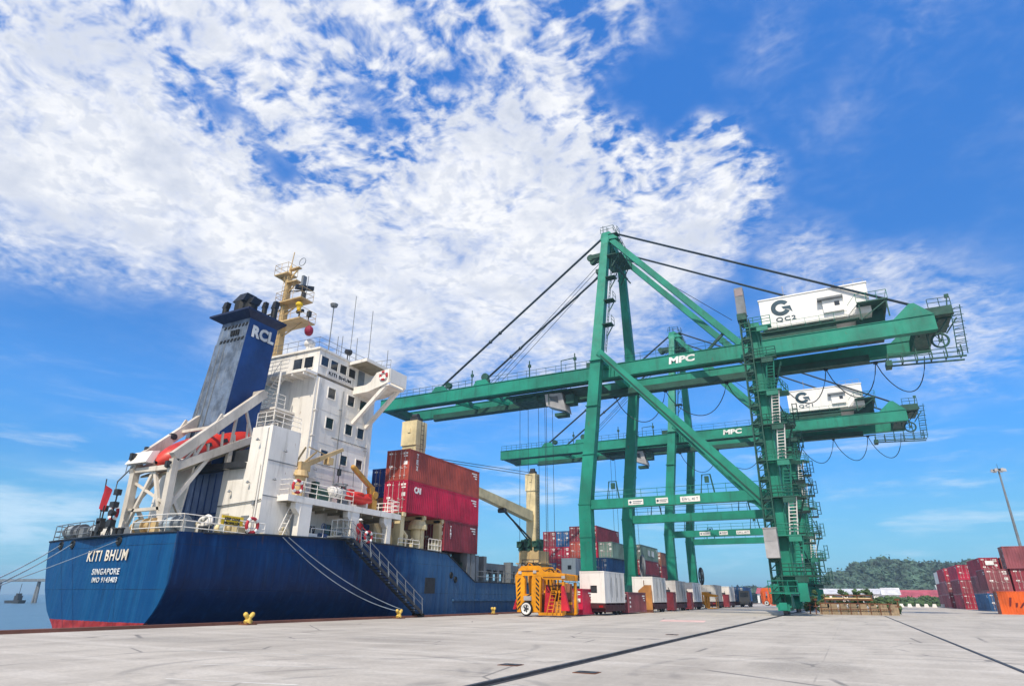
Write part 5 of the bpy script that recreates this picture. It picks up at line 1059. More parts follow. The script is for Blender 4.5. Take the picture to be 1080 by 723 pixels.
    for k in range(6): x = 8.9 + k * 1.4; g.beam(P(x, 78.2, 26.4), P(x, 78.2, 27.5 if k not in (2, 3, 4) else 29.2), .12, .12); g.beam(P(x, 78.2, 26.4), P(x, 79.6, 26.4), .1, .1); g.beam(P(x, 79.6, 26.4), P(x, 79.6, 27.5), .08, .08)
    g.box(8.6, 9.2, 78.0 + D, 79.8 + D, 26.1, 26.7); g.build('hanging_basket', crane_dark, tp)
    g = B(); g.ring(P(14.3, 78.6, 28.4), (0, 1, 0), .8, .12, 18, 6); g.cone(P(14.3, 78.5, 28.4), P(14.3, 78.7, 28.4), .2, .2, 8)
    for k in range(6): a = k * math.pi / 3; g.tube([P(14.3, 78.6, 28.4), P(14.3 + .8 * math.cos(a), 78.6, 28.4 + .8 * math.sin(a))], .035, 4)
    g.beam(P(14.3, 78.9, 28.4), P(14.3, 78.9, 31), .14, .14); g.build('rope_wheel', crane_dark, tp); tp.location = (-.5, 0, 0)
    # trolley with driver's cab and hoist ropes
    g = B(); g.box(-40.2, -31.0, 78.2 + D, 83.4 + D, 28.7, 29.0); g.box(-40, -33.5, 79 + D, 82.6 + D, 28.2, 28.7)
    for x in (-39.6, -36.2, -32.6): g.cone(P(x, 78.6, 28.5), P(x, 83, 28.5), .4, .4, 12)
    tr = g.build('trolley', crane_dark, root)
    g = B(); g.corners([P(-34.3, 78.4, 26.9), P(-31.3, 78.4, 25.8), P(-31.3, 80.6, 25.8), P(-34.3, 80.6, 26.9), P(-34.5, 78.3, 28.6), P(-31.9, 78.3, 28.5), P(-31.9, 80.7, 28.5), P(-34.5, 80.7, 28.6)]); cb = g.build('driver_cab', lift_grey, tr)
    g = B(); g.prism([P(-33.6, 78.32, 27.6), P(-32.4, 78.32, 27.1), P(-32.5, 78.27, 28.1), P(-33.8, 78.27, 28.2)], (0, .03, 0)); g.build('window', glass_dark, cb)
    g = B(); g.box(-31.4, -30.2, 78.6 + D, 80.4 + D, 26.9, 28.2); g.box(-33.2, -31.4, 78.8 + D, 80.2 + D, 25.3, 25.75); g.rails([P(-34.6, 78.1, 28.7), P(-30.4, 78.1, 28.7)], 1, 1.2, .04); g.tube([P(-33.8, 78.1, 28.7), P(-33.8, 78.1, 26.9)], .06, 4); g.build('cab_platform', crane_dark, tr)
    g = B()
    for x in (-39.0, -36.0, -35.0):
        for y in (79.4, 82.2): g.tube([P(x, y, 28.4), P(x, y, 3.4)], .035, 4)
    g.build('hoist_rope', rope_steel, tr)
    g = B(); g.box(-43, -33, 79.6 + D, 80.0 + D, 2.9, 3.3); g.box(-43, -33, 81.6 + D, 82.0 + D, 2.9, 3.3); g.box(-38.6, -35.6, 79.6 + D, 82 + D, 3.1, 3.6); g.build('spreader', yellow_paint, tr)
    # festoon cable hanging in loops under the bridge
    xsup = (-26.0, -18.6, -10.2, -3.8, 2.1, 7.7, 12.9)
    for a, b in zip(xsup, xsup[1:]):
        g = B(); pts = []
        for k in range(15):
            t = k / 14; sag = 4.2 * (1 - (2 * t - 1) ** 2) ** .8; pts.append(P(a + (b - a) * (t + .07 * math.sin(math.pi * t)), 84.9, 28.85 - sag))
        g.tube(pts, .06, 5); g.box(a - .25, a + .25, 84.7 + D, 85.1 + D, 28.7, 29.0); g.build('festoon_cable', rope_steel, root)
    # rack lift and stair towers on the landside legs
    g = B()
    for x in (-6.75, -5.75):
        for y in (70.9, 71.8): g.tube([P(x, y, 1.0), P(x + .55, y, 31.6)], .08, 5)
    for k in range(31):
        z = 1.2 + k; o = .55 * (z - 1) / 30.6; za = z + .9; oa = .55 * (za - 1) / 30.6
        g.beam(P(-6.75 + o, 70.9, z), P(-5.75 + o, 70.9, z), .1, .1); g.tube([P(-6.75 + o, 70.9, z), P(-5.75 + oa, 70.9, za)], .05, 4); g.tube([P(-6.75 + o, 71.8, z), P(-6.75 + oa, 70.9, za)], .05, 4)
        if k % 2 == 0: g.box(-6.6 + o, -5.9 + o, 71.0 + D, 71.7 + D, z - .25, z + .35)
    lt = g.build('lift_mast', crane_dark, root)
    g = B(); g.box(-6.75, -5.5, 69.6 + D, 70.85 + D, 5.3, 8.1); g.box(-6.8, -5.45, 69.55 + D, 70.9 + D, 8.1, 8.2); g.box(-6.7, -5.55, 69.58 + D, 69.6 + D, 6.9, 7.5); g.build('lift_car', lift_grey, lt)
    g = B(); g.box(-6.4, -5.4, 70.6 + D, 72.0 + D, 31.6, 32.4); g.build('lift_head', crane_dark, lt)
    g = B(); g.box(-6.3, -5.35, 70.7 + D, 71.9 + D, 32.4, 35.8); mhd = g.build('lift_machine_cabinet', mid_grey, lt)
    g = B(); g.box(-6.25, -5.4, 70.66 + D, 70.7 + D, 34.7, 35.6); g.box(-6.34, -6.3, 70.8 + D, 71.8 + D, 32.6, 35.6); g.build('cabinet_panel', mat('cabinet_grey', '#8f8080', .6), mhd)
    # landing platforms, caged ladders and zigzag stairs
    for k in range(8):
        z = 3.6 + k * 3.85; x0 = -5.9 + k * .03; xo = -3.9
        g = B(); g.box(x0, -2.9, 70.9 + D, 72.0 + D, z, z + .1); (g.box(-4.4, -2.3, 72 + D, 74 + D, z, z + .1) if k < 6 else None)
        g.rails([P(x0, 70.95, z + .1), P(-2.9, 70.95, z + .1)] + ([P(-2.35, 73.9, z + .1)] if k < 6 else []), 1.1, .9, .04, (.4, .75, 1.1))
        g.beam(P(-4.6, 71, z), P(-4.6, 72.2, z - 1), .1, .1); g.box(-4.5, -3.3, 70.95 + D, 71.2 + D, z - .55, z)
        pl_ = g.build('landing', rail_green if k % 2 else crane_dark, root)
        if k < 6:
            g = B(); g.ladder(P(-4.0, 71.3, z + .1), P(-3.6, 71.3, z + 3.85), .75, (1, 0, 0), .34, .06); g.build('ladder', reefer_white if k in (1, 3, 4) else rail_green, pl_)
            g = B(); g.ladder(P(-3.9 if k % 2 else -2.6, 73.4, z + .1), P(-2.6 if k % 2 else -3.9, 73.4, z + 3.85), .7, (0, 1, 0), .3, .06); g.build('stair_flight', crane_dark, pl_)
        if k < 6:
            g = B(); g.box(-4.4, -2.7, 89.0 + D, 91.6 + D, z + .6, z + .7); g.rails([P(-4.3, 89.05, z + .7), P(-2.75, 89.05, z + .7), P(-2.75, 91.5, z + .7)], 1.1, .8, .05, (.4, .75, 1.1))
            for q in (.3, 1.0, 1.7, 2.4): g.tube([P(-2.7, 89.1, z + .7 + q), P(-2.15, 89.1, z + .7 + q), P(-2.15, 89.9, z + .7 + q)], .05, 4)
            g.tube([P(-2.15, 89.1, z + 1.0), P(-2.15, 89.1, z + 3.2)], .06, 4); g.tube([P(-2.7, 89.1, z + .6), P(-2.7, 89.1, z + 3.2)], .06, 4)
            g.build('landing', crane_dark, root)
    g = B(); g.tube([P(-4.65, 71.9, 2), P(-4.5, 71.9, 30)], .12, 6); g.tube([P(-4.3, 71.9, 2), P(-4.2, 71.9, 30)], .09, 6); g.build('cable_conduit', rail_green, root)
    g = B(); g.box(-7.0, -4.3, 69.9 + D, 71.4 + D, 2.0, 2.12); g.rails([P(-7, 69.95, 2.12), P(-4.3, 69.95, 2.12)], 1.1, .9, .04); g.box(-6.9, -6.1, 70.9 + D, 71.7 + D, 1.0, 2.9); g.box(-4.4, -3.5, 71 + D, 72.2 + D, 1.3, 3.0); g.build('base_platform', crane_green, root)
    # cable reel on the far seaside leg
    g = B(); g.ring(P(-25.6, 91.8, 5.6), (1, .5, 0), 1.55, .14, 28, 6); g.cone(P(-25.7, 91.75, 5.6), P(-25.4, 91.9, 5.6), .35, .35, 12)
    for k in range(14):
        a = k * math.pi / 7; e1 = Vector((.447, -.894, 0)); o = e1 * math.cos(a) + Vector((0, 0, 1)) * math.sin(a); g.tube([P(-25.6, 91.8, 5.6), Vector(P(-25.6, 91.8, 5.6)) + o * 1.55], .045, 4)
    g.cone(P(-25.63, 91.79, 5.6), P(-25.57, 91.81, 5.6), 1.4, 1.4, 24)
    g.build('cable_reel', mid_grey if D == 0 else dark_grey, root)
    return root
sts_crane(0.0, 'QC2', 'nearer green ship to shore crane whose white machine house reads QC2')
sts_crane(42.0, 'QC1', 'farther green ship to shore crane whose white machine house reads QC1')
# ------------------------------------------------------------------ containers
def paint(nm, c, **k): return mat('container_' + nm, c, .5, dirt=k.get('dirt', '#3a2a24'), amount=k.get('amt', .5), scale=.9, streak=True, rust='#5a3626', rust_amt=-.14, vary=.26)
CM = dict(
    red=paint('red', (0.36, 0.016, 0.04, 1)), brick=paint('brick', (0.36, 0.065, 0.045, 1)), maroon=paint('maroon', (0.24, 0.03, 0.045, 1)),
    dusk=paint('dusky_maroon', (0.26, 0.07, 0.085, 1)), blue=paint('blue', (0.02, 0.1, 0.26, 1)), navy=paint('navy', (0.008, 0.035, 0.2, 1)), green=paint('green', (0.06, 0.17, 0.13, 1)),
    sage=paint('sage', (0.17, 0.26, 0.22, 1)), orange=paint('orange', (0.62, 0.1, 0.01, 1)), ochre=paint('ochre', (0.5, 0.22, 0.06, 1)), crimson=paint('crimson', (0.5, 0.012, 0.055, 1)),
    brown=paint('brown', (0.24, 0.1, 0.06, 1)))
rod_mat = mat('lock_rod', '#b09a98', .5)
PROTO = {}
def container_proto(L, H, color, kind='dry'):
    key = (L, H, color, kind)
    if key in PROTO: return copy_tree(PROTO[key])
    W = 2.44; m = reefer_white if kind == 'reefer' and color != 'grey' else reefer_grey if kind == 'reefer' else CM[color]
    root = thing('shipping_container', '', 'container', (0, 0, 0)); PROTO[key] = root
    g = MB(); hx, hy = W / 2, L / 2
    for x in (-hx, hx):
        s = 1 if x > 0 else -1
        for y in (-hy, hy - .14): g.box(min(x, x - s * .14), max(x, x - s * .14), y, y + .14, 0, H)
        g.box(min(x, x - s * .1), max(x, x - s * .1), -hy + .14, hy - .14, 0, .16); g.box(min(x, x - s * .08), max(x, x - s * .08), -hy + .14, hy - .14, H - .1, H)
        n = max(6, int((L - .28) / (.28 if kind == 'dry' else 1.5))); st = (L - .28) / n; vs = []
        for i in range(n):
            y = -hy + .14 + i * st; o, d = (.012, .05) if kind == 'dry' else (.012, .09)
            q = (.25, .5, .75) if kind == 'dry' else (.93, .945, .985)
            for yy, dd in ((y, o), (y + st * q[0], o), (y + st * q[1], d), (y + st * q[2], d)): vs.append((yy, dd))
        vs.append((hy - .14, .012)); k = len(vs)
        g.add([(x - s * dd, yy, .16) for yy, dd in vs] + [(x - s * dd, yy, H - .1) for yy, dd in vs], [(i, i + 1, k + i + 1, k + i) for i in range(k - 1)])
    for x in (-hx, hx - .18):
        for y in (-hy - .012, hy - .168):
            for z in (-.006, H - .114): g.box(x - .006, x + .186, y, y + .18, z, z + .12)
    g.box(-hx + .1, hx - .1, -hy + .02, hy - .02, H - .06, H - .02); g.box(-hx + .1, hx - .1, -hy + .02, hy - .02, .03, .12)
    g.box(-hx + .14, hx - .14, hy - .1, hy - .04, .12, H - .06); g.box(-hx + .14, hx - .14, -hy, -hy + .1, H - .12, H); g.box(-hx + .14, hx - .14, -hy, -hy + .1, 0, .14)
    if kind == 'dry':
        for k in range(3): g.box(hx + .001, hx + .006, hy - 1.5 + k * .3, hy - .5, H - .42 - k * .22, H - .3 - k * .22, 1)
        for k in range(2): g.box(-hx - .006, -hx - .001, -hy + .5, -hy + 1.5 - k * .3, H - .42 - k * .22, H - .3 - k * .22, 1)
    g.build('body', [m, white_ink], root)
    if kind == 'dry':
        for s in (-1, 1):
            g = MB(); x0, x1 = (-hx + .15, -.012) if s < 0 else (.012, hx - .15)
            g.box(x0, x1, -hy + .03, -hy + .08, .15, H - .13)
            for k in range(5): z = .3 + k * (H - .6) / 4.6; g.box(x0 + .05, x1 - .05, -hy + .012, -hy + .03, z, z + .22)
            for q in (.3, .72):
                xq = x0 + (x1 - x0) * q; g.tube([(xq, -hy - .01, .12), (xq, -hy - .01, H - .1)], .025, 6, 1)
                for z in (.35, 1.1, H - .4): g.box(xq - .09, xq + .09, -hy - .03, -hy + .02, z, z + .09, 1)
                g.box(xq - .02, xq + .28, -hy - .045, -hy - .02, 1.0, 1.05, 1)
            for (u0, u1, z0, z1) in (((.5, .95, .84, .9), (.55, .95, .76, .8), (.6, .95, .5, .62)) if s > 0 else ((.1, .45, .86, .91), (.15, .5, .44, .5))): g.box(x0 + (x1 - x0) * u0, x0 + (x1 - x0) * u1, -hy + .004, -hy + .012, z0 * H, z1 * H, 2)
            g.build('door', [m, rod_mat, white_ink], root)
    else:
        g = MB(); g.box(-hx + .15, hx - .15, -hy + .03, -hy + .1, 1.5, H - .13); g.box(-hx + .15, -.2, -hy + .03, -hy + .1, .14, 1.5); g.build('front_panel', m, root)
        g = MB(); g.box(-.2, hx - .15, -hy + .03, -hy + .1, .14, .85); g.box(.45, hx - .15, -hy + .03, -hy + .1, .85, 1.5); g.box(-.2, .45, -hy + .2, -hy + .3, .8, 1.5); g.build('front_panel', m, root)
        for q in (.28, .55, .78):
            g = MB(); yq = -hy + L * q; g.box(hx + .002, hx + .012, yq - .03, yq + .03, .1, H - .08); g.box(hx + .002, hx + .02, yq + .3, yq + .36, .5, H - .5); g.build('panel_seam', mid_grey, root)
        g = MB(); g.box(-.2, .45, -hy + .1, -hy + .2, .86, 1.49); g.cone((.1, -hy + .1, 1.15), (.1, -hy + .05, 1.15), .24, .24, 14); g.build('cooling_unit', dark_grey, root)
    return root
def container(x, y, z, color, lb, L=12.19, H=2.59, rz=0, kind='dry', group=None):
    """x, y: middle of the door end seen in plan; the box runs away from it along its own length"""
    c = container_proto(L, H, color, kind); a = rz
    c.location = (x - math.sin(a) * L / 2, y + math.cos(a) * L / 2, z); c.rotation_euler = (0, 0, a)
    tag(c, lb, 'container', group); return c
SG = 'containers aboard the ship aft'
XA = -33.22
c1 = container(XA, 43.5, 10.72, 'brick', 'brick red container, topmost of the three stacked behind the deckhouse', group=SG, H=2.66)
c2 = container(XA, 43.5, 8.04, 'crimson', 'crimson container in the middle of the three stacked behind the deckhouse', group=SG, H=2.66)
c3 = container(XA, 49.6, 5.36, 'maroon', 'short dull maroon container at the bottom of the stack behind the deckhouse', 6.06, 2.66, group=SG)
def on_box(c, body, dy, z, h, wd, vert=False, m=white_ink, x=None):
    """letters painted on the landward long side of a container"""
    L = Vector((c.location.x + 1.232, c.location.y + dy, c.location.z + z))
    if vert:
        for k, ch in enumerate(body): o = text('side_mark', ch, (L.x, L.y, L.z - k * h * 1.25), (0, 1, 0), (0, 0, 1), h, m, None, bold=.03, width=wd); o.parent = c; o.location = (L.x - c.location.x, L.y - c.location.y, L.z - k * h * 1.25 - c.location.z)
    else:
        o = text('side_mark', body, L, (0, 1, 0), (0, 0, 1), h, m, None, bold=.05, width=wd); o.parent = c; o.location = L - c.location
on_box(c1, 'TEX', -4.9, 2.2, .42, .3, True); on_box(c2, 'CAI', -4.6, 1.95, .55, 1.0); on_box(c3, 'TRIT', -2.0, 2.1, .24, .2, True)
container(-36.1, 45.2, 9.7, 'navy', 'dark blue container inboard of the brick red one on the ship', group=SG)
container(-36.1, 45.2, 7.05, 'brown', 'rusty brown container under the dark blue one behind the deckhouse', group=SG)
FG = 'containers aboard the ship forward'
def fwd(x, z, color, lb, y=104.0, L=12.19, kind='dry'): return container(x, y, z, color, lb, L, 2.59, 0, kind, FG)
fwd(-45.3, 9.6, 'maroon', 'maroon container at the top of the seaward end of the forward deck stack')
fwd(-45.3, 7.0, 'red', 'red container second from the top at the seaward end of the forward stack')
fwd(-45.3, 4.4, 'blue', 'blue container at the bottom of the seaward end of the forward stack')
fwd(-42.8, 9.6, 'blue', 'blue container on top beside the maroon one in the forward stack')
fwd(-42.8, 7.0, 'crimson', 'crimson container directly under the blue one in the forward stack')
fwd(-42.8, 4.4, 'red', 'red container low in the forward stack between blue and white boxes')
fwd(-40.3, 10.3, 'maroon', 'maroon container on the highest tier just left of the crane leg')
fwd(-40.3, 7.7, 'brick', 'brick coloured container under the high maroon one left of the crane leg')
fwd(-40.2, 4.9, '', 'white refrigerated container on the ship left of the crane leg', y=100.0, L=6.06, kind='reefer')
fwd(-37.75, 10.3, 'maroon', 'long maroon container on the highest tier just right of the crane leg')
fwd(-37.75, 7.7, 'crimson', 'short crimson container under the long maroon one right of the crane leg', L=6.06)
fwd(-35.1, 7.6, 'sage', 'pale green container with its doors showing between the crane legs')
fwd(-35.6, 5.0, 'blue', 'blue container with its doors showing low between the crane legs', y=102.5)
fwd(-35.1, 2.85, 'green', 'dark green container under the blue one on the ship, half hidden', y=103.0)
c9 = fwd(-34.1, 8.1, 'sage', 'grey green container with pale lettering beyond the second crane leg', y=117.5)
fwd(-34.1, 5.5, 'maroon', 'maroon container under the grey green one beyond the second crane leg', y=117.5)
fwd(-34.1, 7.6, 'brown', 'brown container at the forward end of the ship stack, upper of two', y=132.0)
fwd(-34.1, 5.0, 'maroon', 'maroon container at the forward end of the ship stack, lower of two', y=132.0)
for k, w_ in ((0, 1.5), (1, 1.8)):
    g = MB(); o_ = c9.location; g.prism([(o_.x + 1.232, o_.y - 1.4 + k * 2.6, o_.z + .9), (o_.x + 1.232, o_.y - 1.4 + k * 2.6 + w_, o_.z + .7), (o_.x + 1.232, o_.y - 1.1 + k * 2.6 + w_ * .8, o_.z + 1.8), (o_.x + 1.232, o_.y - 1.3 + k * 2.6, o_.z + 1.9)], (.01, 0, 0))
    o = g.build('side_mark', white_ink, at=o_); o.parent = c9; o.location = (0, 0, 0)

# ------------------------------------------------------------------ chassis row under the cranes
chassis_red = mat('chassis_red', '#43191e', .7, dirt='#2a1a1a', amount=.6)
def chassis(x, y, L, lb):
    t = thing('container_chassis', lb, 'trailer', (x, y + L / 2, 0), 'trailers in the row under the cranes')
    g = MB()
    for s in (-.45, .45): g.box(x + s - .08, x + s + .08, y + .1, y + L - .1, .82, 1.06)
    for k in range(5): q = y + .2 + k * (L - .5) / 4; g.box(x - 1.2, x + 1.2, q, q + .14, .9, 1.05)
    g.box(x - 1.2, x + 1.2, y - .02, y + .08, .62, 1.0); g.box(x - .5, x - .35, y + L - 1.6, y + L - 1.45, .1, .85); g.box(x + .35, x + .5, y + L - 1.6, y + L - 1.45, .1, .85); g.box(x - 1.18, x - 1.1, y + .2, y + L - .2, .22, .95); g.box(x + 1.14, x + 1.2, y + .1, y + L - .1, .35, .9); g.box(x - 1.15, x + 1.1, y + .25, y + .33, .3, .8); g.build('frame', chassis_red, t)
    for q in (L - 2.4, L - 1.2):
        for s in (-1, 1):
            w_ = MB(); w_.ring((x + s * .98, y + q, .5), (1, 0, 0), .36, .14, 18, 8); w = w_.build('wheel', rubber, t, smooth=True)
            r_ = MB(); r_.cone((x + s * .9, y + q, .5), (x + s * 1.06, y + q, .5), .26, .26, 12); r_.build('rim', mid_grey, w)
    for s in (-.8, .8): g = MB(); g.box(x + s - .2, x + s + .2, y - .05, y - .02, .68, .86); g.build('tail_lamp', mat('tail_red', '#8c1414', .4), t)
for (xr, y, L, lb1, lb2) in (
    (-20.0, 58.5, 6.06, 'white refrigerated container nearest the yellow lifting frame, first in the row', 'rusty trailer under the first white refrigerated container'),
    (-20.0, 75.5, 6.06, 'white refrigerated container with an ochre panel leaning at its end', 'rusty trailer under the white container with the ochre panel'),
    (-20.0, 86.8, 6.06, 'greyish white refrigerated container, third along the row under the cranes', 'rusty trailer under the third white container of the row'),
    (-20.0, 97.3, 6.06, 'white refrigerated container just before the small yellow frame in the row', 'rusty trailer under the white container before the small yellow frame'),
    (-20.0, 115.6, 6.06, 'white refrigerated container behind the small yellow frame', 'rusty trailer behind the small yellow frame'),
    (-20.0, 130.0, 6.06, 'last white refrigerated container of the row, before the blue one', 'rusty trailer under the last white container of the row')):
    x = xr - 1.22; chassis(x, y, L, lb2); container(x, y, 1.06, 'grey' if y in (86.8, 115.6) else '', lb1, L, 2.75 if y < 80 else 2.6, 0, 'reefer', 'white refrigerated containers in the row under the cranes')
chassis(-20.4, 143.0, 12.19, 'dark trailer carrying the blue container at the far end of the row'); container(-20.4, 143.0, 1.06, 'blue', 'blue container on a trailer at the far end of the row', 12.19, 2.75)
bx = container(-21.4, 66.2, .12, 'dusk', 'low dusky maroon half height container between the first two white ones', 6.6, 1.95)
g = MB(); o_ = bx.location
for k in range(3): g.box(o_.x + 1.231, o_.x + 1.24, o_.y - 2.9, o_.y - 2.5, o_.z + .5 + k * .4, o_.z + .68 + k * .4)
o = g.build('side_mark', white_ink, at=o_); o.parent = bx; o.location = (0, 0, 0)
cr = container(-22.6, 56.3, .1, 'crimson', 'low crimson box on the ground between the yellow frame and the first white container', 3.0, 2.15)
g = MB(); o_ = cr.location; yq = o_.y - 1.5 - .07; g.prism([(o_.x - .6, yq, o_.z + 1.35), (o_.x + .1, yq, o_.z + 1.3), (o_.x + .35, yq, o_.z + 1.6), (o_.x - .1, yq, o_.z + 1.45), (o_.x - .65, yq, o_.z + 1.5)], (0, .02, 0)); o = g.build('end_mark', white_ink, at=o_); o.parent = cr; o.location = (0, 0, 0)
t = thing('ochre_panel', 'tall ochre steel panel standing against the end of a white container', 'panel', (-20.8, 74.9, 0))
g = MB(); g.prism([(-21.6, 74.9, .3), (-20.05, 74.9, .3), (-20.05, 74.9, 2.9), (-20.8, 74.9, 2.9), (-21.6, 74.9, 2.3)], (0, .12, 0)); g.build('sheet', CM['ochre'], t)
g = MB(); g.tube([(-20.9, 74.95, 0), (-20.9, 74.95, 3.4)], .05, 5); g.box(-21.6, -20.0, 74.8, 75.1, 0, .3); g.build('frame', rust_steel, t)
for (yy, hh, lb) in ((85.3, 2.2, 'dark maroon power pack standing before the third white container'), (95.8, 2.3, 'dark maroon power pack standing before the fourth white container'), (128.5, 2.2, 'dark maroon power pack standing before the last white container')):
    t = thing('power_pack', lb, 'power pack', (-20.55, yy, 0), 'power packs in the row under the cranes')
    g = MB(); g.box(-21.05, -20.05, yy, yy + 1.3, .15, hh); g.box(-21.1, -20.0, yy - .05, yy + 1.35, hh, hh + .06); g.build('casing', CM['maroon'], t)
    g = MB(); g.box(-20.95, -20.15, yy - .03, yy - .002, .4, hh - .2); g.box(-20.45, -20.4, yy - .06, yy - .03, 1.0, 1.3); g.build('door', CM['maroon'], t)
    g = MB(); g.box(-20.95, -20.75, yy + .1, yy + 1.2, 0, .15); g.box(-20.35, -20.15, yy + .1, yy + 1.2, 0, .15); g.build('skid', rust_steel, t)
    g = MB(); g.tube([(-20.8, yy + .9, hh), (-20.8, yy + .9, hh + .5), (-20.8, yy + .7, hh + .6)], .05, 6); g.build('exhaust_pipe', dark_grey, t)
# yard tractor in front of the far blue container
t = thing('yard_tractor', 'dark yard tractor coupled beside the blue container at the far end of the row', 'tractor', (-18.6, 139.5, 0))
g = MB(); g.corners([(-19.6, 138.2, .9), (-17.6, 138.2, .9), (-17.6, 140.2, .9), (-19.6, 140.2, .9), (-19.5, 138.5, 3.0), (-17.7, 138.5, 3.0), (-17.7, 140.1, 3.0), (-19.5, 140.1, 3.0)]); g.box(-19.4, -17.8, 138.0, 142.5, .6, .9); cabt = g.build('cab', dark_grey, t)
g = MB(); g.box(-19.35, -17.85, 138.28, 138.36, 1.9, 2.7); g.build('windscreen', glass_dark, cabt)
for y in (138.9, 141.6):
    for x in (-19.4, -17.8): g = MB(); g.ring((x, y, .5), (1, 0, 0), .36, .14, 16, 6); g.build('wheel', rubber, t)

# ------------------------------------------------------------------ yellow lifting frames
def lifting_frame(x, y, lb, m, s=1.0, full=True):
    """x, y: near left foot; s scales the whole frame about that foot"""
    t = thing('lifting_frame', lb, 'lifting frame', (x, y, 0), 'wheeled lifting frames on the quay')
    Q = lambda a, b, c: (x + a * s * .87, y + b * s, c * s)
    def bx(g, x0, x1, y0, y1, z0, z1, mi=0): a = Q(x0, y0, z0); b = Q(x1, y1, z1); g.box(a[0], b[0], a[1], b[1], a[2], b[2], mi)
    g = MB()
    for d in (0, 2.6):
        g.prism([Q(.15, d, .35), Q(.95, d, .35), Q(.95, d, 2.9), Q(.75, d, 3.2), Q(-.1, d, 3.2)], (0, .35 * s, 0)); g.prism([Q(1.65, d, .35), Q(2.55, d, .35), Q(2.75, d, 3.2), Q(1.8, d, 3.2), Q(1.7, d, 2.9)], (0, .35 * s, 0))
        g.prism([Q(-.1, d - .02, 3.2), Q(2.7, d - .02, 3.2), Q(2.9, d - .02, 2.95), Q(5.2, d - .02, 2.8), Q(5.25, d - .02, 3.3), Q(3.0, d - .02, 3.55), Q(2.5, d - .02, 4.0), Q(.6, d - .02, 4.0)], (0, .4 * s, 0))
        bx(g, 4.9, 5.12, d, d + .3, .2, 2.7); bx(g, .9, 1.75, d + .05, d + .3, .3, 1.75)
    bx(g, .1, .6, .3, 2.7, 3.3, 3.8); bx(g, 4.85, 5.15, .3, 2.7, 2.85, 3.25); bx(g, 2.4, 5.0, .02, .2, .12, .34); bx(g, 2.4, 5.0, 2.7, 2.9, .12, .34)
    fr = g.build('frame', m, t)
    for k in range(5):
        z = .45 + k * .36; g = MB(); zz = .4 + k * .26; g.prism([Q(.92, .03, zz), Q(1.72, .03, zz + .3), Q(1.72, .03, zz + .4), Q(.92, .03, zz + .1)], (0, .01 * s, 0)); g.build('warning_stripe', black_paint, fr)
    for k in range(7):
        z = .45 + k * .36
        g = MB(); g.prism([Q(.17, -.015, z), Q(.5, -.015, z + .3), Q(.5, -.015, z + .46), Q(.17, -.015, z + .16)], (0, .01, 0)); g.build('warning_stripe', black_paint, fr)
        g = MB(); g.prism([Q(2.15, -.015, z + .3), Q(2.5, -.015, z), Q(2.5, -.015, z + .16), Q(2.15, -.015, z + .46)], (0, .01, 0)); g.build('warning_stripe', black_paint, fr)
        z = .4 + k * .4; g = MB(); g.prism([Q(-.01, 0, z + .2), Q(-.01, .3, z), Q(-.01, .3, z + .16), Q(-.01, 0, z + .36)], (.01, 0, 0)); g.build('warning_stripe', black_paint, fr)
    if full:
        for d in (.5, 2.2): g = MB(); g.corners([Q(2.75, d, .3), Q(4.2, d, .3), Q(4.2, d + .3, .3), Q(2.75, d + .3, .3), Q(2.95, d, 2.5), Q(3.2, d, 2.5), Q(3.2, d + .3, 2.5), Q(2.95, d + .3, 2.5)]); g.build('guide_panel', red_sheet, t)
        g = MB(); g.corners([Q(4.9, -.3, .5), Q(5.7, -.3, .5), Q(5.7, .0, .5), Q(4.9, .0, .5), Q(4.95, -.3, 2.4), Q(5.15, -.3, 2.4), Q(5.15, .0, 2.4), Q(4.95, .0, 2.4)]); g.build('guide_panel', red_sheet, t)
        g = MB(); g.corners([Q(-.85, .9, .55), Q(.1, .9, .55), Q(.1, 1.2, .55), Q(-.85, 1.2, .55), Q(-.25, .9, 2.0), Q(0, .9, 2.0), Q(0, 1.2, 2.0), Q(-.25, 1.2, 2.0)]); g.build('guide_panel', red_sheet, t)
        g = MB(); bx(g, .95, 1.7, 1.6, 1.8, .6, 2.4); g.build('guide_panel', red_sheet, t)
        g = MB(); g.ladder(Q(3.6, -.1, .3), Q(4.0, .5, 2.6), .5, (1, 0, 0), .3, .035); g.ladder(Q(4.5, -.1, .3), Q(4.7, .4, 2.2), .35, (1, 0, 0), .3, .035); g.build('ladder', m, t)
        g = MB(); bx(g, 3.1, 4.8, 1.0, 2.0, 1.3, 1.9); bx(g, 3.6, 4.2, 1.0, 2.0, 1.9, 2.5); bx(g, 3.3, 4.7, .9, 1.0, .9, 1.2); g.tube([Q(3.2, .9, 1.0), Q(3.2, .9, 2.4), Q(4.6, .9, 2.4)], .06, 5); g.build('hydraulic_pack', rust_steel, t)
        g = MB(); bx(g, 2.95, 4.8, 2.2, 2.5, .3, 2.6); bx(g, .9, 1.8, 2.3, 2.5, .3, 3.0); g.build('back_plate', CM['brown'], t)
        for (a_, b_) in ((2.95, .9), (3.75, 1.3), (4.45, .9)): g = MB(); bx(g, a_, a_ + .14, b_, b_ + .14, .3, 2.9); g.build('upright', m, fr)
        g = MB(); bx(g, 2.7, 4.95, .55, .75, 1.85, 2.05); g.build('cross_bar', m, fr); g = MB(); bx(g, 2.7, 4.95, 1.9, 2.1, .95, 1.15); g.build('cross_bar', m, fr)
        g = MB(); bx(g, 3.9, 4.6, .35, .8, .35, 1.2); bx(g, 3.95, 4.5, .3, .35, .9, 1.1); g.build('tank', CM['ochre'], t)
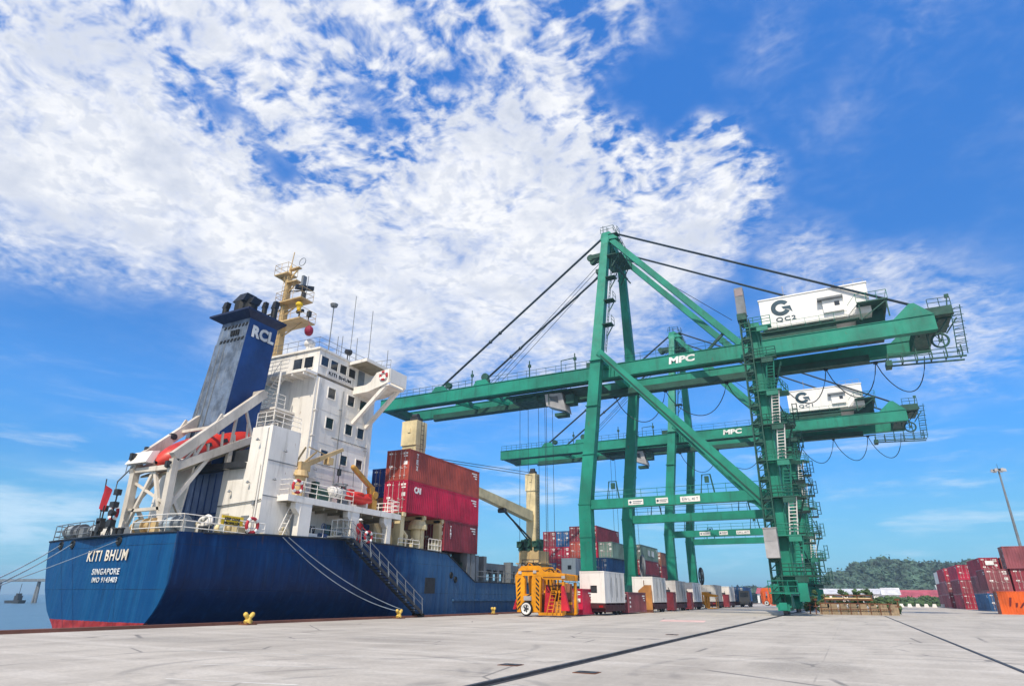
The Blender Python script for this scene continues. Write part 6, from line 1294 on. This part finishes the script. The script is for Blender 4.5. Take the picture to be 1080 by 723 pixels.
        for k in range(6): g = MB(); a_ = .5 + k * .75; zt_ = 4.0 if a_ < 2.5 else 3.5; g.tube([Q(a_, .1, zt_), Q(a_ + .1, .05, zt_ + .25), Q(a_ + .35, .2, zt_ + .12), Q(a_ + .45, .3, zt_ - .05)], .05, 5); g.build('hose', m if k % 2 else rubber, t)
        g = MB(); g.cone(Q(3.3, 1.2, 2.2), Q(4.6, 1.2, 2.2), .22, .22, 12); g.cone(Q(3.4, .8, .55), Q(4.7, .8, .55), .2, .2, 12); g.build('hydraulic_cylinder', m, t)
        for k in range(5): g = MB(); g.tube([Q(3.0 + k * .35, .3, 2.9), Q(3.1 + k * .35, .2, 2.3 - .1 * (k % 2)), Q(3.3 + k * .3, .5, 1.9)], .035, 5); g.build('hose', rubber, t)
        for (a_, c_) in ((.3, 3.35), (1.9, 3.4), (4.9, 2.95)): g = MB(); bx(g, a_, a_ + .35, -.1, -.02, c_, c_ + .22); g.build('work_lamp', lift_grey, t)
        g = MB(); bx(g, .55, 2.5, -.06, -.02, 3.55, 3.62); bx(g, 2.95, 5.1, -.06, -.02, 3.05, 3.1); g.build('edge_plate', rust_steel, fr)
        g = MB(); g.rails([Q(.6, .2, 4.0), Q(2.4, .2, 4.0)], .5, .6, .03, (.25, .5)); g.tube([Q(.9, .3, 4.0), Q(1.2, .3, 4.3), Q(1.8, .3, 4.2), Q(2.3, .3, 3.8)], .05, 5); g.tube([Q(3.0, .1, 3.5), Q(3.6, .1, 3.75), Q(4.4, .1, 3.6)], .04, 5); g.build('hose_rack', dark_grey, t)
        g = MB(); bx(g, .95, 1.7, -.2, .2, 1.25, 1.6); g.build('control_box', lift_grey, t)
    for (a, d) in ((1.3, -.25), (1.3, 2.9)):
        w_ = MB(); w_.ring(Q(a, d, .62), (0, 1, 0), .42 * s, .15 * s, 24, 8); w = w_.build('wheel', rubber, t, smooth=True)
        w_ = MB(); w_.ring(Q(a, d - .12, .62), (0, 1, 0), .38 * s, .08 * s, 24, 6); w_.cone(Q(a, d - .1, .62), Q(a, d + .1, .62), .36 * s, .36 * s, 20); w_.build('rim', white_ink, w)
        w_ = MB()
        for k in range(5): an = k * 2 * math.pi / 5; w_.cone(Q(a + .2 * math.cos(an), d - .11, .62 + .2 * math.sin(an)), Q(a + .2 * math.cos(an), d - .16, .62 + .2 * math.sin(an)), .07 * s, .07 * s, 8)
        w_.cone(Q(a, d - .11, .62), Q(a, d - .2, .62), .12 * s, .1 * s, 10); w_.build('hub', dark_grey, w)
    return t
lifting_frame(-25.4, 51.0, 'large yellow wheeled lifting frame with red guide panels and striped legs near the ship', yellow_paint)
lifting_frame(-21.3, 107.0, 'small yellow lifting frame between the white containers of the row', yellow_paint, .62, False)
lifting_frame(-19.2, 172.0, 'distant orange lifting frame in front of the shed with the red fascia', CM['orange'], 1.0, False)

# ------------------------------------------------------------------ stacks on the right of the yard
RG = 'containers stacked on the landward side of the yard'
def yard(x, y, z, color, lb, L=12.19, H=2.59, rz=0, kind='dry'): return container(x, y, z, color, lb, L, H, rz, kind, RG)
oc = yard(16.2, 101.2, 0, 'orange', 'bright orange container lying broadside on the ground at the near end of the stacks', rz=-math.pi / 2)
yard(16.8, 100.4, 2.6, 'dusk', 'plain dusky maroon container on the left end of the orange one', 6.06)
yard(19.4, 100.0, 2.6, 'maroon', 'maroon container with doors showing on the right of the orange one', 6.06)
yard(22.0, 100.0, 2.6, 'brown', 'brown container at the picture edge on top of the orange one', 6.06)
yard(17.9, 101.0, 5.2, 'dusk', 'dull maroon container on the topmost tier above the orange one', rz=-math.pi / 2)
yard(20.4, 126, 0, 'blue', 'blue container on the ground just left of the orange one')
yard(20.4, 126, 2.6, 'dusk', 'dusky container in the middle of the stack with the blue bottom')
yb_ = yard(20.4, 125.6, 5.2, 'red', 'bright red container with white panels on top of the stack with the blue bottom')
yard(23.2, 126, 5.2, 'brick', 'brick red top container between the bright red one and the topmost maroon one')
yard(23.2, 126, 2.6, 'maroon', 'maroon container hidden beside the dusky one in the blue bottomed stack')
for k, (cc, lb) in enumerate((('red', 'red container at the bottom of the three high maroon stack before the hill'), ('maroon', 'maroon container in the middle of the three high stack before the hill'), ('crimson', 'crimson container at the top of the three high stack before the hill'))): yard(20.2, 150, k * 2.6, cc, lb)
for k, (cc, lb) in enumerate((('dusk', 'dusky container at the foot of the stack right of the crimson topped one'), ('maroon', 'maroon container mid height right of the crimson topped stack'), ('brick', 'brick container on top just right of the crimson one'))): yard(23.0, 152, k * 2.6, cc, lb)
for k, (cc, lb) in enumerate((('maroon', 'maroon container at the bottom of the farthest left stack'), ('dusk', 'dusky container in the middle of the farthest left stack'), ('red', 'red container at the top of the farthest left stack, beside the white one'))): yard(19.9, 166, k * 2.6, cc, lb)
yard(20.7, 181, 5.2, '', 'white refrigerated container high at the left end of the yard stacks', kind='reefer')
yard(20.7, 181, 2.6, 'maroon', 'maroon container under the high white one at the left end'); yard(20.7, 181, 0, 'dusk', 'dusky container on the ground under the white topped left end')
for (c, xs0, z0, w_, h_) in ((yb_, -.5, 1.5, 1.1, .6), (oc, 0, 0, 0, 0)):
    if w_:
        o_ = c.location; yq = o_.y - 6.095 - .07; g = MB(); g.box(o_.x + xs0, o_.x + xs0 + w_, yq, yq + .02, o_.z + z0, o_.z + z0 + h_); o = g.build('end_mark', white_ink, at=o_); o.parent = c; o.location = (0, 0, 0)
g = MB()                                            # dark red lettering strokes at the left of the orange side (local: long axis y)
for k, (a, b, z0, z1) in enumerate(((.9, 1.25, .9, 1.9), (1.5, 1.75, .8, 1.3), (1.9, 2.5, .75, 1.35), (2.7, 3.0, .8, 1.2), (3.1, 3.3, .6, 1.3))):
    g.prism([(1.232, -6.09 + a, z0), (1.232, -6.09 + a + .18, z0), (1.232, -6.09 + b + .1, z1), (1.232, -6.09 + b - .15, z1)], (.01, 0, 0))
o = g.build('side_mark', mat('dark_red_ink', '#6e1212', .6), at=(0, 0, 0)); o.parent = oc; o.location = (0, 0, 0)

# ------------------------------------------------------------------ light mast, blocks, bollards, gangway, ropes, person
t = thing('light_mast', 'tall grey lighting mast behind the right hand container stacks', 'light mast', (33.8, 170, 0))
g = MB(); g.cone((33.8, 170, 0), (33.8, 170, 28.3), .38, .16, 12); g.cone((33.8, 170, 0), (33.8, 170, .3), .7, .6, 12); g.build('pole', mid_grey, t)
g = MB(); g.ring((33.8, 170, 28.2), (0, 0, 1), .9, .08, 18, 5)
for k in range(4): a = k * math.pi / 4; g.tube([(33.8 - .9 * math.cos(a), 170 - .9 * math.sin(a), 28.2), (33.8 + .9 * math.cos(a), 170 + .9 * math.sin(a), 28.2)], .05, 5)
g.tube([(33.8, 170, 28.2), (33.8, 170, 29.4)], .04, 5); hd_ = g.build('head_frame', dark_grey, t)
for k in range(6):
    a = k * math.pi / 3; x, y = 33.8 + 1.1 * math.cos(a), 170 + 1.1 * math.sin(a)
    g = MB(); g.corners([(x - .35, y - .2, 27.75), (x + .35, y - .2, 27.75), (x + .35, y + .2, 27.75), (x - .35, y + .2, 27.75), (x - .25, y - .12, 28.35), (x + .25, y - .12, 28.35), (x + .25, y + .12, 28.35), (x - .25, y + .12, 28.35)]); g.build('floodlight', lift_grey, t)

for k in range(8):
    x = -2.75 + k * .955; hb_ = .66 + .14 * ((k * 37) % 5) / 4
    g = MB(); g.corners([(x - .46, 81.6, 0), (x + .46, 81.6, 0), (x + .46, 82.6, 0), (x - .46, 82.6, 0), (x - .44, 81.7, hb_), (x + .44, 81.7, hb_), (x + .44, 82.5, hb_), (x - .44, 82.5, hb_)])
    for q in (-.25, .05, .3): g.box(x + q - .03, x + q + .03, 81.58, 81.68, .1, hb_ - .08)
    g.box(x - .38, x + .38, 81.9, 82.3, hb_, 1.08)
    tag(g.build('concrete_block', concrete_block), 'weathered concrete block in the low row at the end of the cable trench', 'concrete block', 'row of concrete blocks under the rusty rack')
t = thing('rusty_rack', 'rusty steel rack of pipes lying on the row of concrete blocks', 'rack', (-.4, 82.1, 1.08))
g = MB()
for y in (81.8, 82.4): g.beam((-2.6, y, 1.5), (2.2, y, 1.5), .1, .12); g.beam((-2.3, y, 1.95), (2.0, y, 1.95), .08, .1)
for x in (-3.0, -2.0, -1.1, -.1, .8, 1.8, 2.7, 3.6): g.beam((x, 81.5, 0), (x, 81.5, 1.2), .07, .07)
g.beam((-3.1, 81.5, 1.15), (3.9, 81.5, 1.1), .08, .1); g.beam((-3.1, 81.5, .55), (3.9, 81.5, .55), .06, .07)
for x in (-2.5, -.6, .7, 2.1): g.beam((x, 81.8, 1.08), (x, 81.8, 2.0), .08, .08); g.beam((x, 82.4, 1.08), (x, 82.4, 2.0), .08, .08); g.beam((x, 81.8, 1.5), (x, 82.4, 1.5), .08, .08)
g.build('frame', rust_steel, t)
g = MB()
for k in range(7): g.tube([(-2.6 + .1 * k, 81.85 + k * .08, 1.62 + .05 * (k % 2)), (2.1 - .12 * k, 81.85 + k * .08, 1.62 + .05 * (k % 2))], .055, 6)
g.build('pipe_bundle', tan_paint, t)
rn2 = random.Random(5); g = MB()
for k in range(150):
    x = rn2.uniform(-4.9, 4.6); y = rn2.choice((rn2.uniform(82.75, 84.2), rn2.uniform(82.75, 84.2), rn2.uniform(81.75, 82.5)))
    if y < 82.6 and rn2.random() < .6: continue
    leaf_clump(g, (x, y, rn2.uniform(.95, 1.5) if y < 82.6 else rn2.uniform(.3, 2.4 if x < 2.2 else 1.7)), rn2.uniform(.16, .34) if y < 82.6 else rn2.uniform(.2, .5), 18, rn=rn2)
no_fix_build(g, 'weeds', leaf_green, 'stuff')
for k, (x, hh) in enumerate(((-4.2, 1.7), (-3.6, 1.5), (3.6, 1.35), (4.35, 1.55))):
    g = MB(); g.beam((x, 82.0, 0), (x + .1, 82.1, hh), .12, .12); g.box(x - .2, x + .25, 81.8, 82.3, hh * .5, hh * .5 + .12); g.box(x - .15, x + .3, 81.9, 82.2, hh - .1, hh + .1)
    tag(g.build('scrap_post', rust_steel), ['rusty scrap post at the left end of the concrete blocks', 'shorter rusty scrap post right beside the leftmost one', 'short rusty scrap post on the right half of the blocks', 'rusty scrap post at the right end of the concrete blocks'][k], 'scrap post', 'scrap posts by the concrete blocks')

def bollard(y, lb):
    x = -29.62; f = .72; t = thing('mooring_bollard', lb, 'bollard', (x, y, 0), 'yellow mooring bollards along the quay edge')
    g = MB(); g.box(x - .34, x + .34, y - .34, y + .34, .0, .07)
    for a, b in ((-.25, -.25), (.25, .25), (-.25, .25), (.25, -.25)): g.cone((x + a, y + b, .07), (x + a, y + b, .12), .06, .06, 6)
    g.build('base_plate', rust_steel, t)
    g = MB(); g.cone((x, y, .07), (x, y, .4), .19, .13, 16)
    for s in (-1, 1): g.cone((x, y + s * .02, .3), (x, y + s * .24, .52), .11, .125, 14); g.ball((x, y + s * .24, .52), .125, 1, 1, 1, 12, 8); g.cone((x, y + s * .05, .22), (x, y + s * .22, .13), .12, .1, 12)
    g.build('horns', bollard_yellow, t, smooth=False)
bollard(26.6, 'yellow twin horned bollard nearest the viewer, below the ship stern'); bollard(40.3, 'yellow bollard at the foot of the gangway with two ropes on it'); bollard(54.8, 'farthest yellow bollard, left of the yellow lifting frame')

gw = thing('gangway', 'long sloping aluminium gangway from the ship passage down to the quay', 'gangway', (-30.9, 39.6, .1))
g0, g1 = Vector((-31.35, 35.9, 5.35)), Vector((-30.0, 43.3, .3)); gd = (g1 - g0).normalized(); gs = gd.cross(Vector((0, 0, 1))).normalized()
alu = mat('aluminium', '#8d949a', .45, .3, dirt='#4a4a4a', amount=.5)
g = MB()
for s in (-.42, .42): g.beam(g0 + gs * s, g1 + gs * s, .07, .22)
n = 26
for k in range(n): q = g0.lerp(g1, (k + .5) / n); g.beam(q - gs * .4, q + gs * .4, .26, .05, side=gd.cross(Vector((0, 0, 1))).cross(Vector((0, 0, 1))))
g.build('stair', dark_grey, gw)
for s in (-.44, .44):
    g = MB(); u = Vector((0, 0, 1)); g.tube([g0 + gs * s + u * 1.0, g1 + gs * s + u * 1.0], .03, 5); g.tube([g0 + gs * s + u * .55, g1 + gs * s + u * .55], .02, 4)
    for k in range(9): q = g0.lerp(g1, k / 8) + gs * s; g.tube([q, q + u * 1.0 + gd * -.15], .028, 5)
    g.build('handrail', alu, gw)
g = MB(); g.box(-32.2, -30.85, 34.7, 36.0, 5.3, 5.4); g.rails([(-30.9, 34.75, 5.4), (-30.9, 35.9, 5.4)], 1.05, .6, .03, (.5, 1.05)); g.rails([(-31.9, 34.75, 5.4), (-30.9, 34.75, 5.4)], 1.05, .6, .03, (.5, 1.05)); g.build('top_platform', alu, gw)
g = MB(); g.cone((-30.5, 43.3, .17), (-29.5, 43.3, .17), .13, .13, 12); g.build('roller', rubber, gw)

def rope(lb, a, b, sag, r=.045, group='mooring lines of the ship'):
    a, b = Vector(a), Vector(b); g = MB()
    pts = [a.lerp(b, k / 24) - Vector((0, 0, sag * 4 * (k / 24) * (1 - k / 24))) for k in range(25)]
    g.tube(pts, r, 6); tag(g.build('mooring_line', rope_fibre), lb, 'rope', group)
rope('upper, tighter one of the two mooring lines from the boat deck to the gangway bollard', (-31.9, 30.9, 4.98), (-29.6, 40.5, .62), .45, .027)
rope('lower, slacker one of the two mooring lines from the boat deck to the gangway bollard', (-31.9, 30.4, 4.95), (-29.6, 40.1, .5), .7, .027)
rope('upper mooring line from the port stern fairlead running off to the left', (-44.2, yt(-44.2) - .1, 4.32), (-29.7, 11.0, .5), .3, .03)
rope('mooring line from the middle stern fairlead running off to the left', (-42.4, yt(-42.4) - .1, 4.32), (-29.6, 11.2, .45), .35, .03)
rope('thin mooring line crossing the ship name on the stern', (-36.9, yt(-36.9) - .12, 4.32), (-29.6, 10.8, .4), .12, .022)
bollard(11.0, 'yellow bollard off to the left holding the stern lines')

def person(x, y, z, lb, face=0.0):
    """one continuous figure grown from joints with a skin surface; one hand on the rail"""
    t = thing('person', lb, 'person', (x, y, z))
    J = [(0, 0, .95), (0, .01, 1.15), (0, .02, 1.38), (0, .0, 1.5), (0, -.02, 1.62), (.1, 0, .9), (.12, -.03, .5), (.12, .02, .08), (.13, -.14, .04), (-.1, 0, .9), (-.13, .0, .5), (-.14, .05, .08), (-.14, -.11, .04), (.2, .02, 1.4), (.28, -.05, 1.13), (.3, -.28, 1.02), (.3, -.37, 1.0), (-.2, .02, 1.4), (-.27, .03, 1.12), (-.26, -.08, .88), (-.26, -.1, .79), (0, -.03, 1.72)]
    E_ = [(0, 1), (1, 2), (2, 3), (3, 4), (4, 21), (0, 5), (5, 6), (6, 7), (7, 8), (0, 9), (9, 10), (10, 11), (11, 12), (2, 13), (13, 14), (14, 15), (15, 16), (2, 17), (17, 18), (18, 19), (19, 20)]
    rad = [.15, .14, .16, .06, .085, .1, .065, .05, .045, .1, .065, .05, .045, .07, .048, .038, .035, .07, .048, .038, .035, .075]
    me = bpy.data.meshes.new('body'); me.from_pydata(J, E_, []); o = bpy.data.objects.new('body', me); col.objects.link(o)
    sk = o.modifiers.new('skin', 'SKIN'); 
    for v, r_ in zip(me.skin_vertices[0].data if me.skin_vertices else [], rad): v.radius = (r_, r_)
    if me.skin_vertices: me.skin_vertices[0].data[0].use_root = True
    sb = o.modifiers.new('smooth', 'SUBSURF'); sb.levels = 1; sb.render_levels = 1
    bpy.context.view_layer.update()
    m2 = bpy.data.meshes.new_from_object(o.evaluated_get(bpy.context.evaluated_depsgraph_get())); bpy.data.objects.remove(o)
    m2.materials.clear(); m2.materials.append(boilersuit); m2.materials.append(skin); m2.materials.append(black_paint)
    for p in m2.polygons:
        c = p.center; p.use_smooth = True
        if c.z > 1.51 or (c.z > .95 and c.y < -.3) or (c.z < .85 and c.z > .7 and abs(c.x) > .22): p.material_index = 1
        elif c.z < .13: p.material_index = 2
    b = bpy.data.objects.new('body', m2); col.objects.link(b); b.parent = t
    for sx in (.3, -.26):                              # fingers
        g = MB(); wy, wz = (-.4, 1.0) if sx > 0 else (-.11, .75); dn = Vector((0, -.6, -.8)) if sx > 0 else Vector((0, -.15, -1))
        for k in range(4): q = Vector((sx + (k - 1.5) * .02, wy, wz)); g.tube([q, q + dn * .04, q + dn * .065 + Vector((0, .02, -.015))], .0095, 6)
        q = Vector((sx - .035 * (1 if sx > 0 else -1), wy + .03, wz + .01)); g.tube([q, q + dn * .045], .011, 6)
        f = g.build('fingers', skin, at=(0, 0, 0)); f.parent = b; f.location = (0, 0, 0)
    g = MB(); g.ball((0, -.02, 1.73), .125, 1, 1.15, .85, 14, 8); g.cone((0, -.03, 1.70), (0, -.03, 1.72), .165, .15, 16); g.box(-.09, .09, -.24, -.1, 1.69, 1.705); h = g.build('helmet', helmet_white, at=(0, 0, 0)); h.parent = t; h.location = (0, 0, 0)
    g = MB(); g.ball((.033, -.107, 1.655), .012, 1, .6, 1, 8, 6); g.ball((-.033, -.107, 1.655), .012, 1, .6, 1, 8, 6); g.cone((0, -.105, 1.64), (0, -.13, 1.61), .01, .016, 8); g.box(-.025, .025, -.112, -.098, 1.575, 1.585); g.ball((.085, -.01, 1.63), .022, .5, 1, 1.3, 8, 6); g.ball((-.085, -.01, 1.63), .022, .5, 1, 1.3, 8, 6); f = g.build('face', skin, at=(0, 0, 0)); f.parent = b; f.location = (0, 0, 0)
    t.rotation_euler = (0, 0, face); return t
person(-31.55, 37.35, 5.0, 'crew member in a dark red boilersuit and white helmet at the gangway head', R(70))

# ------------------------------------------------------------------ humid air
hz = bpy.data.materials.new('haze'); hz.use_nodes = True; hn = hz.node_tree.nodes
hn.remove(hn['Principled BSDF']); pv = hn.new('ShaderNodeVolumePrincipled')
pv.inputs['Color'].default_value = (0.6, 0.83, 1.0, 1); pv.inputs['Density'].default_value = 0.0004; pv.inputs['Anisotropy'].default_value = 0.2
hz.node_tree.links.new(pv.outputs[0], hn['Material Output'].inputs['Volume'])
g = MB(); g.box(-6200, 6200, -2200, 7200, -6, 58)
tag(g.build('haze', hz, at=(0, 0, 0)), kind='stuff')
